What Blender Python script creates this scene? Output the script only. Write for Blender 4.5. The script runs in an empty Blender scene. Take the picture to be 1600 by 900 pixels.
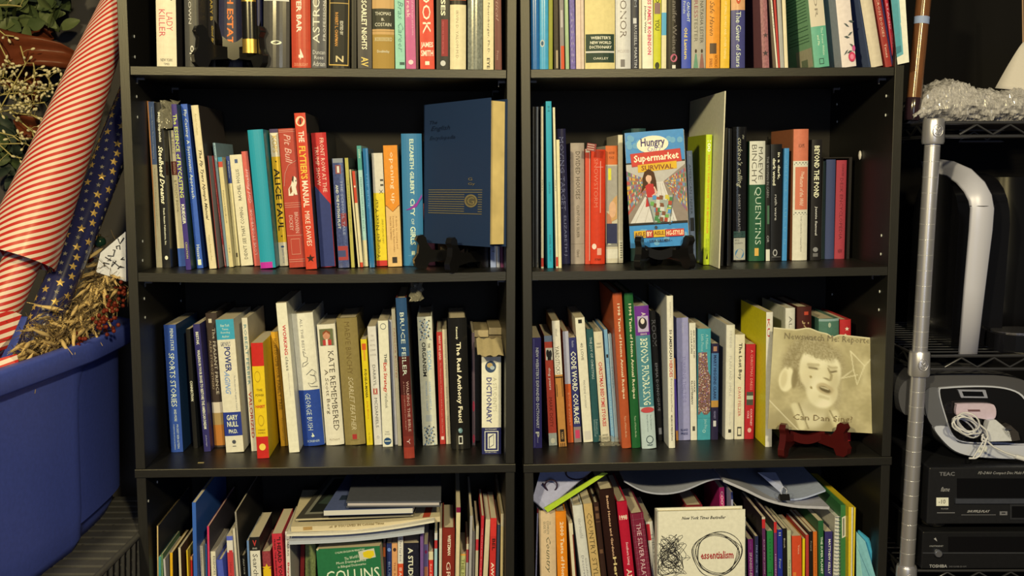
import bpy, math, random, mathutils
from mathutils import Matrix, Vector
random.seed(7)
SC = bpy.context.scene
COL = SC.collection
# ---------------------------------------------------------------- camera, world, lights, exposure
CH = 1.24                                   # camera height above the floor
F = 1600.0                                  # focal length in pixels of the 1600 px wide frame
PIT, ROL = 0.11808, -0.0029
_c, _s = math.cos(PIT), math.sin(PIT)
_fw = Vector((0, _c, -_s)); _r = Vector((1, 0, 0)); _u = Vector((0, _s, _c))
RT = _r*math.cos(ROL) + _u*math.sin(ROL); UP = -_r*math.sin(ROL) + _u*math.cos(ROL)
O = Vector((0, 0, CH))
cd = bpy.data.cameras.new('camera'); cam = bpy.data.objects.new('camera', cd); COL.objects.link(cam)
cd.sensor_width = 36; cd.lens = F/1600*36; cd.clip_start = .02
cam.matrix_world = Matrix(((RT.x, UP.x, -_fw.x, O.x), (RT.y, UP.y, -_fw.y, O.y), (RT.z, UP.z, -_fw.z, O.z), (0, 0, 0, 1)))
SC.camera = cam
w = bpy.data.worlds.new('world'); SC.world = w; w.use_nodes = True
w.node_tree.nodes['Background'].inputs[0].default_value = (.85, .92, 1.0, 1)
w.node_tree.nodes['Background'].inputs[1].default_value = .045
def area(name, loc, target, size, power, color):
    ld = bpy.data.lights.new(name, 'AREA'); ld.shape = 'DISK'; ld.size = size; ld.energy = power; ld.color = color
    o = bpy.data.objects.new(name, ld); COL.objects.link(o)
    o.location = loc; o.rotation_euler = (Vector(target)-Vector(loc)).to_track_quat('-Z', 'Y').to_euler()
    return o
area('warm_lamp_left', (-.90, -.62, CH+.80), (-.05, 1.7, CH-.25), .14, 49, (1, .80, .36))
area('warm_lamp_right', (.50, -.62, CH+.80), (-.05, 1.7, CH-.25), .14, 42, (1, .80, .36))
ld_ = area('cool_window', (.32, -1.7, CH+.10), (.25, 1.7, CH-.1), .5, 7, (.75, .87, 1.0)); ld_.data.shape = 'RECTANGLE'; ld_.data.size = .55; ld_.data.size_y = .8
SC.view_settings.view_transform = 'Standard'; SC.view_settings.look = 'None'
SC.view_settings.gamma = 1; SC.view_settings.use_curve_mapping = False
SC.view_settings.exposure = 0.0
# ---------------------------------------------------------------- helpers
KL = (1.04, .89, .49)
def lin(c): return c/12.92 if c <= .04045 else ((c+.055)/1.055)**2.4
def alb(h):
    h = h.lstrip('#')
    v = [lin(int(h[i:i+2], 16)/255) for i in (0, 2, 4)]
    return tuple(min(.88, max(.004, a/k)) for a, k in zip(v, KL))
MATS = {}
def M(h, r=.46, metal=0., kind='', coat=0., spec=.2):
    key = (h, r, metal, kind, coat, spec)
    if key in MATS: return MATS[key]
    m = bpy.data.materials.new('m_'+h.strip('#')+kind); m.use_nodes = True
    nt = m.node_tree; b = nt.nodes['Principled BSDF']
    a = alb(h)
    b.inputs['Roughness'].default_value = r; b.inputs['Metallic'].default_value = metal
    b.inputs['Coat Weight'].default_value = coat; b.inputs['Coat Roughness'].default_value = .15
    b.inputs['Specular IOR Level'].default_value = spec
    if kind != 'plain':
        tc = nt.nodes.new('ShaderNodeTexCoord'); mp = nt.nodes.new('ShaderNodeMapping')
        nz = nt.nodes.new('ShaderNodeTexNoise'); rp = nt.nodes.new('ShaderNodeMixRGB')
        nt.links.new(tc.outputs['Object'], mp.inputs[0]); nt.links.new(mp.outputs[0], nz.inputs['Vector'])
        nt.links.new(nz.outputs['Fac'], rp.inputs['Fac']); nt.links.new(rp.outputs[0], b.inputs['Base Color'])
        lo, hi, sc = .86, 1.14, (30, 30, 30)
        if kind == 'pages': lo, hi, sc = .62, 1.2, (1500, 6, 6)
        if kind == 'pagesh': lo, hi, sc = .62, 1.2, (6, 6, 1500)
        if kind == 'lam': lo, hi, sc = .6, 1.5, (12, 12, 160)
        if kind == 'lamv': lo, hi, sc = .6, 1.5, (160, 160, 9)
        if kind == 'cloth': lo, hi, sc = .7, 1.3, (600, 600, 600)
        if kind == 'mottle': lo, hi, sc = .3, 1.9, (70, 70, 45); nz.inputs['Detail'].default_value = 6
        if kind == 'wood': lo, hi, sc = .5, 1.4, (60, 60, 6)
        mp.inputs['Scale'].default_value = sc
        rp.inputs[1].default_value = tuple(min(1, x*lo) for x in a)+(1,)
        rp.inputs[2].default_value = tuple(min(1, x*hi) for x in a)+(1,)
        if kind in ('lam', 'lamv', 'cloth', 'mottle'):
            bp = nt.nodes.new('ShaderNodeBump'); bp.inputs['Strength'].default_value = .12; bp.inputs['Distance'].default_value = .001
            nt.links.new(nz.outputs['Fac'], bp.inputs['Height']); nt.links.new(bp.outputs[0], b.inputs['Normal'])
    else: b.inputs['Base Color'].default_value = a+(1,)
    MATS[key] = m; return m
def MM(x): return M(x) if isinstance(x, str) else x
class G:
    """collects faces of one mesh"""
    def __init__(s): s.v = []; s.f = []; s.m = []; s.mats = []; s.sm = []
    def mi(s, mat):
        mat = MM(mat)
        if mat not in s.mats: s.mats.append(mat)
        return s.mats.index(mat)
    def add(s, vs, fs, mat, T=None, smooth=False):
        n = len(s.v); k = s.mi(mat)
        for p in vs: s.v.append(tuple(T @ Vector(p)) if T is not None else tuple(p))
        for f in fs: s.f.append([i+n for i in f]); s.m.append(k); s.sm.append(smooth)
    def box(s, a, b, mat, T=None, bev=0):
        (x0, y0, z0), (x1, y1, z1) = a, b
        vs = [(x0,y0,z0),(x1,y0,z0),(x1,y1,z0),(x0,y1,z0),(x0,y0,z1),(x1,y0,z1),(x1,y1,z1),(x0,y1,z1)]
        s.add(vs, [(0,3,2,1),(4,5,6,7),(0,1,5,4),(1,2,6,5),(2,3,7,6),(3,0,4,7)], mat, T)
    def prism(s, poly, axis, a, b, mat, T=None, smooth=False):
        # poly of 2-D points extruded along axis from a to b
        n = len(poly)
        def mk(p, t): return {'x': (t, p[0], p[1]), 'y': (p[0], t, p[1]), 'z': (p[0], p[1], t)}[axis]
        vs = [mk(p, a) for p in poly]+[mk(p, b) for p in poly]
        s.add(vs, [list(range(n))[::-1], [n+i for i in range(n)]], mat, T)
        s.add(vs, [(i, (i+1) % n, n+(i+1) % n, n+i) for i in range(n)], mat, T, smooth)
    def tube(s, pts, rad, mat, n=10, T=None, cap=True):
        pts = [Vector(p) for p in pts]; rad = rad if isinstance(rad, (list, tuple)) else [rad]*len(pts)
        vs = []; prev = None
        for i, p in enumerate(pts):
            d = (pts[min(i+1, len(pts)-1)]-pts[max(i-1, 0)]).normalized()
            if prev is None:
                a = Vector((0, 0, 1)) if abs(d.z) < .9 else Vector((1, 0, 0)); u = d.cross(a).normalized()
            else: u = (prev-d*prev.dot(d)).normalized()
            prev = u; q = d.cross(u)
            for k in range(n):
                t = 2*math.pi*k/n; vs.append(p+(u*math.cos(t)+q*math.sin(t))*rad[i])
        fs = [(i*n+k, i*n+(k+1) % n, (i+1)*n+(k+1) % n, (i+1)*n+k) for i in range(len(pts)-1) for k in range(n)]
        s.add(vs, fs, mat, T, True)
        if cap: s.add(vs, [list(range(n))[::-1], [len(vs)-n+k for k in range(n)]], mat, T)
    def ball(s, c, r, mat, n=8, T=None):
        rx, ry, rz = r if isinstance(r, (tuple, list)) else (r, r, r)
        vs = []; m = n//2
        for i in range(m+1):
            a = math.pi*i/m
            for k in range(n):
                b = 2*math.pi*k/n
                vs.append((c[0]+rx*math.sin(a)*math.cos(b), c[1]+ry*math.sin(a)*math.sin(b), c[2]+rz*math.cos(a)))
        s.add(vs, [(i*n+k, (i+1)*n+k, (i+1)*n+(k+1) % n, i*n+(k+1) % n) for i in range(m) for k in range(n)], mat, T, True)
    def strip(s, rows, mat, T=None, smooth=True):
        n = len(rows[0]); vs = [p for r in rows for p in r]
        s.add(vs, [(i*n+k, i*n+k+1, (i+1)*n+k+1, (i+1)*n+k) for i in range(len(rows)-1) for k in range(n-1)], mat, T, smooth)
    def data(s, name):
        me = bpy.data.meshes.new(name); me.from_pydata(s.v, [], s.f)
        for m in s.mats: me.materials.append(m)
        me.polygons.foreach_set('material_index', s.m); me.polygons.foreach_set('use_smooth', s.sm); me.update()
        return me
    def obj(s, name, parent=None, mw=None):
        o = bpy.data.objects.new(name, s.data(name)); COL.objects.link(o)
        if parent: o.parent = parent
        if mw is not None: o.matrix_world = mw
        return o
def inst(me, name, parent, mb):
    o = bpy.data.objects.new(name, me); COL.objects.link(o); o.parent = parent; o.matrix_basis = mb; return o
def thing(name, label, cat, mw, group=None):
    o = bpy.data.objects.new(name, None); COL.objects.link(o); o.empty_display_size = .02
    o.matrix_world = mw; o['label'] = label; o['category'] = cat
    if group: o['group'] = group
    return o
def tag(o, label, cat, group=None):
    o['label'] = label; o['category'] = cat
    if group: o['group'] = group
    return o
def TR(x, y, z): return Matrix.Translation((x, y, z))
def ray(px, py):
    return (_fw + RT*((px-800)/F) - UP*((py-450)/F))
def at(px, py, Y):
    """world point on the vertical plane y = Y seen at a pixel of the photograph"""
    d = ray(px, py); return O + d*(Y/d.y)
# bookcase frames: local x across, y into the depth, z up from the second shelf's top
def frame(x, y, z, yaw, rl):
    R = Matrix(((math.cos(rl), 0, math.sin(rl), 0), (0, 1, 0, 0), (-math.sin(rl), 0, math.cos(rl), 0), (0, 0, 0, 1)))
    return TR(x, y, z+CH) @ Matrix.Rotation(yaw, 4, 'Z') @ R
U = {'L': frame(-.62266, 1.65087, -.16932, .06379, .00679), 'R': frame(.01754, 1.68607, -.17325, .03934, -.00699)}
UI = {k: v.inverted() for k, v in U.items()}
WID, PT, TS, DEP = .63, .0155, .0142, .30
ZS = {'1': .32938, '2': 0., '3': -.3276, '4': -.652, '5': -.985}
def hy(u, px, py, y):
    o = UI[u] @ O; d = UI[u].to_3x3() @ ray(px, py); return o + d*((y-o.y)/d.y)
def hz(u, px, py, z):
    o = UI[u] @ O; d = UI[u].to_3x3() @ ray(px, py); return o + d*((z-o.z)/d.z)
def hx(u, px, py, x):
    o = UI[u] @ O; d = UI[u].to_3x3() @ ray(px, py); return o + d*((x-o.x)/d.x)
# ---------------------------------------------------------------- lettering
TXT = {}
def glyphs(s, st):
    k = (s, st)
    if k in TXT: return TXT[k]
    c = bpy.data.curves.new('t', 'FONT'); c.body = s; c.resolution_u = 1 if len(s) > 9 else 2
    c.offset = .022 if 'b' in st else 0.
    if 'n' in st: c.offset = -.008
    c.shear = .35 if 'i' in st else 0
    c.align_x = 'CENTER'
    o = bpy.data.objects.new('t', c); me = bpy.data.meshes.new_from_object(o)
    vs = [(v.co.x, v.co.y) for v in me.vertices]; fs = [list(p.vertices) for p in me.polygons]
    bpy.data.objects.remove(o); bpy.data.meshes.remove(me); bpy.data.curves.remove(c)
    x0 = min(v[0] for v in vs); x1 = max(v[0] for v in vs); y0 = min(v[1] for v in vs); y1 = max(v[1] for v in vs)
    vs = [((x-x0)/(x1-x0), (y-y0)/(y1-y0)) for x, y in vs]
    TXT[k] = (vs, fs); return TXT[k]
# ---------------------------------------------------------------- flat print on a cover lying in the local xz plane at y = y0
class Print:
    def __init__(s, W, H, y0=-.0003): s.g = G(); s.W = W; s.H = H; s.y = y0; s.k = 0
    def P(s, u, v, dy=0): return (u*s.W, s.y-s.k*.00003, s.H*(1-v))
    def poly(s, pts, mat):
        s.k += 1; s.g.add([s.P(*p) for p in pts], [list(range(len(pts)))], mat)
    def rect(s, u0, v0, u1, v1, mat): s.poly([(u0, v0), (u0, v1), (u1, v1), (u1, v0)], mat)
    def rects(s, L, mat):
        s.k += 1
        for (u0, v0, u1, v1) in L: s.g.add([s.P(u0, v0), s.P(u0, v1), s.P(u1, v1), s.P(u1, v0)], [(0, 1, 2, 3)], mat)
    def oval(s, u, v, ru, rv, mat, n=24): s.poly([(u+ru*math.cos(-6.2832*i/n), v+rv*math.sin(-6.2832*i/n)) for i in range(n)], mat)
    def text(s, t, u0, v0, u1, v1, mat, st='', tilt=0):
        s.k += 1; vs, fs = glyphs(t, st)
        s.g.add([s.P(u0+x*(u1-u0), v1-y*(v1-v0)+tilt*x) for x, y in vs], fs, mat)
    def line(s, pts, wd, mat, closed=False):
        s.k += 1; n = len(pts); vs = []; q = [(u*s.W, v*s.H) for u, v in pts]
        for i in range(n):
            a = q[(i-1) % n] if closed or i else q[0]; b = q[(i+1) % n] if closed or i < n-1 else q[-1]
            dx, dy = b[0]-a[0], b[1]-a[1]; l = math.hypot(dx, dy) or 1; nx, ny = -dy/l*wd/2, dx/l*wd/2
            for sg in (1, -1): vs.append(s.P((q[i][0]+sg*nx)/s.W, (q[i][1]+sg*ny)/s.H))
        m = n if closed else n-1
        s.g.add(vs, [(2*i, 2*i+1, (2*i+3) % (2*n), (2*i+2) % (2*n)) for i in range(m)], mat)
    def done(s, parent, name='cover_print'): return s.g.obj(name, parent)
# ---------------------------------------------------------------- books standing spine out
BOOKS = []
SUF = {'L1': 'left case top shelf', 'L2': 'left case second shelf', 'L3': 'left case third shelf', 'L4': 'left case bottom shelf',
       'R1': 'right case top shelf', 'R2': 'right case second shelf', 'R3': 'right case third shelf', 'R4': 'right case bottom shelf'}
def K(bay, xl, xr, yb, xt, yt, col, label, T=(), B=(), side=None, hard=1, d=None, sb=None, H=None, g=.4, kind='', pg='#d8c492', coat=0., name='book', wrap=0, sp=None):
    BOOKS.append(dict(bay=bay, xl=xl, xr=xr, yb=yb, xt=xt, yt=yt, col=col, label=label, T=T, B=B, side=side, hard=hard, d=d, sb=sb, H=H, g=g, kind=kind, pg=pg, coat=coat, name=name, wrap=wrap, sp=sp))
def solve(b):
    u, r = b['bay']; z = ZS[r]; sb = b['sb']
    if sb is None:
        sb = .012 if r == '1' else .04
        if r in '23': sb = max(-.004, min(.13, hz(u, b['xl'], b['yb'], z).y))
    A = hy(u, b['xl'], b['yb'], sb); R = hy(u, b['xr'], b['yb'], sb); Tp = hy(u, b['xt'], b['yt'], sb)
    sl = (Tp.x-A.x)/(Tp.z-A.z)
    zb = z - (.0025*4*(A.x/WID)*(1-A.x/WID) if b['bay'] == 'L2' else 0)
    x0 = A.x+sl*(zb-A.z); x1 = x0+(R.x-A.x)
    top = Tp.z if b['H'] is None else zb+b['H']
    b.update(u=u, sb=sb, x0=x0, x1=x1, sl=sl, h=top-zb, zb=zb)
    if b['d'] is None: b['d'] = min(.225, max(.11, .68*b['h']))
    b['d'] = min(b['d'], .292-sb)
def build(b):
    w = b['x1']-b['x0']; ang = math.atan(b['sl']); w *= math.cos(ang); w = max(w, .0012); h = b['h']/math.cos(ang)
    piv = b['x0'] if ang <= 0 else b['x1']
    T = U[b['u']] @ TR(piv, b['sb'], b['zb']+.0002) @ Matrix.Rotation(ang, 4, 'Y') @ TR(0 if ang <= 0 else -w, 0, 0)
    root = thing(b['name'], b['label']+', '+SUF[b['bay']], 'magazine' if b['name'] == 'magazine' else 'book', T, 'books on the '+SUF[b['bay']])
    hard = b['hard'] and w > .008; t = .0022 if hard else min(.0005, w*.2); D = b['d']
    bl = min(.14*w, .0045) if hard else min(.05*w, .0012)
    n = 8 if w > .006 else 4
    arc = [(w*i/n, bl*((2*i/n-1)**2)) for i in range(n+1)]
    if hard: out = [(0, D), (0, bl+.008), (.0007, bl+.004)]+arc+[(w-.0007, bl+.004), (w, bl+.008), (w, D)]
    else: out = [(0, D)]+arc+[(w, D)]
    a0 = 3 if hard else 1
    loop = out+[(w-t, D), (w-t, bl+t), (t, bl+t), (t, D)]
    N = len(loop)
    zz = sorted({0., h}|{h*(1-f) for q in b['B'] for f in q[:2]}); g = G()
    base = M(b['col'], b['g'], kind=b['kind'], coat=b['coat'])
    side = M(b['side'], b['g']) if b['side'] else base
    vs = [(x, y, z) for z in zz for x, y in loop]
    for i in range(len(zz)-1):
        f = 1-(zz[i]+zz[i+1])/2/h; bm = base
        for q in b['B']:
            if min(q[:2]) <= f <= max(q[:2]): bm = M(q[2], b['g'], kind=(q[3] if len(q) > 3 else ''), coat=b['coat'])
        for k in range(N):
            sp = a0 <= k < a0+n
            g.add([vs[i*N+k], vs[i*N+(k+1) % N], vs[(i+1)*N+(k+1) % N], vs[(i+1)*N+k]], [(0, 1, 2, 3)], bm if (sp or b['wrap']) else side)
    L = len(vs)-N; m = len(out)
    for (o0, top) in ((0, 0), (L, 1)):
        # rim of the cover: spine strip and both boards
        fs = [[a0+i for i in range(n+1)]+[m+1, m+2], [0]+list(range(1, a0+1))+[m+2, m+3], list(range(a0+n, m))+[m, m+1]]
        fs = [f if top else f[::-1] for f in fs]
        g.add(vs[o0:o0+N], fs, side if not top else base)
    cov = g.obj('cover', root)
    p = G(); e = .003 if hard else 0.0004
    p.box((t+.0001, bl+t+.0002, e), (w-t-.0001, D-(e if hard else .0006), h-e), M(b['pg'], .8, kind='pages'))
    if w > .0022: p.obj('pages', root)
    zo = 0.
    def sy(x): return bl*((2*min(max(x/w, 0), 1)-1)**2)-.0002-zo
    lay = {}
    for qi, q in enumerate(b['T']):
        zo = qi*.00005
        s, f0, f1, hh, c, colr = q[:6]; st = q[6] if len(q) > 6 else ''
        g = lay.setdefault('t', G()); mt = M(colr, .5, kind='plain')
        if s == '#':          # plain patch of print
            x0, x1 = w*(c-hh/2), w*(c+hh/2); nn = 5
            pv = []
            for i in range(nn+1):
                x = x0+(x1-x0)*i/nn
                for f in (f0, f1): pv.append((x, sy(x), h*(1-f)))
            g.add(pv, [(2*i, 2*i+1, 2*i+3, 2*i+2) for i in range(nn)], mt); continue
        if s == 'O':
            x0 = w*c; r = w*hh/2; zc = h*(1-(f0+f1)/2); rz = h*abs(f1-f0)/2
            g.add([(x0+r*math.cos(-.3927*i), sy(x0+r*math.cos(.3927*i))-.00005, zc+rz*math.sin(-.3927*i)) for i in range(16)], [list(range(16))], mt); continue
        if '*' in s[:1] and len(s) == 1:
            x0 = w*c; zc = h*(1-(f0+f1)/2); r = w*hh/2
            g.add([(x0+(r if i % 2 == 0 else r*.42)*math.sin(.6283*i), sy(x0)-.0002, zc+(r if i % 2 == 0 else r*.42)*math.cos(.6283*i)) for i in range(10)], [list(range(10))], mt); continue
        gv, gf = glyphs(s, st); pv = []
        for x, y in gv:
            if 'h' in st: X = w*(c+(x-.5)*hh); Z = h*(1-f1+y*(f1-f0))
            elif 'u' in st: X = w*(c-(y-.5)*hh); Z = h*(1-f1+x*(f1-f0))
            else: X = w*(c+(y-.5)*hh); Z = h*(1-f0-x*(f1-f0))
            pv.append((X, sy(X)-.0001, Z))
        g.add(pv, gf, mt)
    for g in lay.values(): g.obj('spine_print', cov)
    if b['sp']: b['sp'](root, w, h, D)
    return root
def build_books():
    for b in BOOKS: solve(b)
    for bay in SUF:
        L = [b for b in BOOKS if b['bay'] == bay]
        for _ in range(3):
            for i, a in enumerate(L):
                for b in L[i+1:i+4]:
                    if a['sb']+a['d'] < b['sb'] or b['sb']+b['d'] < a['sb']: continue
                    hh = min(a['h'], b['h'])
                    ov = max(a['x1']-b['x0'], a['x1']+a['sl']*hh-b['x0']-b['sl']*hh)+.0003
                    if ov > 0:
                        wa, wb = a['x1']-a['x0'], b['x1']-b['x0']; ra = min(ov*wa/(wa+wb), wa*.35); rb = min(ov-ra, wb*.35)
                        a['x1'] -= ra; b['x0'] += rb
        z0, z1 = PT, WID-PT
        for b in L:
            if b['sb'] > 0 or b['bay'] != 'R1':
                for q in (0, b['h']):
                    o = z0+.0005-(b['x0']+b['sl']*q)
                    if o > 0: b['x0'] += o; b['x1'] = max(b['x1'], b['x0']+.002)
    for b in BOOKS: build(b)
# ---------------------------------------------------------------- the room: wall and floor
g = G(); g.box((-3, 0, -1.3), (3, .1, 1.6), M('#453f33', .8, kind='cloth'))
wall = g.obj('wall_back', mw=TR(0, 2.06, CH) @ Matrix.Rotation(.05, 4, 'Z')); wall['kind'] = 'structure'
g = G(); g.box((-3, -1.5, -.05), (3, 2.3, 0), M('#4a3b28', .6, kind='wood'))
fl = g.obj('floor'); fl['kind'] = 'structure'
# black sheet added only to darken the wall behind the rack
_bd = G(); _r = []
for _i in range(61): _x = _i*.025; _r.append([(_x, -.012+.010*math.sin(_i*.9)+.004*math.sin(_i*2.3), _z) for _z in (0., .5, 1.0, 1.55, 2.1)])
_bd.strip(_r, M('#0c0b0b', .9, kind='cloth')); _rt = thing('added_dark_backing', 'black fabric hanging on the wall behind the chrome rack', 'curtain', TR(.70, 2.045, .35) @ Matrix.Rotation(.05, 4, 'Z')); _bd.obj('backing', _rt)
# ---------------------------------------------------------------- the two bookcases
LAM = '#1a1813'
def bookcase(u, label):
    root = thing('bookcase', label, 'bookcase', U[u] @ TR(0, 0, -1.06), 'black laminate bookcases side by side')
    lv = M(LAM, .42, kind='lamv', spec=.5); lh = M(LAM, .40, kind='lam', spec=.5)
    zt, zb = .745, -1.06; off = 1.06
    def part(name, a, b, m):
        g = G(); g.box((a[0], a[1], a[2]+off), (b[0], b[1], b[2]+off), m); o = g.obj(name, root)
        bv = o.modifiers.new('b', 'BEVEL'); bv.width = .0008; bv.segments = 2; return o
    z3 = ZS['3']
    for x in (0, WID-PT):
        part('side_panel', (x, 0, z3+.0003), (x+PT, DEP, zt), lv)
    e = .0
    for x in (e, WID-PT-e): part('side_panel', (x, .001, zb), (x+PT, DEP, z3-TS-.0003), lv)
    part('fixed_shelf', (-.0015, -.002, z3-TS), (WID+.0015, DEP, z3), lh)
    part('shelf', (PT+.0006, .001, ZS['1']-TS), (WID-PT-.0006, DEP-.004, ZS['1']), lh)
    # the second shelf sags a little in the left case
    g = G(); n = 16; sag = .0035 if u == 'L' else .0008
    X0, X1 = PT+.0006, WID-PT-.0006
    pr = []
    for i in range(n+1):
        t = i/n; x = X0+(X1-X0)*t; dz = -sag*4*t*(1-t)
        pr.append([(x, .001, off+dz-TS), (x, .001, off+dz), (x, DEP-.004, off+dz), (x, DEP-.004, off+dz-TS), (x, .001, off+dz-TS)])
    g.strip(pr, lh, smooth=False); g.add(pr[0][:4], [(0, 1, 2, 3)], lh); g.add(pr[-1][:4], [(3, 2, 1, 0)], lh)
    g.obj('shelf', root)
    part('shelf', (PT+.0006, .001, ZS['4']-TS), (WID-PT-.0006, DEP-.004, ZS['4']), lh)
    part('shelf', (PT+.0006, .001, ZS['5']-TS), (WID-PT-.0006, DEP-.004, ZS['5']), lh)
    part('top_panel', (-.0015, -.002, zt+.0003), (WID+.0015, DEP, zt+.018), lh)
    part('back_panel', (.001, DEP+.0002, zb), (WID-.001, DEP+.004, zt), M('#1f1b15', .6, kind='cloth'))
    part('toe_board', (PT+.0006, .03, zb), (WID-PT-.0006, .045, ZS['5']-TS-.0005), lh)
    # pale plugs in the rows of shelf-pin holes, and the pins under the shelves
    pin = M('#d8d2b8', .35)
    def dots(xside, pix):
        g = G(); g.ball((0, 0, 0), (.0009, .0024, .0026), pin); me = g.data('shelf_pin')
        for px, py in pix:
            p = hx(u, px, py, xside); inst(me, 'shelf_pin', root, TR(p.x, min(max(p.y, .01), .28), p.z+off))
    if u == 'L':
        dots(PT+.0005, [(210, 57), (211, 89), (213.8, 151), (215, 183), (223, 377), (223, 407), (225.7, 466.5), (227, 496), (246, 753), (231, 784), (275, 136), (282, 443), (283, 470)])
    else:
        dots(WID-PT-.0005, [(1384.5, 150), (1383.5, 180), (1377, 368), (1376, 397), (1374.2, 455.5), (1373, 484), (1307.5, 163), (1307.8, 190), (1300, 460)])
        g = G(); g.ball((0, 0, 0), (.0025, .0055, .0085), M('#d6c9a6', .3)); p = hx(u, 1343.5, 242.5, WID-PT-.0025)
        o = inst(g.data('cam_lock_cap'), 'cam_lock_cap', root, TR(p.x, p.y, p.z+off))
    mt = M('#6f6a5e', .55, kind='plain')
    g = G(); g.box((0, 0, 0), (.012, .006, .0036), mt); g.box((0, 0, -.006), (.0012, .006, 0), mt); me = g.data('shelf_bracket')
    for z in (ZS['1'], ZS['2']):
        for x in (PT+.0003, WID-PT-.0123):
            for y in (.035, .25): inst(me, 'shelf_bracket', root, TR(x, y, off+z-TS-.0045-(.0025 if z == 0 and u == 'L' else 0)))
bookcase('L', 'black wood-grain laminate bookcase on the left, next to the blue tub')
bookcase('R', 'black wood-grain laminate bookcase on the right, next to the chrome rack')
# ---------------------------------------------------------------- books: left case, top shelf (cut off by the frame's top edge)
W_, Bk, Gd, Cr, Ny = '#f0e6c4', '#1b1914', '#d9a53c', '#eadcae', '#2b3358'
k = 'L1'; H = .235
K(k,245,276,103,243,0,'#dccb9c','cream paperback with red capitals reading Lady Killer',[('LADY',.64,.76,.3,.68,'#c9404a','n'),('KILLER',.62,.8,.3,.3,'#c9404a','n'),('NEW YORK',.945,.965,.6,.5,'#6b6250','h'),('TIMES',.975,.99,.3,.5,'#6b6250','h'),('HEN',.15,.28,.4,.3,'#8c836a'),('#',.26,.262,.9,.5,'#a89a78'),('O',.5,.53,.16,.25,'#6b6250'),('O',.535,.56,.14,.78,'#6b6250')],H=H,hard=0,side='#3c3630',g=.35)
K(k,289,319,104,287,0,'#4a463a','thick charcoal hardcover lettered BROWN in pale capitals',[('RA BROWN',.38,.7,.2,.42,'#c9bfa0'),('O|O',.85,.96,.3,.5,'#e2d7b4','b')],H=H-.01,g=.35)
K(k,320,340,104,318,0,'#37322a','dark spine lettered in yellow',[('MARY B',.42,.62,.28,.45,'#d6b04a','b'),('Good Bye',.66,.8,.28,.5,'#e0b84a','bi')],H=H-.02,sb=.075)
K(k,341,378,104,341,0,'#2d2c3a','wide navy spine with orange capitals Fourth Estate',[('FOURTH ESTATE',.2,.86,.27,.5,'#e07a34','b')],H=H,sb=.075)
K(k,399,410,104,399,0,'#2b2c46','thin navy spine behind the black plate stand',H=H-.015,sb=.075)
K(k,411,453,105.5,411,0,'#4b463a','wide charcoal hardcover with a white line across',[('#',.5,.512,.96,.5,'#d8d2ba'),('O',.8,.83,.42,.5,'#e9e4d2')],H=H-.02,g=.18,coat=.6)  # pale bar and oval are lamp reflections painted on the glossy spine
K(k,454.5,485.5,107,453,0,'#b9442a','red hardcover titled The Rooster Bar',[('THE ROOSTER BAR',.2,.76,.28,.42,'#f0d9b0','b'),('4',.87,.94,.25,.5,'#f0d9b0','b'),('DOUBLEDAY',.965,.985,.7,.5,'#e8a070','h')],H=H,g=.35)
K(k,486.5,510,107,486.5,0,'#57534a','grey paperback titled Astrology in upright white capitals',[('ASTROLOGY',.2,.82,.45,.32,'#dcd6c0','u'),('PROFESSIONAL STUDENTS',.2,.8,.16,.85,'#c9c2a8','u'),('Adrian',.95,.985,.8,.5,'#c9c2a8','h'),('Ross',.91,.935,.6,.5,'#c9c2a8','h'),('Duncan',.87,.9,.8,.5,'#c9c2a8','h')],H=H-.015,hard=0,g=.22)
K(k,511,547.5,108,512,0,'#24221b','black spine printed inside a thin gold frame',[('#',.0,.98,.86,.5,'#c9a24a'),('#',.0,.972,.8,.5,'#24221b'),('#',.53,.536,.8,.5,'#b99850'),('EDITED BY',.66,.76,.13,.62,'#cfc5a0','b'),('ROBERT L. CHAPMAN',.6,.88-.04,.14,.4,'#c98a3c','b'),('N',.91,.955,.34,.55,'#cdb77a','hb')],H=H-.015,g=.3)
K(k,549,557,108,549,0,'#1d1c18','slim plain black spine beside the gold-framed book',H=H-.03,hard=0)
K(k,558.5,581,108,557.5,0,'#453f37','dark brown paperback titled Scarlet Nights',[('SCARLET NIGHTS',.54,.87,.38,.48,'#f1e6c4','b'),('AV',.92,.985,.5,.5,'#e0c060','b')],H=H,hard=0)
K(k,582,617,108.5,581,0,'#a5823a','olive gold clothbound book with black label and pale bands',[('#',.47,.56,1.,.5,'#c49a5a'),('#',.555,.706,1.,.5,'#3b3a2a'),('#',.706,.745,1.,.5,'#c49a5a'),('#',.72,.724,1.,.5,'#8a6a34'),('THOMAS',.58,.605,.72,.5,'#e6dcb8','h'),('B.',.625,.645,.14,.5,'#e6dcb8','h'),('COSTAIN',.66,.685,.74,.5,'#e6dcb8','h'),('xoxoxoxo',.765,.795,.8,.5,'#d8c890','h'),('Doubleday',.86,.885,.56,.5,'#e6dcb8','h')],H=H-.02,g=.6,kind='cloth')
K(k,617.5,633.5,109,616,0,'#8fc19a','mint green paperback with faint grey italic title',[('Small Bras Career',.35,.88,.55,.6,'#5f8a72','i'),('#',.95,.97,.5,.7,'#3c5a48')],H=H-.01,hard=0)
K(k,634,650,109,632,0,'#bd5878','rose pink paperback with white print',[('Heartbreak',.3,.62,.35,.35,'#f0c8cc'),('a novel of the heart and home',.4,.75,.18,.75,'#e8b0bc'),('O',.93,.965,.5,.5,'#f0c8cc')],H=H-.02,hard=0)
K(k,650.5,654,109,650,0,'#4a2420','very thin dark maroon spine beside the rose pink one',H=H-.04,hard=0)
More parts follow.
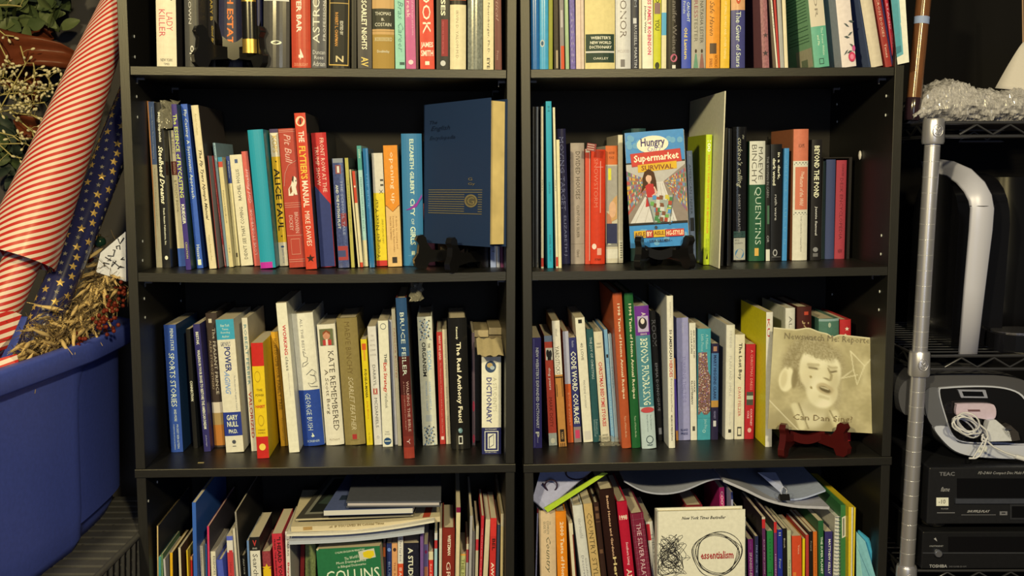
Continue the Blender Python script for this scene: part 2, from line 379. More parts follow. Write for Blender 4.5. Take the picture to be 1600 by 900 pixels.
K(k,655,679,109,653,0,'#d0422c','bright red paperback whose white letters read Book',[('BOOK',.38,.76,.55,.5,'#f4dcc0'),('JAMES',.815,.86,.85,.5,'#f4dcc0','hb'),('SMITH',.87,.91,.85,.5,'#f4dcc0','hb'),('#',.945,.97,.3,.5,'#f4dcc0')],H=H,hard=0)
K(k,682,702.5,109,682,0,'#2a2824','black paperback with white capitals and a dark red panel',[('ULYSSES',.32,.62,.34,.5,'#efe6cc','b'),('#',.645,.905,.5,.62,'#8e2d2c'),('NEW YORK TIMES BESTSELLER',.66,.89,.12,.5,'#c86058'),('O',.935,.975,.4,.5,'#c9c2a8')],H=H-.01,hard=0)
K(k,703,728,109,703,0,'#ddcb92','cream book with an orange top and black stripe',[('IRVIN D. YALOM M.D.',.6,.93,.16,.45,'#a8946a')],[(0,.53,'#c4603a'),(.53,.56,'#2a241c')],H=H,hard=1)
K(k,731,754,109,731,0,'#77765f','mottled grey green book with a glossy jacket',H=H-.01,kind='mottle',g=.2,coat=.6)
K(k,755,772,109,755,0,'#dcc98e','cream paperback lettered Ph.D. along the spine',[('Phil Nuernberger, Ph.D.',.42,.88,.26,.5,'#4a4232'),('EYE',.91,.99,.28,.5,'#4a4232','b')],H=H-.02,hard=0)
K(k,773,784,109,772,0,'#6c3a30','brown book with a cream curved fore edge at right end',[('Practical',.3,.62,.4,.4,'#b08a70','i'),('Press',.85,.92,.3,.4,'#b08a70')],H=H-.03,hard=0,side='#e2cd98')
# ---------------------------------------------------------------- left case, second shelf
k = 'L2'
K(k,239.5,244,418,222.7,158,'#cf8a48','thin orange brown magazine at the far left end',hard=0,g=.4,name='magazine')
K(k,244.5,253.3,418,231.5,159,'#dccb92','slim book, slate blue above and cream below',[('Temperature: Reference The Science of Making Living',.03,.34,.3,.5,'#c9ccc4'),('From 1000 Facts on Everyday Science and Wonder',.4,.75,.25,.5,'#8c7e58')],[(0,.375,'#5b6d84')],hard=0)
K(k,255,269,418.5,240.7,160,'#25231e','tall black paperback titled Steelhead Dreams',[('Matt Supinski',.06,.235,.38,.5,'#e8dfc0','b'),('Steelhead Dreams',.26,.61,.6,.5,'#efe6c8','bi'),('Frank Amato Publications, Inc.',.635,.86,.26,.5,'#e8dfc0','b'),('O',.925,.95,.42,.5,'#e8dfc0')],hard=0,g=.25)
K(k,277.5,290,416,260.7,204,'#d8c790','cream spine with a brown label and blue foot',[('& PIERCE',.05,.17,.35,.5,'#8c7e54'),('#',.225,.325,.9,.5,'#6a2a20'),('EDITION',.235,.315,.3,.5,'#d8b080'),('& POLICY BOOK',.36,.6,.35,.5,'#8c7e54')],[(.865,1,'#3e5c94')],hard=0)
K(k,290.7,300.5,421,267.5,163,'#40306a','purple spine with lime lettering The Essence of Flycasting',[('The ESSENCE of FLYCASTING',.06,.56,.75,.5,'#c9cf5a','b'),('KRIEGER',.6,.72,.6,.5,'#e8e2c0','b'),('CREATION',.83,.93,.4,.5,'#c9bf60')],hard=0,side='#2a4030')
K(k,305.5,317.5,418.5,280,163,'#3b5ea2','blue spine titled Fly Casting A Systematic Approach',[('Fly Casting: A Systematic Approach',.035,.57,.62,.5,'#dfe2dc'),('Hassan',.855,.94,.5,.5,'#dfe2dc'),('#',.945,.98,.55,.5,'#dfe2dc')],hard=0,side='#2c4a86')
K(k,327,339.5,419,298,165,'#e0cc92','tall cream spine titled The Fly Tyers Nymph Manual',[('Randall Kaufmann',.05,.18,.26,.5,'#b8a468','i'),('The Fly Tyers Nymph Manual',.27,.7,.5,.5,'#4a4030','bi'),('Western Fisherman\'s Press',.79,.95,.26,.5,'#a8945c','i')],hard=1,side='#4a4034')
K(k,341,345,418,324,243.5,'#8c3a34','thin worn brown board with a pale pattern',hard=0,side='#8f8878')
K(k,347,353,415.5,326.5,243.5,'#bf3a34','thin red paperback with pale rubbed patches',[('POEMS FOR CHILDREN OF ALL',.25,.75,.5,.5,'#e0a888'),('#',.8,.99,.6,.6,'#d8b090')],hard=0)
K(k,353.3,357.8,415,331.5,223.5,'#93aba0','very thin pale teal pamphlet standing tall',[('FLY TALES',.02,.12,.5,.5,'#4a5a54')],hard=0)
K(k,358,366.5,416,340,246,'#d4c07e','cream paperback with a teal and red tip',[('Peterson Handbook',.3,.6,.3,.5,'#5a5038'),('- o o',.8,.87,.3,.5,'#5a5038')],[(0,.04,'#3f8a96'),(.04,.09,'#c44a34')],hard=0)
K(k,367,374.5,414,351,244.5,'#d8c686','cream spine, navy in its upper quarter',[('#',.88,.92,.5,.5,'#5a5038'),('Meditations',.04,.2,.35,.5,'#b8c0c8','i')],[(0,.245,'#2d3f72')],hard=0)
K(k,376,395,412.5,358,242.5,'#e0d1a0','off-white paperback hand lettered Didn\'t See That Coming',[('DIDN\'T SEE THAT COMING',.47,.94,.3,.5,'#3a362c','u'),('RACHEL HOLLIS',.13,.41,.28,.5,'#3a362c','u'),('#',.04,.075,.25,.5,'#4a5a74')],hard=0)
K(k,397.5,407,413.5,377,237,'#d4634e','slim salmon pink book with white script',[('Girl Finalist',.15,.45,.5,.5,'#eec0a8','ui'),('LOVE STORYBOOK',.5,.9,.4,.5,'#eec0a8','u')],hard=0)
K(k,406.5,434,418,386,203.5,'#2e9799','thick teal clothbound book with a magenta bottom corner',[('#',.955,1.,.8,.42,'#bd2f8a')],hard=1,kind='cloth',g=.35,d=.13,side='#2a8a8c')
K(k,435,450,411,418.5,202,'#e6b92c','yellow and cream paperback with bold black hand lettering and stars',[('KOPS',.05,.17,.55,.5,'#d0a83a'),('*',.22,.25,.3,.5,'#2a2618'),('ALICE PAUL',.285,.74,.68,.5,'#231f16','b'),('*',.765,.795,.3,.5,'#2a2618'),('O',.85,.865,.4,.5,'#3a5a7a'),('GRAPHIC BOOK',.87,.98,.2,.5,'#6a7a80')],[(0,.028,'#4a3a54'),(.028,.2,'#e6d8a8'),(.825,1,'#e6d8a8')],hard=0)
def dog(root, w, h, D):
    p = Print(w, h, -.0007)
    p.poly([(.32,.48),(.34,.43),(.52,.40),(.62,.36),(.74,.34),(.86,.355),(.88,.39),(.8,.42),(.86,.475),(.7,.475),(.66,.46),(.6,.48)], '#e6d6ac')
    p.poly([(.58,.37),(.64,.34),(.72,.345),(.66,.39)], '#3a2a1e'); p.poly([(.4,.43),(.52,.405),(.56,.45),(.42,.47)], '#8a4a2a'); p.oval(.82,.375,.03,.006,'#2a1a14')
    p.line([(.1,.41),(.2,.32),(.45,.26),(.95,.23)], .0006, '#d8a080')
    p.done(root, 'dog_print')
K(k,452,477.5,416.6,434.5,201.5,'#b2412f','red book titled Pit Bull with a small dog picture',[('Pit Bull',.04,.25,.4,.5,'#e0b090','i'),('#',.01,.013,.95,.5,'#d89a78'),('#',.022,.025,.95,.5,'#d89a78'),('#',.53,.533,.95,.5,'#d89a78'),('#',.545,.548,.95,.5,'#d89a78'),('#',.56,.563,.95,.5,'#d89a78'),('BRONWEN',.6,.75,.22,.68,'#e0b090'),('DICKEY',.62,.73,.22,.34,'#e0b090'),('#',.765,.768,.95,.5,'#d89a78'),('#',.79,.905,.55,.5,'#cf8a68'),('#',.794,.901,.51,.5,'#b2412f'),('#',.94,.943,.95,.5,'#d89a78'),('#',.955,.958,.95,.5,'#d89a78')],hard=0,sp=dog)
K(k,478,495,418.8,459.5,177,'#cc4328','tallest orange red book, titled Flytier\'s Manual',[('O',.02,.085,.85,.5,'#e8c890'),('#',.035,.07,.12,.5,'#3a2a20'),('THE',.115,.185,.5,.5,'#f1dcb4','b'),('FLYTIER\'S',.21,.42,.62,.5,'#e8b83c','b'),('MANUAL',.43,.6,.55,.5,'#f1dcb4','b'),('MIKE DAWES',.625,.85,.45,.5,'#f1dcb4'),('*',.9,.96,.8,.5,'#2a1a14')],hard=0,g=.3,side='#4a4438')
def trump(root, w, h, D):
    p = Print(w, h, -.0006); p.poly([(.0,.39),(.0,.99),(.98,.99),(.98,.53)], '#2f3963'); p.done(root, 'jacket_print')
K(k,501,524,415.7,485.5,208,'#c53630','red and navy jacket with diagonal colour split',[('FRONT ROW AT THE',.04,.44,.26,.68,'#f0c8a0'),('TRUMP SHOW',.1,.39,.26,.3,'#f0c8a0'),('Jonathan Karl',.535,.87,.34,.5,'#e4e0cc','b'),('#',.91,.935,.2,.5,'#e4e0cc')],[],hard=1,side='#35332c',g=.3)
BOOKS[-1]['sp'] = lambda root, w, h, D: (lambda p: (p.poly([(.02,.39),(.02,.995),(.98,.995),(.98,.53)], '#2f3963'), p.text('T', .4, .5, .41, .51, '#2f3963'), p.done(root, 'jacket_print')))(Print(w, h, .0004-.0016))
K(k,529,546,416.6,518.6,248,'#434a66','thick paperback patterned navy and dark red with silver lettering',[('#',.0,.04,.9,.5,'#8a8c84'),('#',.06,.14,.5,.5,'#8c4a44'),('1',.07,.13,.2,.5,'#d8d2b8','h'),('#',.5,.62,.5,.75,'#8a3a3a'),('#',.8,.93,.9,.5,'#a23c36'),('#',.84,.9,.7,.4,'#434a66'),('AND THE POTION PLOT',.24,.64,.25,.3,'#d4d4cc','b'),('THE SCHOOL TALE',.2,.7,.22,.72,'#9aa0a8')],hard=0,g=.22,kind='mottle',coat=.5)
K(k,549,557.5,416,538.5,247,'#b4a84c','thin olive yellow paperback with tiny lettering',[('THE LITTLE BOOK OF CAMP COOKERY',.2,.7,.35,.5,'#6f6a34')],hard=0,side='#35302a')
K(k,558,562,415.5,544,265,'#d9c98f','thin cream pamphlet beside the olive yellow paperback',hard=0)
K(k,563,567.5,415.5,550,267.5,'#dccb92','narrow spine, orange red above, cream below',[('O',.15,.17,.6,.5,'#e8d8a8')],[(0,.33,'#c64426'),(.95,1,'#c64426')],hard=0)
K(k,568.2,575.2,414.5,557,228,'#a4c4a8','slim green spine, teal at the top',[('LEARN',.03,.1,.4,.5,'#cfe0cc'),('PRESERVING FAMILY LANDS: BOOK I',.26,.7,.35,.5,'#4a7a6c')],[(0,.2,'#4a937c'),(.78,1,'#d8c88c')],hard=0)
K(k,577.5,585.5,416,566.5,232,'#286a8b','slim deep blue glossy spine with a silver streak',[('THE BLUE',.2,.5,.3,.5,'#5a9ab0')],hard=0,g=.2,coat=.7)
K(k,588.5,605.5,414,580.6,239.5,'#e4c72a','yellow paperback with a clock titled Younger Next Year',[('Younger Next Year',.4,.93,.38,.3,'#3a3420','u'),('CHRIS CROWLEY & HENRY',.58,.8,.16,.72,'#8a7a20','u'),('II',.23,.29,.28,.8,'#4a4436'),('#',.95,1.,.98,.5,'#c4342a'),('X',.5-.18,.36,.3,.7,'#4a4436')],[(0,.35,'#d4c8a4')],hard=0)
K(k,606.5,628,415,598.5,227.5,'#e0b46a','orange paperback titled opening up in white',[('opening up',.055,.48,.36,.55,'#f2d8a0'),('A Guide to Creating and',.58,.85,.14,.72,'#8a5a30'),('Sustaining Open Relationships',.58,.88,.14,.5,'#8a5a30'),('TRISTAN TAORMINO',.58,.78,.12,.3,'#8a5a30'),('#',.92,.97,.35,.5,'#3a3024')],[(0,.5,'#e08a26')],hard=0)
BOOKS[-1]['sp'] = lambda root, w, h, D: (lambda p: (p.poly([(.0,.49),(.5,.545),(1,.49)], '#e08a26'), p.line([(.02,.49),(.5,.545),(.98,.49)], .0009, '#7a3f1c'), p.done(root, 'jacket_print')))(Print(w, h, -.0003))
K(k,630.5,662,414,626.5,209,'#3b7892','blue jacket titled City of Girls with a magenta stroke',[('ELIZABETH GILBERT',.04,.455,.2,.5,'#d6e0da','b'),('CITY',.49,.62,.22,.5,'#d6e0da','b'),('OF',.64,.685,.14,.5,'#d6e0da'),('GIRLS',.7,.84,.26,.5,'#d6e0da','b'),('#',.885,.915,.16,.5,'#d6e0da'),('#',.92,.922,.5,.5,'#7ab0bc')],hard=1,g=.4,kind='cloth')
BOOKS[-1]['sp'] = lambda root, w, h, D: (lambda p: (p.poly([(.15,.575),(.4,.555),(.7,.52),(.97,.455),(.97,.475),(.7,.55),(.4,.57)], '#8a2f84'), p.poly([(.97,.86),(.88,.9),(.84,.95),(.9,.98),(.97,.97)], '#7a3a84'), p.done(root, 'jacket_print')))(Print(w, h, -.0006))
# small books behind the big blue encyclopedia
K(k,664,680,411,663,376,'#b05048','small red paperback behind the black stand left foot',hard=0,sb=.13,H=.11,d=.11)
K(k,684,700,411,684,376,'#b57a3c','small tan paperback low behind the blue encyclopedia',hard=0,sb=.19,H=.11,d=.09)
K(k,701,716,411,701,376,'#7c8a4a','small green paperback low behind the blue encyclopedia',hard=0,sb=.19,H=.105,d=.09)
K(k,766.5,775,411,766,378,'#8f98a8','small grey blue book right of the encyclopedia',[('ACT',.55,.75,.5,.5,'#4a4a58')],hard=0,sb=.08,H=.1,d=.1)
K(k,776,781,411,775.5,378,'#b8b4a8','small white book right of the encyclopedia',hard=0,sb=.08,H=.1,d=.1)
K(k,781.8,786.5,411,781,378,'#7a3c58','small plum book right of the encyclopedia',hard=0,sb=.08,H=.1,d=.1)
# ---------------------------------------------------------------- left case, third shelf
k = 'L3'
K(k,267.5,286,707,255.5,508,'#34508c','thick blue paperback titled Sports Stories and More',[('PENN STATE',.03,.2,.26,.62,'#dfe4e0'),('SPORTS STORIES',.22,.64,.46,.5,'#dfe4e0'),('AND MORE',.66,.755,.2,.55,'#dfe4e0'),('MICKEY BERGSTEIN',.78,.97,.16,.66,'#c9d2dc'),('FOREWORD BY JOE PATERNO',.78,.98,.12,.35,'#c9d2dc')],hard=0,side='#25405a')
K(k,302.5,309,701,290,514.5,'#1c1a16','thin black book lettered Connection near its middle',[('CONNECTION',.43,.6,.6,.5,'#e8e0c4','b')],hard=0,side='#2a2c26')
K(k,319,330.8,706,301.3,507,'#35305a','slim navy spine with white condensed capitals',[('BESTAK',.06,.16,.4,.5,'#e0dccc','b'),('WALKING IN YOUR SHOES TO RESTORE THE AMERICAN DREAM',.2,.82,.42,.5,'#e0dccc','b'),('(advantage',.87,.96,.25,.5,'#b8b4b8','i')],hard=0)
K(k,332.5,352,699.6,318,490,'#43362a','brown jacket titled The Peasant Prince above a painted scene',[('The PEASANT PRINCE',.11,.6,.26,.66,'#cdbd94'),('ALEX STOROZYNSKI',.2,.56,.2,.3,'#a8926a'),('#',.66,.74,.94,.5,'#d6c49c'),('#',.74,.83,.94,.5,'#a88a50'),('#',.83,.985,.94,.5,'#b8742e'),('#',.04,.07,.3,.4,'#cdbd94')],hard=1)
K(k,353.5,381,707.6,336.5,500,'#dfd3a8','thick white paperback titled Power Aging with blue band',[('New York',.035,.055,.5,.5,'#dce8dc','h'),('Times',.065,.08,.35,.5,'#dce8dc','h'),('Bestselling',.09,.108,.5,.5,'#dce8dc','h'),('Author',.118,.135,.4,.5,'#dce8dc','h'),('GARY NULL\'S',.165,.2,.55,.45,'#4a4a58','h'),('POWER',.205,.39,.34,.52,'#2a3668','b'),('AGING',.385,.56,.3,.4,'#8ba0b8','bi'),('The Revolutionary Program to Control',.42,.68,.1,.8,'#7a7a70'),('GARY',.715,.755,.62,.5,'#e8e6d8','hb'),('NULL',.765,.805,.62,.5,'#e8e6d8','hb'),('PH.D.',.825,.855,.5,.5,'#e8e6d8','hb'),('O',.905,.935,.22,.5,'#4a4a48'),('#',.95,.955,.2,.5,'#4a4a48')],[(0,.15,'#3f9ca4'),(.695,.875,'#2c3a78')],hard=0)
K(k,392.5,401,698,377.5,497,'#dccfa4','cream spine half hidden, lettered teal and red',[('ROBERT FERBER',.05,.5,.5,.5,'#3f7a78'),('VALORIZED',.55,.9,.55,.5,'#b04a34','b')],hard=0,side='#c8b88e',sb=.1)
K(k,402,420.5,716.7,391.7,536.3,'#e3bd1e','yellow and red paperback titled The Power of Habit',[('O',.24,.34,.5,.4,'#b8921a'),('O',.25,.33,.42,.4,'#e3bd1e'),('THE',.395,.415,.5,.5,'#4a3a1a','h'),('POWER',.44,.46,.7,.5,'#4a3a1a','h'),('OF',.487,.507,.25,.5,'#4a3a1a','h'),('HABIT',.535,.56,.8,.5,'#c43224','hb'),('O',.62,.72,.5,.5,'#b8921a'),('O',.63,.71,.42,.5,'#e3bd1e'),('CHARLES',.745,.758,.6,.5,'#7a5a1a','h'),('DUHIGG',.77,.783,.6,.5,'#7a5a1a','h'),('O',.87,.93,.55,.5,'#efc84a')],[(0,.2,'#c52a20'),(.81,1,'#c52a20')],hard=0,side='#dcb21e',d=.13)
K(k,438.5,449,691.5,423,519,'#d29a26','orange yellow spine titled How to Climb Your Family Tree',[('HOW TO CLIMB YOUR',.06,.4,.45,.5,'#5a4018'),('FAMILY TREE',.42,.68,.5,.5,'#8c6820','b'),('Genealogy',.75,.95,.3,.5,'#8c6820')],hard=0)
K(k,452,469.5,707.6,431,474,'#e6dcba','tall white paperback titled Working class in red',[('WORKING',.145,.345,.32,.58,'#c43a3c','b'),('class',.355,.45,.28,.58,'#5a564a'),('challenging myths about blue-collar labor',.46,.62,.14,.6,'#b8a890')],hard=0,g=.35)
K(k,471,507,698,451.5,491,'#e2d8ba','thick book, white above blue, with a signature',[('ALL THE BEST,',.04,.29,.14,.42,'#7c7868'),('GEORGE BUSH',.6,.88,.24,.42,'#c4ccd8'),('SCRIBNER',.955,.972,.6,.5,'#b8c4d4','h'),('4',.9,.935,.14,.5,'#e0e4e0','b')],[(.575,1,'#2b4686')],hard=1,g=.45)
def sig(root, w, h, D):
    p = Print(w, h, -.0009); S = '#5a5648'
    p.line([(.52,.30),(.4,.28),(.42,.32),(.58,.33),(.55,.36),(.35,.37),(.3,.4),(.45,.39),(.6,.37)], .0009, S)
    p.line([(.45,.46),(.75,.42),(.9,.44),(.8,.47),(.62,.46),(.85,.47),(.9,.51),(.7,.53),(.5,.52),(.6,.55),(.95,.55)], .0009, S); p.done(root, 'signature_print')
BOOKS[-1]['sp'] = sig
def pic(root, w, h, D):
    p = Print(w, h, -.0012); p.rect(.13,.035,.87,.17,'#6a6a40'); p.oval(.5,.09,.2,.035,'#c98a60'); p.poly([(.3,.065),(.5,.045),(.72,.065),(.7,.085),(.5,.06),(.3,.085)],'#8a4a24'); p.rect(.28,.125,.75,.17,'#b83a30'); p.rect(.44,.12,.56,.17,'#e0d0a8'); p.done(root, 'portrait_print')
K(k,509.5,537.5,695.4,494.5,508,'#e4d8ae','cream jacket titled Kate Remembered with a small portrait',[('KATE REMEMBERED',.22,.88,.3,.66,'#4a4030'),('A Scott Berg',.37,.74,.26,.3,'#5a4c38'),('PUTNAM',.945,.962,.55,.5,'#a89870','h')],hard=1,sp=pic)
K(k,539.5,571,696,525,498,'#8e7b42','wide dull gold jacket titled Scarlet Feather',[('MAEVE BINCHY',.03,.44,.26,.5,'#6a5528','n'),('SCARLET FEATHER',.46,.88,.24,.5,'#c9b884','i'),('#',.915,.955,.22,.5,'#a8342c'),('#',.96,.963,.4,.5,'#6a5528')],hard=1,g=.25,coat=.5)
K(k,573.3,582.5,695.4,563.2,530.5,'#dcc020','narrow bright yellow paperback titled Fudge-a-Mania',[('#',.04,.1,.7,.5,'#d05a20'),('#',.1,.2,.3,.5,'#d8962a'),('FUDGE-A-MANIA',.28,.55,.4,.5,'#4a4014','b'),('Judy Blume',.58,.75,.35,.5,'#c8701e'),('DELL YEARLING',.88,.97,.2,.5,'#a89418')],hard=0)
K(k,585,597.7,693,574,510.5,'#d5ccae','white spine stacked with small capitals and red logo',[('TEN',.07,.085,.35,.5,'#a89c80','h'),('WAYS',.11,.125,.5,.5,'#a89c80','h'),('NOT TO',.15,.165,.6,.5,'#a89c80','h'),('COMMIT',.19,.205,.7,.5,'#a89c80','h'),('SUICIDE',.23,.245,.75,.5,'#a89c80','h'),('DARRYL',.32,.5,.32,.5,'#6a6658'),('#',.52,.57,.5,.5,'#a82a2a'),('DMC',.523,.567,.25,.5,'#efe6cc','b'),('MCDANIELS',.6,.85,.34,.5,'#6a6658'),('o',.92,.945,.3,.5,'#a8a08c')],hard=0)
K(k,598.3,615,698.6,590.3,501.5,'#e3dabb','white paperback titled The Exit Strategy Handbook',[('O',.02,.07,.6,.5,'#6a6a60'),('O',.026,.064,.5,.5,'#e3dabb'),('THE',.26,.33,.26,.62,'#3a3a34','b'),('Exit Strategy',.33,.565,.44,.5,'#c33a2c','b'),('Handbook',.575,.69,.3,.55,'#3a3a34','n'),('THIRD',.875,.885,.4,.5,'#8a8474','h'),('EDITION',.893,.903,.5,.5,'#8a8474','h'),('O',.925,.985,.75,.5,'#2a4a66'),('#',.95,.957,.6,.5,'#d8d8c8')],hard=0,g=.35)
K(k,616.2,621.5,695,606.6,500,'#d2c8b4','thin pinkish white paperback behind the tall Bible book',hard=0,side='#bfae9c')
K(k,622,627.5,696.7,611.5,483,'#dacda0','thin cream spine with faint red capitals',[('FAMILIAR ROUTES',.14,.5,.4,.5,'#c08060')],hard=0)
K(k,631.5,648,717,618,466,'#6e2c22','tall dark red and blue spine titled Walking the Bible',[('BRUCE FEILER',.09,.48,.38,.5,'#d0d4cc'),('WALKING THE BIBLE',.515,.83,.24,.68,'#c9a488'),('A PHOTOGRAPHIC JOURNEY',.515,.82,.14,.32,'#b88468'),('Y',.875,.91,.3,.5,'#d8b8a0')],[(0,.36,'#2f4c64'),(.36,.6,'#4a221c'),(.86,.93,'#7a3024'),(.93,1,'#963a28')],hard=1,g=.28,side='#2a2420')
def dots_(root, w, h, D):
    p = Print(w, h, -.0013); rr = random.Random(3)
    for v0, v1 in ((.02,.17),(.845,.985)):
        pts = [(.5+.32*math.sin(i*1.15)*(1 if i % 2 else .7), v0+(v1-v0)*i/15) for i in range(16)]
        for i, (a, v) in enumerate(pts):
            c = ('#3a5a86', '#23241f', '#7aa0b8')[i % 3]; p.oval(a, v, .045, .0062, c, 10); p.oval(1-a, v, .04, .0055, '#86a8bc' if i % 2 else '#23241f', 10)
        for i in range(0, 14, 2): p.line([pts[i], (1-pts[i+1][0], pts[i+1][1])], .0003, '#8a9098')
    p.done(root, 'dot_print')
K(k,661,683.5,696.7,651.7,495.7,'#ddd8c0','white jacket titled The Social Organism with dot spirals',[('THE',.205,.24,.14,.72,'#33342e','b'),('SOCIAL',.26,.42,.26,.7,'#8aa8bc','b'),('ORGANISM',.195,.46,.26,.36,'#2c2d28','b'),('OLIVER LUCKETT &',.5,.72,.13,.66,'#8aa4b4'),('MICHAEL J. CASEY',.5,.73,.13,.4,'#8aa4b4'),('#',.76,.81,.4,.5,'#c4c6b8')],hard=1,sp=dots_,g=.3)
K(k,687.5,696.2,689,682,519,'#b3372c','narrow red spine between white and cream ones',[('WHY WE LEAD',.03,.25,.36,.5,'#e8b898','b'),('The Management of Purpose and the People Who Find It',.27,.9,.25,.5,'#e0a080'),('#',.93,.96,.5,.5,'#e8c8a8')],hard=0)
K(k,697,704,687,690.7,515,'#d6c696','narrow cream spine next to the black Real title',[('THE MOTHER OF THE KING',.08,.42,.35,.5,'#a8987a'),('Emma D. Notes',.5,.7,.3,.5,'#a8987a'),('TEMPLETON',.75,.93,.3,.5,'#a8987a')],hard=0)
K(k,705.7,735,702.7,699.3,498,'#1e1c17','thick black jacket titled The Real in bold white',[('Kennedy',.065,.16,.12,.45,'#efe6cc','b'),('The Real Anthony Fauci',.18,.795,.3,.5,'#f3ecd2','b'),('O',.835,.875,.22,.5,'#6a8a80'),('O',.84,.86,.12,.45,'#9ab0a0'),('#',.895,.96,.22,.5,'#d8d2ba'),('#',.905,.95,.14,.5,'#1e1c17')],hard=1,g=.2,coat=.4)
K(k,738,742.5,696,737,520,'#5a4a4a','thin dark plum book right of the black jacket',[('O',.6,.7,.8,.5,'#9a3040'),('O',.9,.98,.8,.5,'#9a3040')],hard=0,side='#b0a8a0')
def dic(root, w, h, D):
    p = Print(w, h, -.0006); p.oval(.46,.1,.28,.06,'#3a4a5a'); p.oval(.42,.085,.15,.025,'#b89a5a'); p.oval(.55,.11,.12,.02,'#a8b0a0')
    p.rect(.14,.76,.86,.965,'#dcd6bc'); p.rect(.18,.768,.82,.957,'#2a2c50'); p.rect(.3,.785,.72,.94,'#dcd6bc'); p.poly([(.36,.82),(.62,.79),(.62,.905),(.36,.935)],'#2a2c50'); p.poly([(.4,.83),(.6,.8),(.6,.9),(.4,.925)],'#dcd6bc'); p.done(root, 'emblem_print')
K(k,753,783,710,752.5,558,'#e6dcb6','white paperback box titled A Student\'s Dictionary',[('A STUDENT\'S',.21,.56,.2,.68,'#b0a880'),('DICTIONARY',.21,.68,.28,.38,'#4a4a6e','b'),('DICTIONARY',.735,.75,.6,.48,'#dcd6bc','h'),('PROJECT INC.',.972,.99,.6,.48,'#dcd6bc','h')],[(.725,1,'#2a2c50')],hard=0,sp=dic,side='#2a261f',d=.11)
# ---------------------------------------------------------------- left case, bottom shelf
k = 'L4'
K(k,244,247.2,899,243.5,822,'#cfae68','thin cream magazine, tallest at the left end',hard=0,sb=.03,side='#2f2f2c',name='magazine',d=.215)
K(k,247.5,251.5,899,247.5,870,'#4a8a7a','thin teal green magazine near the left end',hard=0,sb=.03,name='magazine',side='#2c3a34')
K(k,252,254.8,899,251.5,866,'#5e7a4a','thin leaf-patterned green magazine near the left end',hard=0,sb=.03,name='magazine',kind='mottle')
K(k,256.5,261,899,255,874,'#b8b09c','thin grey white magazine left of the yellow one',hard=0,sb=.03,name='magazine')
K(k,263.5,270,899,263,864,'#e0a91c','thin golden yellow magazine with a dotted edge',[('........................',.03,.3,.15,.85,'#4a3a1a')],hard=0,sb=.035,name='magazine',side='#4a4232')
K(k,280,283.5,899,278.5,856,'#cdbb8c','thin cream paperback beside a maroon cover',hard=0,sb=.04,side='#4a3030',d=.2)
K(k,292.5,295.8,899,291,860,'#dcb628','thin yellow spine left of the red one',hard=0,sb=.04)
K(k,296.5,301,899,296,870,'#b42820','thin red spine, orange at the top',[],[(0,.04,'#d08a3c')],hard=0,sb=.045)
K(k,302.5,309.3,899,300,785.5,'#3a619c','tall slim blue hardcover, tallest in the left half',hard=0,sb=.02,kind='cloth',d=.24)
K(k,313,320,899,311,853,'#d6c99c','cream paperback lettered Living in grey',[('LIVING',.05,.2,.5,.5,'#a89c74')],hard=0,sb=.04)
K(k,321.5,323.8,899,320.5,850,'#32628c','hair-thin blue pamphlet beside the cream paperback',hard=0,sb=.045)
K(k,325,328.5,899,323.5,822.5,'#cf3a56','thin crimson pink folder among cream paperbacks',hard=0,sb=.03,side='#3a3434',d=.22)
K(k,329,337.8,899,327.5,862,'#dccfa2','cream paperback with small black lettering, Essences',[('ESSENCES',.05,.25,.4,.7,'#3a362a')],hard=0,sb=.035,pg='#b8a888')
K(k,340,350.5,899,337.6,875.5,'#4f5ba0','periwinkle blue hardcover with a white page top',hard=1,sb=.03)
K(k,356,366,899,353,838,'#d9cfb4','white spine with a red wedge and blue tip',[('How to V',.24,.45,.4,.5,'#7a2a24'),('#',.13,.4,.6,.6,'#bf3a36')],[(0,.04,'#5a64a8'),(.15,.6,'#c2423c')],hard=0,sb=.035)
K(k,369,372.5,899,363.5,826,'#cfc29a','thin cream booklet beside the red wedge spine',hard=0,sb=.035)
K(k,374,377.3,899,366.7,800,'#9c9276','thin tall grey cream magazine, dark cover facing right',[('LEISURE AND',.02,.14,.5,.5,'#4a4430')],hard=0,sb=.03,side='#2c2a24',name='magazine',d=.23)
K(k,378,385.8,899,375.3,868,'#211f1a','slim black paperback with white capitals',[('STALK YOUR',.04,.22,.45,.5,'#dcd4b8')],hard=0,sb=.045)
K(k,387,391,899,384.5,845,'#6a86a0','slim pale blue booklet left of the Search book',hard=0,sb=.04,side='#bdb498')
K(k,392.5,408,899,389.5,839.6,'#ddd3ae','white paperback titled Search with a black top panel',[('V',.03,.085,.4,.5,'#c03a30','hb'),('ISSUES',.1,.115,.45,.5,'#d8d0b4','h'),('Search for',.16,.5,.5,.5,'#3f3c32')],[(0,.13,'#1f1d19')],hard=0,sb=.04,side='#2b2422')
K(k,411,424,899,409,862,'#8c3a38','small maroon patterned book with a yellow starburst',[('*',.12,.26,1.2,.5,'#e2b81e'),('#',.2,.5,.95,.5,'#e2b81e')],hard=0,sb=.05,kind='mottle')
K(k,428.5,445.5,899,424.5,834.5,'#c23238','bright red paperback lettered I Heard You in black',[('"I HEARD YOU PAINT',.03,.6,.4,.66,'#241612','b'),('FRANK "THE IRISHMAN"',.05,.4,.17,.25,'#241612','b')],hard=0,sb=.04)
K(k,446.5,457.5,899,444.5,831,'#dcd0b0','white paperback lettered in red, beside the bright red one',[('HARRIS',.07,.22,.4,.55,'#4a4438'),('Beyond',.28,.5,.55,.5,'#b8323a','b')],hard=0,sb=.04)
K(k,466,475,899,468,800,'#8c2a26','small dark red book deep in the gap',hard=0,sb=.12,H=.16,d=.12)
K(k,477,493,899,477,800,'#87904f','small flowered green book deep in the gap',hard=0,sb=.12,H=.17,d=.12,kind='mottle')
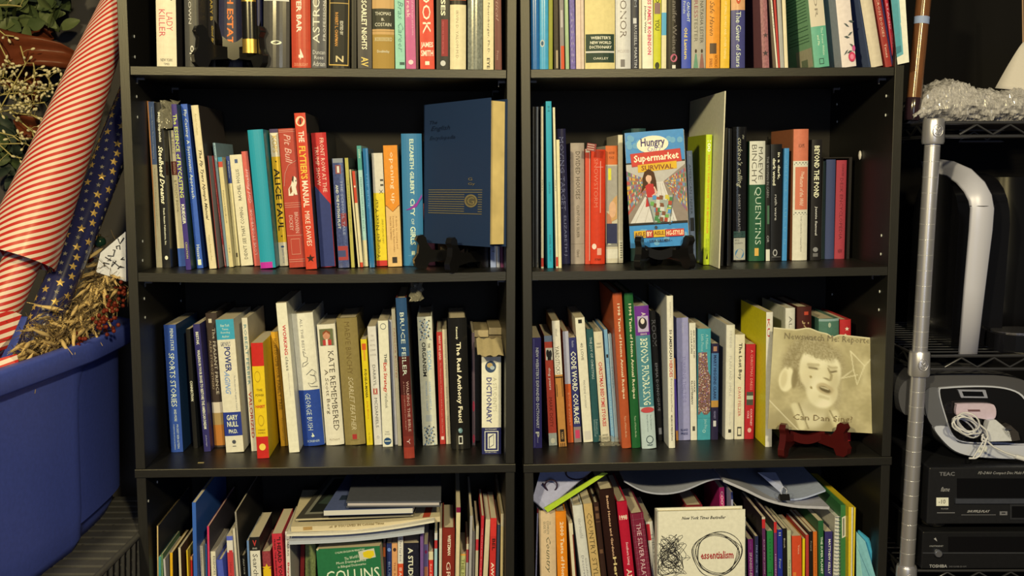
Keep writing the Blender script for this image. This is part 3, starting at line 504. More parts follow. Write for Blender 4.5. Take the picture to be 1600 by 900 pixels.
K(k,598.5,603,899,598,848,'#4a3230','thin dark spine with orange blot behind the green dictionary',[('#',.05,.15,.8,.5,'#c0602a')],hard=0,sb=.05)
K(k,604,612,899,604,849,'#28345c','navy spine with a small round logo',[('O',.05,.09,.7,.5,'#6a86b0'),('BLUES',.2,.4,.4,.5,'#8a9cc0')],hard=0,sb=.05)
K(k,612.5,621,899,612.3,849,'#d2985a','apricot spine with a dark round logo',[('O',.05,.09,.6,.5,'#4a3020'),('THE RANGE',.2,.5,.3,.5,'#8a4a24')],hard=0,sb=.05)
K(k,621.7,630,899,621.7,836,'#d2512a','spine white above and orange red below',[('A First Year Book',.03,.26,.4,.5,'#5a5a68'),('IS A DARK',.32,.55,.5,.5,'#e8c8a0','b')],[(0,.28,'#dcd2b8')],hard=0,sb=.045)
K(k,631,655,899,630.5,849,'#1e1d24','wide black paperback titled A Student in white capitals',[('A STUDENT',.05,.5,.32,.45,'#e2dcc8','b')],hard=0,sb=.045,kind='mottle')
K(k,656.6,661.5,899,656.6,830,'#74527c','slim violet spine right of the black paperback',hard=0,sb=.03)
K(k,662.5,669,899,662.2,851,'#665a7c','purple grey spine with a small orange panel',[('O',.06,.1,.6,.5,'#8a2a50'),('#',.24,.36,.8,.5,'#b8744a')],hard=0,sb=.045)
K(k,669.8,677,899,669.5,862,'#cf3428','narrow cream-topped red spine',[('Red &',.15,.3,.4,.5,'#f0b890')],[(0,.1,'#d8c890')],hard=0,sb=.05)
K(k,678.5,683,899,679,833,'#9fbcc4','thin pale blue spine with a red band',[],[(0,.06,'#c9c4ac'),(.07,.15,'#b03430')],hard=0,sb=.045)
K(k,686,690,899,686.5,826,'#cdbf98','thin cream board against the brown red hardcover',hard=0,sb=.035)
K(k,691,710.5,899,691.5,826,'#822c1e','wide brown red hardcover titled Great in cream',[('WEITZMAN',.06,.24,.24,.55,'#efe0c0','b'),('GREAT',.3,.65,.34,.5,'#e4c8a0')],hard=1,sb=.03)
K(k,711,717.5,899,713,793,'#d8c68c','tall cream spine with a maroon tip',[],[(0,.04,'#7c1c38')],hard=0,sb=.04,d=.24)
K(k,718.5,727,899,719.5,866,'#b3b468','pale green spine lettered The M above a paper bundle',[('THE MI',.06,.3,.5,.5,'#4a4a20')],[(0,.02,'#e0a040')],hard=0,sb=.05)
K(k,728,731.5,899,729,850,'#a03a3c','thin magazine with a dark red band',[],[(0,.06,'#c9bb90'),(.2,1,'#a8a090')],hard=0,sb=.04,name='magazine')
K(k,732.5,736.5,899,734.5,806,'#a39c8a','thin tall grey magazine bending left at the top',hard=0,sb=.03,name='magazine',side='#3a3834',d=.23)
K(k,737.5,741,899,738.5,830,'#847a6a','thin grey brown magazine between two paler ones',hard=0,sb=.04,name='magazine')
K(k,742.5,747,899,744,822,'#b8ac84','thin cream magazine with a red lower band',[],[(.12,.22,'#b83234')],hard=0,sb=.04,name='magazine')
K(k,748.5,753,899,752,806,'#bb2c30','narrow scarlet spine leaning right',[('THE LITTLE RED BOOK OF',.1,.5,.3,.5,'#e89888')],hard=0,sb=.035)
K(k,755,762,899,759,812,'#cdbd8c','cream magazine bundle beside the Away spine',hard=0,sb=.035,name='magazine',pg='#d6c89c')
K(k,764.5,774,899,766.5,810,'#c03028','red paperback titled Away From in white capitals',[('BEL',.17,.27,.5,.6,'#3a1814','b'),('AWAY FROM',.37,.75,.5,.5,'#f0dcb8','b')],[(0,.15,'#cf362c')],hard=0,sb=.035)
K(k,775,779.5,899,777,820,'#38404a','thin slate grey magazine right of the Away spine',hard=0,sb=.04,name='magazine')
K(k,782,786,899,783,803,'#c9b070','thin cream gold magazine at the right end',[],[(0,.1,'#c9b888')],hard=0,sb=.03,name='magazine',d=.235)
# ---------------------------------------------------------------- right case, top shelf
k = 'R1'; H = .24
K(k,830.5,843,109.5,829.5,0,'#2c6690','deep blue glossy hardcover against the left panel',H=H,hard=1,g=.25,coat=.4)
K(k,843.5,857,109.5,843,0,'#4c9cb2','light blue glossy hardcover with a round silver crest',[('O',.8,.85,.5,.3,'#b8b8a0'),('O',.81,.84,.3,.3,'#3a5a6a')],H=H,hard=1,g=.25,coat=.4)
K(k,857.5,863.5,109.5,857.5,0,'#8d8c2a','narrow olive green spine',H=H-.03,hard=0)
K(k,866,873.5,109.5,865,0,'#2c2118','dark brown spine with a pale smudge near the foot',[('#',.86,.99,.4,.6,'#a8946a')],H=H-.02,hard=0,kind='mottle')
K(k,875.5,882,109.5,874,0,'#857a6c','narrow taupe spine with an orange foot',[('#',.82,1,.8,.6,'#c9502c'),('#',.55,.68,.5,.5,'#b8ac98')],H=H-.03,hard=0)
K(k,884,889.5,109.5,882,0,'#9dae78','narrow pale green glossy spine',H=H-.02,hard=0,g=.2)
K(k,891.5,899.5,109.5,889.5,0,'#685986','narrow purple spine speckled white',[('.:.:.:.:.',.6,.95,.4,.5,'#b8a8c0')],H=H-.015,hard=0,kind='mottle')
K(k,900.5,913,109.5,899.5,0,'#d4bb98','pinkish cream spine with a thin brown line',[('#',.0,1.,.05,.6,'#8a5a44')],H=H-.01,hard=0)
K(k,914.5,961.5,109.5,914,0,'#d9c47c','very wide yellow dictionary with a dark green label',[('#',.765,.955,.95,.5,'#2b3c2c'),('WEBSTER\'S',.78,.8,.66,.52,'#e6dcb8','hb'),('NEW WORLD',.812,.832,.7,.52,'#e6dcb8','hb'),('DICTIONARY',.842,.862,.74,.52,'#e6dcb8','hb'),('#',.878,.89,.95,.5,'#c9c0a4'),('OAKLEY',.92,.935,.5,.52,'#e6dcb8','h')],H=H,hard=1,g=.5)
K(k,962.5,986,109.5,962,0,'#cec7b6','white spine with the large word Honor',[('OF THONOR',.3,.79,.42,.5,'#6a5a4a','n'),('MCLEOD',.87,.89,.75,.5,'#b8a88c','h'),('#',.935,.985,.28,.45,'#7a7264')],H=H,hard=1,g=.35)
K(k,987,997.5,109.5,986.5,0,'#35353a','narrow charcoal spine with grey capitals beside the Honor spine',[('RUSSELL MARTIN',.68,.99,.4,.6,'#c9c4b0'),('#',.63,.67,.5,.5,'#c9c4b0'),('DREAM',.3,.55,.4,.6,'#8a8a80')],H=H-.02,hard=0)
K(k,998.5,1002.5,109.5,998.5,0,'#c9b988','thin cream spine left of the pink-lettered white paperback',hard=0,H=H-.02)
K(k,1003.5,1020.5,109.5,1003,0,'#e4dab8','white paperback with pink capitals and black author name',[('SWISS FAMILY ROBINSON',.45,.9,.36,.66,'#cf4058','b'),('Johann Wyss',.56,.75,.2,.28,'#3a362c','b')],H=H-.01,hard=0)
K(k,1021,1032.5,109.5,1021.5,0,'#c2bd2a','acid yellow green spine',[('A WORD',.35,.52,.5,.5,'#3a3a10','b'),('YOU',.64,.72,.6,.5,'#5a5a18','b'),('#',.52,.6,.8,.5,'#8a6a5a'),('O',.95,1.,.6,.5,'#3a3a20')],H=H-.02,hard=0)
K(k,1033.5,1041,109.5,1034,0,'#d9cb92','narrow cream spine with a sky blue block',[('#',.6,.76,.98,.5,'#5aa0b8')],H=H-.015,hard=0)
K(k,1042,1063.5,109.5,1042,0,'#211d19','black jacket with grey name and pink round logo',[('Jennifer Weiner',.5,.9,.42,.5,'#7c7260'),('O',.9,.955,.5,.5,'#b8606a'),('#',.975,1.,.25,.5,'#d8d0b8'),('#',.3,.47,.8,.55,'#5a4440')],H=H,hard=1)
K(k,1065,1079.5,109.5,1065,0,'#3f4f98','blue paperback with yellow and white lettering',[('A FISH CAUGHT',.4,.66,.3,.72,'#c9cfd8','b'),('David Proulx',.42,.6,.25,.3,'#c9cfd8'),('Old Lantern',.7,.93,.35,.45,'#e0c860','b')],H=H-.02,hard=0)
K(k,1080.5,1102.5,109.5,1081,0,'#a39a7e','grey cream spine with green and brown dressed figures',[('MISTRESS',.42,.66,.26,.3,'#8a4a4a'),('TESTER',.66,.82,.24,.3,'#6a6450'),('NATASHA LESTER',.55,.83,.24,.7,'#5a5444')],H=H,hard=0)
BOOKS[-1]['sp'] = lambda root, w, h, D: (lambda p: ([p.poly([(c-.05,.9),(c+.05,.9),(c+.09,.93),(c+.17,.995),(c-.17,.995),(c-.09,.93)], m) or p.oval(c,.882,.07,.013,'#3a2a1c') for c, m in ((.3,'#5f8a66'),(.72,'#8a5a48'))], p.done(root, 'figure_print')))(Print(w, h, -.0005))
K(k,1103.5,1124.5,109,1104.5,0,'#e0912f','orange jacket titled Safe Haven',[('Safe Haven',.55,.78,.34,.4,'#6a4a22','i'),('#',.83,.9,.5,.5,'#5a4630'),('NICHOLAS',.91,.99,.22,.72,'#8a4a1a'),('SPARKS',.93,.99,.22,.34,'#8a4a1a')],H=H,hard=1)
K(k,1125.5,1140.5,109,1127,0,'#dcae30','golden yellow paperback with fine white lettering',[('A LONG TITLE OF SMALL WORDS AND OTHER THINGS',.35,.93,.24,.5,'#f2dc90')],H=H-.02,hard=0)
K(k,1141.5,1164.5,108.5,1141.5,0,'#46456a','navy and peach jacket titled The Giver of Stars',[('The Giver',.62,.82,.36,.5,'#d8dccf'),('of Stars',.84,.99,.32,.5,'#d8dccf'),('O',.5,.57,.34,.5,'#c0502a'),('O',.52,.55,.14,.5,'#efe0c0')],[(0,.61,'#cf9a62')],H=H,hard=1,g=.3)
K(k,1191.5,1210.5,107.5,1187.5,0,'#8f5c56','dusty pink floral paperback with a yellow sticker',[('*',.72,.82,.8,.6,'#4a3a38'),('*',.84,.95,.9,.5,'#3f3534')],H=H-.01,hard=0,kind='mottle',side='#96605a',d=.15)
K(k,1211.5,1215.5,107,1202.5,0,'#e0d8bc','thin white spine leaning left',[('Helen H. Rudd',.48,.72,.4,.5,'#4a463a')],hard=0,H=H-.01,side='#c9b088')
K(k,1216,1219,107,1209,0,'#b5362e','thin red spine leaning left beside the white one',hard=0,H=H-.01)
K(k,1219.5,1225.5,106.8,1214,0,'#a5a08a','thin grey magazine with pale stripe',hard=0,H=H-.01,name='magazine')
K(k,1226.2,1231.5,106.6,1222,0,'#dfcc98','thin cream spine against the green back cover',hard=0,H=H-.02)
K(k,1273,1296.5,106,1263,0,'#62a17a','green paperback whose printed back cover shows',[('#',.3,.72,.98,.5,'#cfbf98'),('OR',.5,.66,.2,.45,'#8a7e64'),('The Power Within',.73,.92,.14,.7,'#cfe0c8'),('and Me',.78,.85,.14,.42,'#e0ecd0'),('#',.94,.98,.3,.5,'#2d4a3c'),('#',.945,.975,.22,.5,'#62a17a')],H=H-.005,hard=0,side='#a2d08e',d=.135)
def flowers(root, w, h, D):
    p = Print(w, h, -.0014)
    for u, v, a in ((.55,.72,.5),(.75,.78,-.4),(.5,.8,.2),(.8,.86,.5),(.35,.9,-.6),(.9,.7,.2),(.6,.9,-.2)):
        p.poly([(u-.2*math.cos(a), v-.03*math.sin(a)), (u, v-.008), (u+.2*math.cos(a), v+.03*math.sin(a)), (u, v+.008)], '#4a5246')
    p.oval(.72,.935,.24,.033,'#c43a52'); p.oval(.72,.935,.13,.018,'#dc7a84'); p.oval(.9,.88,.1,.02,'#c05078'); p.done(root, 'flower_print')
K(k,1316,1338.5,104.5,1306,0,'#ddcbb0','pale jacket with a red rose near the foot',[('Still Leah',.2,.5,.001,.5,'#5a5a74')],H=H,hard=0,side='#c2bec6',d=.14,sp=flowers)
K(k,1362,1380.5,103.5,1345,0,'#cdbb92','wide cream spine with a slate blue cover side',hard=1,H=H-.005,side='#66707f',d=.13,g=.4)
K(k,1383.5,1393.5,103,1366,0,'#98332a','brick red spine leaning left, lettered Cross',[('CROSS DOXIES',.5,.78,.36,.5,'#e0b890'),('Times',.83,.93,.36,.5,'#e0b890')],H=H-.02,hard=0)
# ---------------------------------------------------------------- right case, second shelf
k = 'R2'
K(k,832,835.5,417.5,832,167,'#26241f','thin black folder at the left end',hard=0,name='magazine',g=.25)
K(k,836.3,842.8,418,836.5,167,'#2b2924','black glossy binder with a grey edge',[('#',.02,.97,.15,.5,'#77766c')],hard=0,name='magazine',g=.18,coat=.7)
K(k,845.7,849.3,419.5,845.2,166.5,'#dccf9c','thin cream pamphlet with red foot, left of teal',[('FIRST',.45,.52,.4,.5,'#6a6250')],[(.935,.99,'#c4402c')],hard=0)
K(k,855.8,864.3,419,852.8,158.5,'#2b9ba2','tallest teal hardcover',[('H',.03,.06,.4,.5,'#1a6a70'),('SURVIVOR',.48,.55,.3,.5,'#1a6a70'),('DANIEL H. PREVOST',.8,.96,.3,.5,'#1a5a60')],hard=0,kind='cloth')
K(k,869,872.2,419,863.8,168,'#dccf9c','thin cream pamphlet with red foot, right of teal',[('FIRST',.45,.52,.4,.5,'#6a6250')],[(.93,.99,'#c4402c')],hard=0)
K(k,872.8,877.5,419,869.3,218.5,'#dfd093','thin shorter cream booklet before the navy jacket',hard=0)
K(k,878.5,891,413,871,201.6,'#2c2a42','navy jacket titled Moving Target in grey',[('MOVING TARGET',.06,.6,.5,.42,'#8c8ca0','n'),('ELIZABETH J.',.64,.95,.4,.5,'#8c8ca0','n')],hard=1)
K(k,892.3,913.5,413,891.5,223.6,'#a6957a','tan jacket titled Divided Houses',[('DIVIDED HOUSES',.07,.46,.32,.52,'#4a3f2e'),('CLINTON & SILBER',.51,.78,.2,.52,'#5a4e3a'),('#',.83,.833,.95,.5,'#7a6c54'),('Oxford',.88,.94,.2,.52,'#5a4e3a')],hard=1)
K(k,914.5,922,413,914.6,233,'#cf4a2e','narrow scarlet spine with torn white edge',[('#',.0,.03,.9,.5,'#e0d4b4'),('#',.03,.97,.12,.9,'#dcb898')],hard=0)
K(k,922.8,945.3,413,923.5,234,'#cc3a1e','wide vermilion jacket with rubbed edges',[('SNOWSTORM',.08,.5,.26,.35,'#dc7a58','n'),('#',.15,.153,.5,.6,'#e8b090'),('#',.1,.55,.04,.66,'#e8b090'),('O',.82,.87,.3,.25,'#e8d0b0'),('#',.86,.92,.3,.6,'#e0a080'),('PUTNAM',.95,.97,.4,.5,'#5a2a18','h')],hard=1)
def woman(root, w, h, D):
    p = Print(w, h, -.0008); p.rect(.06,.17,.94,.55,'#a29a82'); p.poly([(.3,.5),(.7,.44),(.94,.42),(.94,.62),(.2,.66)],'#c89a5c'); p.oval(.55,.54,.3,.07,'#d8a878'); p.poly([(.06,.56),(.4,.6),(.5,.66),(.06,.7)],'#b87a54'); p.rect(.06,.66,.94,.83,'#2c3048'); p.rect(.2,.19,.45,.29,'#d8cf3a'); p.text('Pursuit',.55,.24,.56,.3,'#5a5444'); p.done(root,'portrait_print')
K(k,947,965.5,410.5,946.3,228,'#c9bd96','worn paperback with orange top and woman\'s portrait',[('BETH',.7,.8,.24,.74,'#dfe0d8','b'),('WISEMAN',.66,.84,.24,.3,'#dfe0d8','b'),('ANOTHER',.05,.07,.5,.5,'#7a3a1c','h'),('PLACE',.09,.11,.4,.5,'#7a3a1c','h')],[(0,.16,'#cf6a30'),(.83,.86,'#8a8470'),(.88,.96,'#d8cfac')],hard=0,sp=woman)
K(k,966.5,973.5,410.5,965.7,211,'#d9cb9e','cream paperback with a torn spine and barcode',[('#',.82,.98,.8,.6,'#e8dec0'),('|||||||',.84,.96,.5,.6,'#4a463a')],hard=0,side='#b8a880')
K(k,987,1009,409,987,201,'#24403a','dark green hardcover seen behind the supermarket paperback',hard=1,sb=.16,d=.12)
K(k,1079.5,1089.5,407,1073,236,'#77828c','grey blue spine titled American Sniper',[('AMERICAN SNIPER',.12,.57,.4,.45,'#3a444e'),('#',.6,.72,.7,.5,'#2a2c2c'),('CHRIS',.78,.9,.34,.5,'#3a444e'),('THE #1',.03,.05,.5,.5,'#b8bcb8','h')],hard=1,side='#8c9494',d=.15)
K(k,1096.5,1116.8,414,1101,210.5,'#b9c62a','lime green jacket titled 100 Ways to Supercharge Metabolism',[('100',.045,.13,.55,.5,'#e6ecc0','b'),('WAYS TO SUPERCHARGE YOUR METABOLISM',.15,.755,.34,.5,'#d08a2a','b'),('Phoebe M.D.',.8,.9,.14,.68,'#4a5410'),('Marissa M.D.',.8,.9,.14,.4,'#4a5410')],hard=1,side='#a8b01f',g=.35,d=.15)
BOOKS[-1]['sp'] = lambda root, w, h, D: (lambda p: (p.poly([(.35,.955),(.6,.91),(.68,.955)], '#23240c'), p.done(root, 'sail_logo_print')))(Print(w, h, -.0006))
K(k,1121.5,1124.8,415,1131,142.5,'#d8cb9c','tall thin cream cardboard folder rising above its neighbours',hard=0,side='#ece2bc',d=.27,name='folder',sb=.01)
K(k,1126,1132,411,1134,200,'#191713','black glossy book right of the cream folder',hard=0,sb=.05)
K(k,1133.5,1141.5,410,1136,201,'#1f1d19','black spine left of the handwritten title',hard=0,g=.25,sb=.05)
K(k,1145.3,1166,407,1146,198.5,'#201e1b','black plastic-wrapped jacket lettered calling with library sticker',[('the',.06,.09,.14,.75,'#e6dfc6','i'),('cuckoo\'s calling',.08,.45,.46,.45,'#ece5cc','i'),('ROBERT GALBRAITH',.5,.78,.17,.45,'#b8b2a0'),('#',.775,.82,.86,.5,'#4a6a5a'),('MYSTERY',.78,.815,.8,.5,'#1f2a24','h'),('#',.825,.99,.86,.5,'#dcd6c2'),('O',.905,.98,.66,.5,'#4a90b8'),('MYS',.835,.85,.3,.3,'#6a665a','h'),('GALBRAITH',.857,.87,.6,.42,'#6a665a','h')],hard=1,g=.15,coat=.8)
K(k,1171.2,1195.5,408.5,1172.3,220.8,'#275434','jacket white above green, titled Quentins',[('MAEVE',.05,.32,.28,.68,'#4a4436','n'),('BINCHY',.03,.35,.3,.28,'#4a4436','n'),('QUENTINS',.38,.86,.44,.5,'#c4cfa8','n'),('#',.89,.955,.26,.45,'#d8a84a')],[(0,.36,'#d6d0ba')],hard=1,g=.35)
K(k,1196.3,1203,406.6,1196.3,226.5,'#23221e','narrow black spine with grey lettering and white label',[('THE WOMAN IN CABIN',.1,.45,.5,.5,'#8a8678'),('#',.52,.68,.5,.6,'#4a6a4a'),('#',.9,1.,.9,.5,'#d8d2be'),('OR',.78,.84,.5,.5,'#a8a494')],hard=0)
K(k,1204,1221.3,406.8,1204.7,225.6,'#1c1b19','black paperback titled in a dark, dark wood',[('in a dark,',.07,.3,.26,.7,'#e4ddc6','b'),('dark wood',.12,.35,.26,.3,'#e4ddc6','b'),('ruth ware',.43,.65,.2,.45,'#cfc8b0'),('O',.9,.96,.4,.4,'#a8a494'),('O',.91,.95,.25,.4,'#1c1b19'),('#',.965,.968,.8,.5,'#8a8678')],hard=0,g=.3)
K(k,1222,1229.3,405,1225.8,231.8,'#478bb5','slim sky blue spine',[('VINTAGE COLLECTION',.1,.85,.4,.5,'#6aa4c4','n')],hard=0)
K(k,1238.5,1261.5,406.6,1241,202,'#dcd2ac','orange and white book titled The Return of the Wild',[('ADAMS',.11,.14,.4,.5,'#6a4434','h'),('#',.285,.61,.84,.55,'#cf7450'),('The',.32,.36,.2,.6,'#f0dcc0','i'),('Return of the Wild',.36,.58,.26,.55,'#f0dcc0','i'),('Social Connection for a Connected World',.66,.93,.12,.55,'#8a8068'),('.-.-.-.-.',.63,.65,.9,.5,'#6a6a5a','h'),('.-.-.-.-.',.25,.27,.9,.5,'#6a6a5a','h')],[(0,.24,'#cf7450')],hard=1,side='#a8663c',d=.14)
K(k,1266,1281.5,407,1269,218.5,'#1f1c1a','black paperback hand lettered Beyond the Pond',[('BEYOND THE POND',.05,.48,.52,.5,'#ece4cc','b'),('Jennie Samuel',.55,.79,.28,.5,'#cfc8b0','b'),('O',.89,.93,.5,.5,'#8a867a'),('#',.94,.97,.5,.5,'#6a665c')],hard=0)
K(k,1283,1288.5,400.4,1284.5,252,'#1e2b28','narrow dark green spine in the slipcase',hard=0,sb=.15,d=.13)
K(k,1289.3,1303.5,400,1292,249.5,'#404860','slate blue clothbound spine in the slipcase',hard=1,kind='cloth',g=.7,sb=.15,d=.13)
K(k,1304.3,1320,399,1308,250.6,'#a43c40','dusty red spine titled Desk Encyclopedia',[('DESK ENCYCLOPEDIA',.18,.8,.3,.5,'#5a2024','n'),('CONCISE',.04,.16,.2,.6,'#5a2024'),('NEW',.9,.94,.4,.5,'#5a2024','h')],hard=1,kind='cloth',g=.7,sb=.15,d=.13)
# ---------------------------------------------------------------- right case, third shelf
k = 'R3'
K(k,833,847,700.5,831.2,528,'#332d5c','navy purple paperback titled Expanded Dictionary',[('NEW WEBSTER\'S EXPANDED DICTIONARY',.09,.82,.34,.56,'#c4c2cc','b'),('#',.01,.99,.03,.2,'#8a86a8'),('P',.85,.9,.4,.5,'#dcd8d0','b'),('Promotional',.9,.95,.2,.55,'#a8a4b4')],hard=0)
def twodogs(root, w, h, D):
    p = Print(w, h, -.0003); p.rect(.1,.11,.95,.22,'#dcd4b4'); p.oval(.35,.16,.2,.035,'#262320'); p.oval(.68,.165,.18,.035,'#262320'); p.rect(.3,.18,.75,.22,'#262320'); p.oval(.5,.955,.28,.025,'#e6deba'); p.done(root,'dog_print')
K(k,858,871.7,696.7,850.2,525,'#bf4a34','red paperback titled dog years with two dogs pictured',[('dog years',.29,.49,.36,.45,'#efd0b0','b'),('MARK DOTY',.56,.83,.4,.45,'#6a2418')],[(0,.055,'#76848c'),(.885,1,'#b6b99c')],hard=0,sp=twodogs)
K(k,872.5,885.5,698.5,861,501.7,'#b9803c','wooden ruler patterned spine titled Yardsticks, white above',[('YARDSTICKS',.2,.42,.5,.45,'#4a4436'),('Wood',.06,.12,.3,.5,'#8a8470'),('#',.44,.45,.95,.5,'#2a2018'),('#',.44,.6,.08,.85,'#2a2018'),('#',.5,.6,.08,.15,'#2a2018'),('#',.86,.96,.55,.5,'#2a2018'),('YARD',.88,.94,.25,.5,'#d8a860'),('#',.97,1.,.1,.25,'#2a2018'),('#',.97,1.,.1,.5,'#2a2018'),('#',.97,1.,.1,.75,'#2a2018')],[(0,.425,'#ded3ae')],hard=0)
K(k,887.3,896,685.7,879,518,'#c45826','spine pale lavender above and orange below',[('BOOK EXPERT',.55,.85,.35,.5,'#e09060')],[(0,.47,'#b2b0b8')],hard=0)
K(k,897.3,908.5,686.5,888.7,528,'#33345e','navy spine titled Code Word Courage in large white capitals',[('CODE WORD COURAGE',.13,.82,.72,.5,'#dcdad0','b'),('#',.88,.96,.6,.5,'#c4405a'),('Random',.03,.09,.3,.5,'#a8a8b8')],[(.85,1,'#8a7a6a')],hard=0)
K(k,912,926.5,690.7,898.5,497,'#e2d9b8','tall white paperback titled 40 Love',[('#',.015,.045,.4,.5,'#2a2822'),('40 LOVE',.2,.34,.26,.5,'#5a5444'),('MADELEINE WICKHAM',.5,.72,.2,.5,'#8a8470'),('#',.91,.98,.7,.5,'#cfc6a8')],hard=0,g=.35)
K(k,927.5,938,690,916,515,'#2b524c','dark green spine titled The Joy of Christmas',[('THE JOY OF CHRISTMAS',.07,.44,.45,.5,'#b8c4ac'),('Publications',.8,.93,.3,.65,'#8aa090'),('International',.8,.95,.3,.35,'#8aa090')],hard=1)
K(k,939.5,953,686.5,927.5,519,'#d9cda0','cream jacket titled Christmas Bedtime Stories in red',[('CHRISTMAS BEDTIME STORIES',.27,.86,.42,.5,'#bc3a38','b'),('GREAT',.1,.115,.5,.5,'#6a6450','h'),('CLASSICS',.13,.145,.6,.5,'#6a6450','h'),('BARNES',.93,.945,.6,.5,'#4a463a','h'),('& BOOKS',.955,.97,.6,.5,'#4a463a','h')],hard=1)
K(k,955,960,684,943.5,515,'#7ba4b4','thin light blue spine with darker lettering',[('CHRISTMAS CAROLS FOR THE FAMILY',.3,.9,.5,.5,'#a8c4c8'),('#',.22,.25,.6,.5,'#2a2420')],hard=0,side='#6c98ac')
K(k,961,966.5,684,950,522,'#a8bab4','thin pale grey blue spine beside the orange annual',[('STORIES',.3,.5,.5,.5,'#7a9a9c')],hard=0)
K(k,970.8,986.5,701,955.5,458,'#b0522a','tall burnt orange annual of recipes dated 1998',[('1998 Taste of Home Annual Recipes',.07,.68,.36,.52,'#e4cf9c','b'),('Taste of Home Books',.79,.93,.18,.52,'#e0bc88')],hard=1,g=.4)
K(k,987.8,1001,700.5,975.5,458,'#225a2a','tall green annual of recipes dated 1994',[('1994 Taste of Home Annual Recipes',.07,.68,.42,.52,'#dccf9c','b'),('Taste of Home Books',.79,.93,.2,.52,'#b8c490')],hard=1,g=.4)
def fund(root, w, h, D):
    p = Print(w, h, -.0006); p.rect(.15,.07,.9,.18,'#b8a8b4'); p.oval(.5,.12,.3,.04,'#2a2424'); p.oval(.5,.105,.14,.02,'#e0d0b8'); p.text('GRACE',.3,.188,.75,.2,'#dcc8dc','b'); p.oval(.5,.725,.46,.02,'#bf4a44'); p.oval(.55,.935,.25,.028,'#3a4a48'); p.oval(.55,.935,.2,.022,'#b7c3ae'); p.text('WILEY',.35,.968,.75,.98,'#3a4a48','b'); p.done(root,'portrait_print')
K(k,1004,1026,702,991.3,479,'#b7c3ae','thick book titled Beyond Fundraising, purple teal and pale',[('BEYOND FUNDRAISING',.225,.69,.52,.52,'#dce0c8','b'),('A',.045,.07,.3,.6,'#dcc8dc','b'),('New Strategies for',.76,.87,.12,.7,'#6a7468'),('Nonprofit Innovation',.76,.88,.12,.45,'#6a7468')],[(0,.205,'#6e3280'),(.205,.705,'#518480')],hard=1,sp=fund)
K(k,1028,1038,685,1015,486,'#1d1b18','black jacket titled Room in grey capitals',[('ROOM',.07,.27,.7,.55,'#6f6c62','n'),('EMMA DONOGHUE',.4,.77,.42,.55,'#8a867a'),('#',.9,.95,.5,.5,'#8a867a')],hard=1)
K(k,1044,1055,700.5,1040.5,462.7,'#e2d8b6','tall cream hardcover titled 50 American Heroes',[('50 AMERICAN',.22,.41,.44,.5,'#2f2c28','b'),('HEROES',.42,.53,.5,.5,'#b83a30','b'),('Every Kid Should Meet',.54,.76,.34,.5,'#6a665a'),('MILLBROOK PRESS EDITION',.78,.95,.26,.5,'#4a463a','b'),('Denenberg & Roscoe',.04,.14,.26,.5,'#8a8470')],hard=1,side='#d9d0b0',g=.3)
K(k,1056.5,1059.8,686,1051.5,560,'#5c4890','thin spine banded purple and orange',[],[(0,.25,'#c98a4a'),(.88,1,'#c9883c')],hard=0)
K(k,1060.5,1078.5,685,1057,497,'#9c98ae','lavender jacket titled Turning the Tide',[('TURNING THE TIDE',.31,.69,.26,.58,'#7a7494','n'),('#',.28,.72,.02,.24,'#8a84a0'),('#',.28,.72,.02,.9,'#8a84a0'),('Revised and Expanded Edition',.36,.65,.14,.36,'#7a7494'),('ISLAND',.905,.925,.62,.5,'#2c3258','hb'),('PRESS',.935,.955,.6,.5,'#2c3258','hb'),('OCEAN',.04,.12,.2,.5,'#b8b4c4')],hard=0,g=.35)
K(k,1079.3,1089,681,1077,505,'#ded5b2','narrow white spine titled Sex Drugs and Cocoa Puffs',[('SEX, DRUGS, AND',.06,.3,.26,.7,'#4a463a','b'),('COCOA PUFFS',.06,.26,.26,.3,'#4a463a','b'),('CHUCK',.49,.59,.26,.7,'#4a463a','b'),('KLOSTERMAN',.49,.69,.26,.3,'#4a463a','b'),('#',.88,.92,.4,.5,'#4a463a')],hard=0)
def sprinkle(root, w, h, D):
    p = Print(w, h, -.0005); rr = random.Random(5)
    p.rect(.03,.21,.97,.77,'#7c5a4a')
    for c in ('#c9a878', '#4a3430', '#a86a5a', '#d8c49c', '#8a6a8a'):
        L = []
        for i in range(70):
            u, v = rr.uniform(.03,.9), rr.uniform(.2,.75); L.append((u, v, u+.07, v+.008))
        p.rects(L, c)
    p.poly([(.7,.2),(.97,.2),(.97,.42),(.8,.38)], '#479794'); p.poly([(.03,.78),(.3,.74),(.6,.79),(.97,.74),(.97,.8),(.03,.8)], '#479794'); p.done(root,'sprinkle_print')
K(k,1090,1110,680,1090.5,514,'#479794','teal paperback with a band of coloured sprinkles',[('A Million',.05,.18,.2,.7,'#a8ccbc'),('Little Pieces',.05,.2,.2,.35,'#a8ccbc'),('James Frey',.81,.9,.3,.6,'#a8ccbc'),('o',.905,.935,.25,.5,'#a8ccbc')],hard=0,sp=sprinkle)
K(k,1111,1122,673,1112,537,'#2a2438','small paperback with blue panel and gold strip',[('MARY HIGGINS CLARK',.12,.58,.4,.5,'#23304a','b'),('#',.03,.08,.5,.5,'#a87a5a'),('#',.8,.86,.4,.5,'#c9c4b8'),('NEARBY',.7,.78,.3,.5,'#8a8498')],[(.1,.59,'#4b7292'),(.59,.66,'#b8883c')],hard=0)
K(k,1133.5,1146.5,684,1135.5,508,'#ddd4b4','white hardcover titled Plain and Simple',[('SUE BENDER',.05,.2,.26,.5,'#a8a084','n'),('PLAIN AND SIMPLE',.27,.62,.28,.5,'#a8a084','n'),('HarperSan',.76,.88,.2,.5,'#b8b094'),('#',.91,.94,.35,.5,'#3a362c')],hard=1,side='#d4ccb0',g=.35)
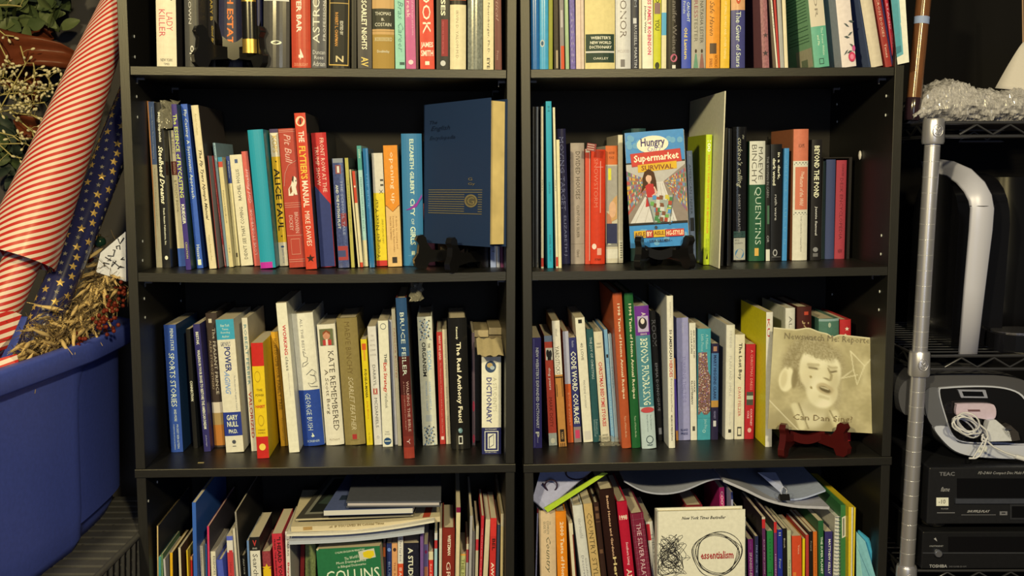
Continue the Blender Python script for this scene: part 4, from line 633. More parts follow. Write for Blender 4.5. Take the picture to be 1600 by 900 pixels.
K(k,1147.7,1162.5,680,1149,523,'#dccfa4','cream paperback titled The Lost Boy in black',[('The Lost Boy',.08,.43,.44,.5,'#2a2620','b'),('DAVE PELZER',.5,.78,.3,.48,'#b8463a'),('#',.88,.97,.45,.5,'#4a463a'),('#',.895,.955,.3,.5,'#dccfa4')],hard=0)
K(k,1163.5,1178,675,1166,538,'#b0262a','red spine titled A Christmas Dress',[('A CHRISTMAS DRESS',.06,.48,.26,.62,'#d89078'),('#',.5,.64,.7,.5,'#4a4a3a'),('#',.54,.58,.7,.5,'#a8b08c'),('COURTNEY',.68,.86,.2,.66,'#e0b0a0','b'),('COLE',.7,.78,.2,.34,'#e0b0a0','b'),('O',.88,.93,.4,.5,'#d8a890')],hard=0)
K(k,1196,1206,686,1197.5,488,'#d8cfae','white spined book with a yellow cover facing left',[('KU',.05,.18,.4,.35,'#b83a34')],hard=0,side='#f0dc22',d=.17,sb=.075)
K(k,1226.5,1241,680,1228,481.7,'#d3cbaa','cream jacket lettered AL rising behind the record sleeve',[('AL L',.06,.2,.34,.5,'#7a7460')],hard=1,d=.15,sb=.10)
K(k,1246,1268,680,1246.5,480,'#47201a','dark brown jacket lettered Jan behind the record sleeve',[('JAN',.1,.26,.5,.55,'#a88a5a','b'),('#',.035,.06,.3,.6,'#b8442c')],hard=1,d=.16,sb=.10)
K(k,1280,1311,680,1280.5,499,'#4f7258','wide green jacket behind the record sleeve',[('O',.03,.07,.14,.5,'#a8b08a')],[(0,.02,'#8aa08c')],hard=1,d=.15,sb=.10)
K(k,1313,1330,680,1313,500,'#b52c2a','red jacket with a white blossom behind the record sleeve',[('*',.05,.1,.4,.6,'#e8dcc0'),('*',.1,.15,.3,.45,'#e8dcc0')],hard=1,d=.15,sb=.10)
# ---------------------------------------------------------------- right case, bottom shelf
k = 'R4'
K(k,828,838.5,899,830.5,795,'#8b8896','grey lilac spine titled The Best of, maroon edge',[('The Best of Craftsman',.1,.55,.4,.5,'#4a3a5a')],[(0,.035,'#6a2024')],hard=1,sb=.03,side='#4a2028')
K(k,844,870,899,842,799.5,'#d6b884','wide tan hardcover lettered Country in script',[('THE',.08,.105,.1,.66,'#8a8260'),('COMPLETE',.075,.18,.13,.52,'#7a7658'),('GUIDE TO',.08,.17,.13,.33,'#7a7658'),('Country Co',.2,.6,.34,.5,'#55563a','i')],hard=1,sb=.03)
K(k,871,887.5,899,867.8,800,'#e0821c','bright orange annual dated 2000',[('2000 Taste of Home',.08,.55,.36,.55,'#f0d49c','b')],hard=1,sb=.03,g=.35)
K(k,894.5,900.5,899,888.5,818,'#d8c898','thin cream magazine right of the orange annual',[('#',.1,.5,.3,.9,'#6a2a1c')],hard=0,sb=.035,name='magazine')
K(k,908,923.5,899,894.5,791,'#d3cdbc','pale grey jacket with faint grey title',[('inner beautiful',.1,.25,.34,.55,'#8a867a','n'),('Good publications',.4,.6,.2,.66,'#6a665a'),('Decorating',.38,.6,.3,.35,'#8a867a')],hard=1,sb=.035,g=.3)
K(k,925,938.5,899,911.5,788,'#c4a25e','golden tan spine titled Country Style',[('COUNTRY STYLE',.07,.58,.56,.5,'#4a4024','n')],hard=0,sb=.035)
K(k,939.5,948,899,927,786,'#38241a','dark brown decorated spine with tan frames',[('#',.03,.06,.6,.5,'#6a4a30'),('#',.08,.12,.6,.5,'#6a4a30'),('#',.14,.145,.8,.5,'#6a4a30'),('#',.35,.38,.6,.5,'#6a4a30')],hard=1,sb=.035)
K(k,951,974,899,936,766.5,'#2c1812','tall black brown hardcover titled Heritage',[('Better Homes and Gardens.',.04,.45,.16,.5,'#d6a878','b'),('Heritage',.45,.75,.3,.5,'#dcc078','b')],hard=1,sb=.02,g=.3)
K(k,975.5,991.5,899,963.5,785,'#b41c2e','crimson annual dated 1998 in white',[('1998',.1,.135,.75,.5,'#f0dcc0','hb'),('Southern Living',.3,.47,.3,.55,'#e8b8a8','b'),('ANNUAL',.5,.75,.5,.52,'#f0dcc0','b')],hard=1,sb=.03,g=.35)
def grid(root, w, h, D):
    p = Print(w, h, -.0013); c = '#b06a70'
    for i in range(1, 14): p.line([(.04, i*.045), (.96, i*.045)], .0003, c)
    for u in (.15, .82): p.line([(u, 0), (u, .9)], .0003, c)
    p.done(root, 'grid_print')
K(k,996.5,1017,899,985,804,'#7a2434','maroon gridded jacket titled The Silver Palate',[('THE SILVER PALATE GOOD',.08,.75,.34,.5,'#dcb8a8')],hard=1,sb=.03,sp=grid)
K(k,1019.5,1030,899,1009,816,'#cfc6a6','cream paperback with a red patch lettered Thistle Up',[('#',.02,.17,.5,.25,'#b3242c'),('THISTLE UP',.1,.5,.4,.7,'#8a8a74')],hard=0,sb=.05)
K(k,1072,1098,899,1072,791,'#8c2a2c','short red book hidden behind the white front cover',hard=1,sb=.13,d=.14)
K(k,1127,1134.5,899,1124,762,'#b32a62','pink spine lettered Cootie behind the white front cover',[('COOTIE',.03,.2,.5,.5,'#e8b8c4','b')],hard=0,sb=.12,d=.13)
K(k,1146,1154,899,1142,769,'#a8a4b0','grey lilac spine with a navy top',[],[(0,.06,'#2c3560')],hard=0,sb=.1,d=.17)
K(k,1159.5,1166,899,1158.5,808,'#6c7260','grey green spine with a white top logo',[('CATCHER IN',.15,.5,.5,.5,'#4a5044'),('O',.035,.07,.6,.5,'#6a6a60')],[(0,.08,'#d6d0bc')],hard=0,sb=.04,side='#2f2c28')
K(k,1169.5,1178,899,1168.5,843,'#83286c','magenta purple paperback titled Spanish-English',[('SPANISH-ENGLISH',.15,.6,.5,.5,'#dcb8cc','b'),('VOCABULARY',.02,.12,.3,.5,'#b870a0')],hard=0,sb=.055)
K(k,1179.5,1185,899,1179.3,838,'#2c2e48','narrow navy spine beside the magenta paperback',[('FIRE AND THE',.1,.4,.4,.5,'#8a90a8')],hard=0,sb=.05,side='#4a4044')
K(k,1192,1197,899,1190.5,808,'#5c2c4c','narrow plum spine with a red tip',[('RUBY AND JOHN',.2,.5,.3,.5,'#c8a8b0')],[(0,.02,'#c9bd98'),(.02,.1,'#c02c2c')],hard=0,sb=.04,side='#2e2426')
K(k,1198.5,1208.3,899,1198,830,'#2b7a38','green spine titled Trees with a dotted line',[('. . . . . . .',.08,.3,.2,.5,'#16381c','b'),('TREES',.4,.7,.55,.5,'#185024','n')],hard=0,sb=.05)
K(k,1210,1214.3,899,1209.2,816,'#6a3060','narrow purple spine with a red top',[('HIDDEN',.3,.5,.4,.5,'#c8a0b8')],[(0,.1,'#c4302c')],hard=0,sb=.045,side='#35262c')
K(k,1215,1223,899,1214.3,828,'#25307c','royal blue spine with white lettering',[('11',.03,.06,.4,.5,'#d8dce8','b'),('Four',.3,.4,.35,.5,'#b8c0dc')],hard=0,sb=.05)
K(k,1223.8,1230,899,1223,826,'#1b1814','black spine with a torn top edge',[('Book',.1,.2,.3,.4,'#c9bd98'),('North Point',.5,.8,.4,.5,'#c9822c')],hard=0,sb=.05)
K(k,1230.8,1236.5,899,1230,829,'#b4b886','pale sage spine with a thin black line',[('The young birder of',.3,.7,.5,.5,'#3a3c28')],hard=0,sb=.05)
K(k,1238,1253,899,1237.5,838,'#cf4a26','orange red paperback with yellow cover edge',[('Voice',.1,.2,.2,.7,'#f0b888'),('#',.4,.8,.3,.25,'#dc7a30')],hard=0,sb=.05)
K(k,1254,1257.5,899,1254.3,842,'#e0c41c','thin lemon yellow spine beside the orange red one',hard=0,sb=.05,side='#dcc41c')
K(k,1259.5,1264,899,1259,836,'#b23a30','narrow brick red spine before the black one',[('CREEK',.5,.7,.5,.5,'#e8c0a0','b')],hard=0,sb=.05,pg='#d8cca4')
K(k,1264.8,1270,899,1264.6,831,'#211c18','narrow black brown spine',[('Friend',.1,.2,.35,.5,'#a89c80'),('The Right',.5,.75,.4,.5,'#e0d8bc','b')],hard=0,sb=.05)
K(k,1271,1277,899,1270.5,831,'#cf6a22','narrow tangerine spine',[('Unseen Hour',.15,.45,.25,.5,'#7a3414')],hard=0,sb=.05)
K(k,1279.5,1287.5,899,1278.5,814,'#28582e','dark green spine lettered in white capitals',[('THE SUPER PLANET',.15,.5,.4,.6,'#d4dcc0','b'),('LUCY',.6,.8,.5,.5,'#b8b8a8','b')],hard=0,sb=.045)
K(k,1288.3,1300,899,1289,831,'#39305c','deep purple spine with a vertical white author name',[('MATTHEW KELLY',.08,.45,.3,.62,'#d8d4dc','b'),('Redis',.55,.8,.4,.5,'#d8d4dc','i')],hard=0,sb=.05,side='#2a243c')
k = 'R1'; H = .24
K(k,1394,1395.8,103,1377,0,'#2e2550','hair-thin navy spine between brick red and crimson',hard=0,H=.22)
K(k,1396.5,1402,102.5,1382.5,0,'#b52c38','crimson spine leaning left, lettered We Stand',[('WE STAND',.42,.72,.45,.5,'#e0a8a0'),('United in Stories',.75,.95,.3,.5,'#d89890')],hard=0,H=.22)
build_books()
# ---------------------------------------------------------------- books shown face on
def face_frame(u, TLp, BRp, BLp, sl_, sr, z=None, tilt=.0):
    """frame of a cover: bottom-left corner, x along the bottom edge, z up the cover"""
    A = U[u] @ hy(u, BLp[0], BLp[1], sl_); B = U[u] @ hy(u, BRp[0], BRp[1], sr)
    X = (B-A); W = X.length; X.normalize(); Z = Vector((0, 0, 1)); Y = Z.cross(X).normalized()
    Zv = (Vector((0, 0, 1))+Y*tilt).normalized(); Zv = (Zv-X*Zv.dot(X)).normalized(); Y = Zv.cross(X).normalized()
    # height from the ray through the top-left pixel
    d = ray(*TLp); t = (A-O).dot(Y)/d.dot(Y); P = O+d*t; H = (P-A).dot(Zv)
    m = Matrix(((X.x, Y.x, Zv.x, A.x), (X.y, Y.y, Zv.y, A.y), (X.z, Y.z, Zv.z, A.z), (0, 0, 0, 1)))
    return m, W, H
def face_book(u, TLp, BRp, BLp, s0, s1, th, col, label, tilt=.1, hard=1, edge='right', spine=None, g=.4, kind='', coat=0., pg='#dfc98e', back=None):
    m, W, H = face_frame(u, TLp, BRp, BLp, s0, s1, tilt=tilt)
    root = thing('book', label, 'book', m); b = .0025 if hard else .0004; q = G(); c = M(col, g, kind=kind, coat=coat)
    q.box((0, 0, 0), (W, b, H), c); q.box((0, th-b, 0), (W, th, H), M(back, g) if back else c)
    q.box((0, 0, 0), (b, th, H), M(spine, g) if spine else c); q.obj('cover', root)
    p = G(); e = .004 if hard else .0006; p.box((b, b, e), (W-e*.9, th-b, H-e), M(pg, .8, kind='pagesh' if edge == 'x' else 'pages')); p.obj('pages', root)
    return root, W, H
# the tall dark blue encyclopedia turned so that its fore edge shows at the right
root, W, H = ENC = face_book('L', (663, 164), (764, 386), (662, 379), .12, -.03, .036, '#243448', 'tall dark blue encyclopedia with gold lines standing on a black stand, left case second shelf', tilt=.03, g=.5, kind='cloth', pg='#dfbf6e')
p = Print(W, H); gd = M('#a89458', .35, metal=.5)
for i in range(11):
    v = .612+i*.0165; a = (.08, .64) if 2 <= i <= 9 else (.08, .9); p.rect(a[0], v, a[1], v+.0045, gd)
    if 2 <= i <= 9: p.rect(.84, v, .9, v+.0045, gd)
p.oval(.74, .69, .095, .045, gd); p.oval(.74, .69, .075, .035, '#5a5238'); p.text('G', .69, .665, .79, .715, gd)
p.text('The', .1, .12, .22, .145, '#182230', 'i'); p.text('English', .12, .16, .42, .2, '#182230', 'i'); p.text('Encyclopedia', .1, .23, .5, .265, '#182230', 'i')
p.text('G', .7, .53, .76, .55, gd); p.text('Gy', .7, .565, .8, .585, gd); p.done(root)
# supermarket paperback on the black stand
root, W, H = face_book('R', (970.7, 208.5), (1076.7, 383), (985, 388), .055, .03, .018, '#3f86bb', 'blue Supermarket Survival paperback facing out on black stand, right case second shelf', tilt=.06, hard=0, g=.3, back='#c8c0a4', spine='#d9cfae')
p = Print(W, H); rr = random.Random(11)
for i in range(26): p.oval(rr.uniform(.05, .95), rr.choice([rr.uniform(.02, .2), rr.uniform(.86, .97)]), .05, .026, '#6aa0c8', 14)
p.rect(.0, .27, 1., .79, '#8a7a66')
p.poly([(0, .33), (.44, .44), (.62, .44), (1, .3), (1, .27), (0, .27)], '#b8b09a')
p.poly([(.44, .44), (.62, .44), (.82, .79), (.02, .79)], '#cfc6ae')
for i in range(5): p.line([(.46+i*.035, .45), (.1+i*.17, .79)], .0007, '#a89c84')
cols = ['#b8463a', '#d8a83a', '#4a7a5a', '#c8bc9a', '#8a5a7a', '#a85a3a', '#6a86a0']
for side in (0, 1):
    for j in range(9):
        for i in range(18):
            t = i/18; t2 = (i+.8)/18
            xa = (0+.44*t, 0+.44*t2) if not side else (1-.38*t, 1-.38*t2)
            def yy(x, j_):
                tt = x/.44 if not side else (1-x)/.38
                return (.33+.11*tt)*(1-j_/9)+(.72-.28*tt)*(j_/9)
            y0a, y1a = yy(xa[0], j+.1), yy(xa[0], j+.8); y0b, y1b = yy(xa[1], j+.1), yy(xa[1], j+.8)
            p.k = 40+(i+j) % 3; p.g.add([p.P(xa[0], y0a), p.P(xa[0], y1a), p.P(xa[1], y1b), p.P(xa[1], y0b)], [(0, 1, 2, 3)], rr.choice(cols))
p.k = 46
p.rect(0, .785, 1, .805, '#1f1d1c'); p.rect(0, .262, 1, .275, '#2a2624')
p.oval(.47, .115, .27, .075, '#e9dfc0'); p.text('Hungry', .27, .06, .68, .15, '#3a2a5a', 'b'); p.text('Girl', .38, .125, .62, .175, '#8a7a9a', 'in')
p.poly([(.08, .185), (.93, .165), (.95, .275), (.1, .3)], '#b8352e'); p.poly([(.085, .19), (.92, .17), (.94, .27), (.105, .295)], '#c43a30')
p.text('Supermarket', .14, .2, .9, .28, '#f0e4c8', 'b', tilt=-.012); p.poly([(.2, .285), (.86, .27), (.86, .335), (.2, .35)], '#d8a826'); p.text('SURVIVAL', .26, .292, .8, .335, '#7a3a20', 'b')
p.poly([(.27, .40), (.31, .345), (.39, .325), (.47, .355), (.50, .43), (.51, .52), (.45, .50), (.36, .47), (.30, .49), (.23, .53), (.27, .46)], '#42200f'); p.oval(.375, .405, .05, .036, '#d9ab84'); p.poly([(.30, .375), (.38, .345), (.45, .375), (.43, .385), (.36, .375), (.31, .40)], '#42200f'); p.rect(.36, .435, .40, .46, '#cf9f78')
p.poly([(.31, .47), (.37, .45), (.45, .455), (.47, .53), (.5, .63), (.3, .65), (.33, .55)], '#b8282a'); p.line([(.46, .48), (.5, .53), (.42, .56)], .0025, '#dcb08a')
p.poly([(.34, .57), (.78, .56), (.72, .78), (.42, .79)], '#9aa08a')
for i in range(40):
    a, b = rr.uniform(.38, .72), rr.uniform(.55, .76); p.poly([(a, b), (a+.06, b+.005), (a+.05, b+.04), (a-.01, b+.035)], rr.choice(['#3f7a3f', '#c8b43a', '#4a8ab0', '#a8442e', '#c8c4a8', '#6aa04a', '#7a4a30']))
p.line([(.3, .55), (.34, .57), (.44, .8), (.7, .79), (.78, .55)], .0011, '#5a5a54'); p.oval(.46, .83, .022, .014, '#3a3a38'); p.oval(.7, .8, .02, .012, '#3a3a38')
for a, b, c, t in ((.08, .28, '#d8a826', 'AISLE'), (.29, .4, '#b8352e', 'BY'), (.41, .61, '#d8a826', 'AISLE,'), (.62, .93, '#c43a30', 'HG-STYLE!')):
    p.rect(a, .853, b, .915, c); p.text(t, a+.01, .864, b-.01, .904, '#6a2418' if c[1] == 'd' else '#f0dca0', 'b')
p.text('- LISA LILLIEN -', .3, .935, .72, .958, '#1e3048', 'b'); p.done(root)
# essentialism: white jacket with scribbles
root, W, H = face_book('R', (1024, 799.5), (1163.5, 940), (1026.5, 944), .012, .012, .022, '#e3d9b8', 'white essentialism book with black scribbles facing out, right case bottom shelf', tilt=.03, g=.35)
p = Print(W, H); ink = '#2b2824'; rr = random.Random(4)
A_ = lambda px, py: ((px-1024)/(1153-1024), (py-799)/(940-799))
p.text('New York Times Bestseller', .28, .06, .78, .095, '#3a3630', 'bi')
for j in range(7):
    cx, cy = A_(1112, 866); r1, r2 = .255+rr.uniform(-.03, .03), .225+rr.uniform(-.025, .025); ph = rr.uniform(0, 6)
    p.line([(cx+(r1+.018*math.sin(3*t+ph))*math.cos(t+ph), cy+(r2+.016*math.cos(2*t+ph))*math.sin(t+ph)) for t in [i*6.5/46 for i in range(46)]], .0009, ink)
for j in range(9):
    cx, cy = A_(1043+rr.uniform(-6, 6), 868+rr.uniform(-14, 12)); a, b, ph = rr.uniform(.05, .13), rr.uniform(.08, .17), rr.uniform(0, 6)
    p.line([(max(.01, cx+a*math.sin(1.7*t+ph)+.03*math.sin(5*t)), cy+b*math.cos(t*1.1+ph)+.03*math.cos(4.3*t)) for t in [i*12/60 for i in range(60)]], .0008, ink)
p.line([A_(1061, 870), A_(1072, 870)], .0007, ink); p.line([A_(1068, 866), A_(1073, 870), A_(1068, 874)], .0007, ink)
a, b = A_(1088, 861), A_(1136, 873); p.text('essentialism', a[0], a[1], b[0], b[1], '#a83a34', 'b'); p.done(root)
# the green bilingual dictionary
root, W, H = face_book('L', (495, 858), (599, 940), (500, 945), .02, .012, .03, '#27693a', 'green paperback dictionary leaning out with worn corners, left case bottom shelf', tilt=.05, hard=0, g=.45, kind='', pg='#d2bd85')
p = Print(W, H); cr = '#dfe0b4'
B_ = lambda px, py: ((px-495)/(594-495), (py-857)/(945-857))
def bt(t, x0, y0, x1, y1, c, st=''): a = B_(x0, y0); b = B_(x1, y1); p.text(t, a[0], a[1], b[0], b[1], c, st, tilt=-.04)
bt('COLLINS ENGLISH IN MINIATURE', 524, 863, 570, 866, cr); bt("The World's", 538, 872, 560, 877, cr); bt('Most Distinguished', 525, 879, 571, 884, cr); bt('in Bilingual Dictionaries', 527, 885, 571, 890, cr)
bt('COLLINS', 508, 893, 591, 911, cr); bt('SPANISH', 508, 916, 591, 934, cr)
p.poly([B_(560, 864), B_(585, 860), B_(587, 874), B_(562, 878)], '#c4be98'); p.poly([B_(567, 866), B_(575, 863), B_(584, 864), B_(585, 871), B_(578, 876), B_(568, 873)], '#d8bc1e')
p.poly([B_(495, 857), B_(500, 855.5), B_(497, 860)], '#c8b888'); p.poly([B_(495, 925), B_(498, 935), B_(495, 945)], '#c8b888'); p.done(root)
# record sleeve printed with a sepia portrait: one grid of coloured cells
m, W, H = face_frame('R', (1200, 510.7), (1368, 677), (1199.5, 670), .028, .05, tilt=.12)
root = thing('record_sleeve', 'worn sepia record sleeve with a singing man on red stand, right case third shelf', 'record', m)
def sm(x): x = max(0., min(1., x)); return x*x*(3-2*x)
def ell(u, v, cu, cv, ru, rv, an=0., soft=.25):
    a, b = u-cu, v-cv; c, s = math.cos(an), math.sin(an); x, y = (a*c+b*s)/ru, (-a*s+b*c)/rv
    return sm((1+soft-math.hypot(x, y))/(2*soft))
def mixc(a, b, t): return tuple(a[i]*(1-t)+b[i]*t for i in range(3))
Hx = lambda h: tuple(int(h[i:i+2], 16) for i in (0, 2, 4))
def seg(u, v, a, b, w_):
    dx, dy = b[0]-a[0], b[1]-a[1]; t = max(0, min(1, ((u-a[0])*dx+(v-a[1])*dy)/(dx*dx+dy*dy))); return sm(1.5-math.hypot(u-a[0]-t*dx, v-a[1]-t*dy)/w_)
def portrait(u, v):
    nz = mathutils.noise.noise(Vector((u*6, v*6, 1))); n2 = mathutils.noise.noise(Vector((u*28, v*28, 4))); n3 = mathutils.noise.noise(Vector((u*70, v*70, 9)))
    c = mixc(Hx('a39563'), Hx('b8a974'), sm(.5+v*.4+nz)); c = mixc(c, Hx('8f8154'), .25*sm(.5+n2))
    c = mixc(c, Hx('c6b983'), ell(u, v, .0, .22, .12, .3, 0, .5)*.6)
    hr = ell(u+.012*n2, v+.012*n2, .385, .335, .285, .275, -.25, .16); c = mixc(c, mixc(Hx('8a7b50'), Hx('a6986a'), sm(.5+n3*.9+n2*.6)), hr*.95)
    c = mixc(c, mixc(Hx('978960'), Hx('aa9c6e'), sm(.5+n3)), ell(u, v, .60, .55, .06, .22, -.1, .3)*.5)
    c = mixc(c, Hx('9a8c5e'), ell(u, v, .35, 1.02, .52, .24, 0, .15)*.8)
    c = mixc(c, Hx('cabd8b'), ell(u, v, .40, .83, .13, .15, 0, .3)*.95)
    c = mixc(c, Hx('b4a674'), ell(u, v, .42, .77, .15, .05, .2, .6)*.7)
    f = max(ell(u, v, .45, .40, .195, .245, -.1, .09), ell(u, v, .475, .60, .145, .165, -.15, .12)); c = mixc(c, mixc(Hx('d6c994'), Hx('dfd3a0'), sm(.5+nz)), f)
    c = mixc(c, Hx('bfb07c'), f*ell(u, v, .60, .56, .06, .24, -.2, .6)*.8)
    c = mixc(c, Hx('c4b582'), f*ell(u, v, .30, .58, .06, .2, .3, .6)*.6)
    hf = ell(u+.02*n2, v+.02*n3, .40, .185, .20, .085, .15, .3); c = mixc(c, mixc(Hx('8e8054'), Hx('ac9e70'), sm(.5+n3)), hf)
    c = mixc(c, Hx('9d8e60'), max(seg(u, v, (.34, .355), (.43, .335), .014), seg(u, v, (.53, .325), (.60, .34), .012))*.6)
    c = mixc(c, Hx('a5976a'), max(ell(u, v, .385, .375, .055, .02, -.1, .5), ell(u, v, .57, .37, .04, .018, .1, .5))*.6)
    c = mixc(c, Hx('6b5d3a'), max(seg(u, v, (.35, .383), (.42, .378), .008), seg(u, v, (.545, .375), (.60, .38), .008))*.85)
    c = mixc(c, Hx('8b7c50'), max(seg(u, v, (.525, .35), (.558, .41), .010), seg(u, v, (.558, .41), (.552, .45), .012))*.7); c = mixc(c, Hx('7f7046'), ell(u, v, .52, .462, .035, .010, .1, .5)*.8)
    c = mixc(c, Hx('b3a06e'), ell(u, v, .505, .565, .082, .055, .25, .2)*.9); c = mixc(c, Hx('5f5230'), ell(u, v, .505, .572, .055, .026, .25, .25)*.9); c = mixc(c, Hx('d8ca96'), seg(u, v, (.47, .555), (.535, .562), .007)*.8)
    c = mixc(c, Hx('a89966'), seg(u, v, (.46, .65), (.54, .66), .014)*.4)
    c = mixc(c, Hx('ddd09a'), ell(u, v, .145, .5, .068, .125, .1, .12)); c = mixc(c, Hx('84754a'), ell(u, v, .218, .49, .028, .10, .05, .25)*.9); c = mixc(c, Hx('b7a873'), ell(u, v, .12, .5, .03, .085, .1, .4)*.6)
    c = mixc(c, Hx('8a7c50'), seg(u, v, (.15, .39), (.27, .12), .012)*.5)
    c = mixc(c, Hx('d2c58f'), max(seg(u, v, (.23, .76), (.31, .97), .030), seg(u, v, (.60, .82), (.66, .98), .042))*.9)
    c = mixc(c, Hx('82744a'), max(seg(u, v, (.27, .74), (.37, .98), .007), seg(u, v, (.56, .78), (.62, .9), .007))*.7)
    c = mixc(c, Hx('cbbd86'), sm((u-.8)*12)*sm((.93-u)*12)*sm((v-.18)*12)*sm((.55-v)*12)*.85)
    for a, b in (((.72, .16), (.86, .3)), ((.86, .3), (.8, .5)), ((.72, .16), (.76, .35)), ((.76, .35), (.65, .45)), ((.65, .45), (.8, .4)), ((.8, .5), (.76, .35)), ((.86, .3), (.92, .22))):
        c = mixc(c, Hx('d6c994'), seg(u, v, a, b, .005)*.9)
    for a in ((.365, .47), (.375, .575)): c = mixc(c, Hx('94824c'), ell(u, v, a[0], a[1], .011, .013))
    c = mixc(c, Hx('e0d4a4'), seg(u, v, (.0, .72), (.28, 1), .005)*.7); c = mixc(c, Hx('dccf9c'), sm((.02-v)/.02)*.9)
    return c
q = G(); N = 110; crinkle = lambda u, v: .0012*math.sin(9*u+4*v)*math.sin(7*v)+.0008*math.sin(31*u)*math.sin(23*v)
top = lambda u: -.006*u+.0035*math.exp(-((u-.32)/.08)**2)-.003*math.exp(-((u-.55)/.04)**2)
vs = [(u*W, -.0004-.5*crinkle(u, v)-.004*max(0, u-.8)*5*v*v, H*(1-v)+top(u)*(1-v)*1.6) for v in [j/N for j in range(N+1)] for u in [i/N for i in range(N+1)]]
fs = [(j*(N+1)+i, (j+1)*(N+1)+i, (j+1)*(N+1)+i+1, j*(N+1)+i+1) for j in range(N) for i in range(N)]
mt = bpy.data.materials.new('m_portrait'); mt.use_nodes = True; bs = mt.node_tree.nodes['Principled BSDF']; bs.inputs['Roughness'].default_value = .3; bs.inputs['Coat Weight'].default_value = .4
at_ = mt.node_tree.nodes.new('ShaderNodeVertexColor'); at_.layer_name = 'Col'; mt.node_tree.links.new(at_.outputs['Color'], bs.inputs['Base Color'])
q.add(vs, fs, mt, None, True); o = q.obj('front_print', root); ca = o.data.color_attributes.new('Col', 'FLOAT_COLOR', 'POINT'); k_ = 0
for j in range(N+1):
    for i in range(N+1):
        c = portrait(i/N, j/N); ca.data[k_].color = tuple(min(.85, 1.2*lin(c[t]/255)/KL[t]) for t in range(3))+(1,); k_ += 1
q = G(); q.box((0.001, .0012, 0), (W-.001, .003, H-.012), M('#c4b88c', .5)); q.obj('record_card', root)
p = Print(W, H, -.0028); cc = '#8c7c54'; p.text('Newswatch Me: Reporter', .1, .045, .92, .125, cc, 'n'); p.text('Can Dan Sing?', .22, .84, .77, .915, '#8a7448', 'n'); p.done(root, 'title_print')
# ---------------------------------------------------------------- folding plate stands
def easel(mw, label, mat, s=1., spread=.055, ang=.55, up=1., rise=.6, bar=.016):
    root = thing('plate_stand', label, 'stand', mw)
    prof = [(-.006, 0), (.010, 0), (.016, .012), (.05, .016), (.085, .014), (.095, 0), (.112, 0), (.112, .02), (.118, .07), (.128, .115), (.118, .118), (.106, .075), (.098, .04), (.055, .034), (.022, .036), (.012, .050), (.010, .060), (.003, .066), (-.006, .064), (-.010, .056), (-.004, .046), (-.006, .030), (-.014, .018), (-.012, .006)]
    for sg in (-1, 1):
        g = G(); T = TR(sg*spread, 0, 0) @ Matrix.Rotation(sg*ang, 4, 'Z')
        g.prism([(y*s, z*s*(up if z < .07 else 1)) for y, z in prof], 'x', -.0055, .0055, mat, T); o = g.obj('leg', root)
        bv = o.modifiers.new('b', 'BEVEL'); bv.width = .0016; bv.segments = 3; bv.limit_method = 'ANGLE'
    g = G(); hw = spread-.04*math.sin(ang)*s
    n = 12; pts = [(hw*(2*i/n-1), .045*s*math.cos(ang), s*(.024-.010*math.cos(math.pi*(2*i/n-1)*.5)*1)) for i in range(n+1)]
    for i in range(n):
        a, b = pts[i], pts[i+1]; g.add([(a[0], a[1]-.004, a[2]), (b[0], b[1]-.004, b[2]), (b[0], b[1]+.004, b[2]), (a[0], a[1]+.004, a[2]), (a[0], a[1]-.004, a[2]+bar), (b[0], b[1]-.004, b[2]+bar), (b[0], b[1]+.004, b[2]+bar), (a[0], a[1]+.004, a[2]+bar)], [(0, 3, 2, 1), (4, 5, 6, 7), (0, 1, 5, 4), (2, 3, 7, 6)], mat)
    g.obj('crossbar', root); return root
bk = M('#15130f', .22, kind='plain', coat=.6); rd = M('#48120e', .2, kind='plain', coat=.8)
_m = ENC[0].matrix_world; _p = _m @ Vector((ENC[1]*.42, -.030, 0)); _x = _m.to_3x3() @ Vector((1, 0, 0)); easel(TR(_p.x, _p.y, (U['L'] @ Vector((.45, .05, -.0022))).z) @ Matrix.Rotation(math.atan2(_x.y, _x.x), 4, 'Z'), 'black lacquered plate stand holding the tall blue encyclopedia', bk, .9, .045, .3, 1., .5)
e = hz('R', 1033, 418, .0003); easel(U['R'] @ TR(e.x, .012, .0003), 'black lacquered plate stand holding the supermarket paperback', bk, .9, .042, .45, .95)
e = hz('R', 1262, 702, ZS['3']); easel(U['R'] @ TR(e.x-.006, .010, ZS['3']+.0003), 'glossy dark red plate stand holding the sepia record sleeve', rd, .95, .052, .6, .95)
e = hy('L', 361, 104, .012); easel(U['L'] @ TR(e.x, .008, ZS['1']+.0003), 'black lacquered plate stand on the left case top shelf', bk, 1.0, .047, .85, 1.0, .6, .028)
# gold-banded black book end standing on that stand
e = hy('L', 379, 104, .0)
root = thing('book', 'glossy black spine with gold bands standing on the top shelf stand', 'book', U['L'] @ TR(e.x, -.002, ZS['1']+.022)); g = G()
arc = [(.0115+.0115*math.cos(math.pi-math.pi*i/10), .006-.006*math.sin(math.pi*i/10)) for i in range(11)]
g.prism([(0, .012)]+arc+[(.023, .012)], 'z', 0, .2, bk, None, True); g.obj('cover', root)
g = G(); gm = M('#b08a38', .3, metal=.7)
for z0, z1 in ((.0, .022), (.08, .1)): g.prism([(x*1.02-.0002, y-.0004) for x, y in arc], 'z', z0, z1, gm, None, True)
g.obj('gold_band', root)
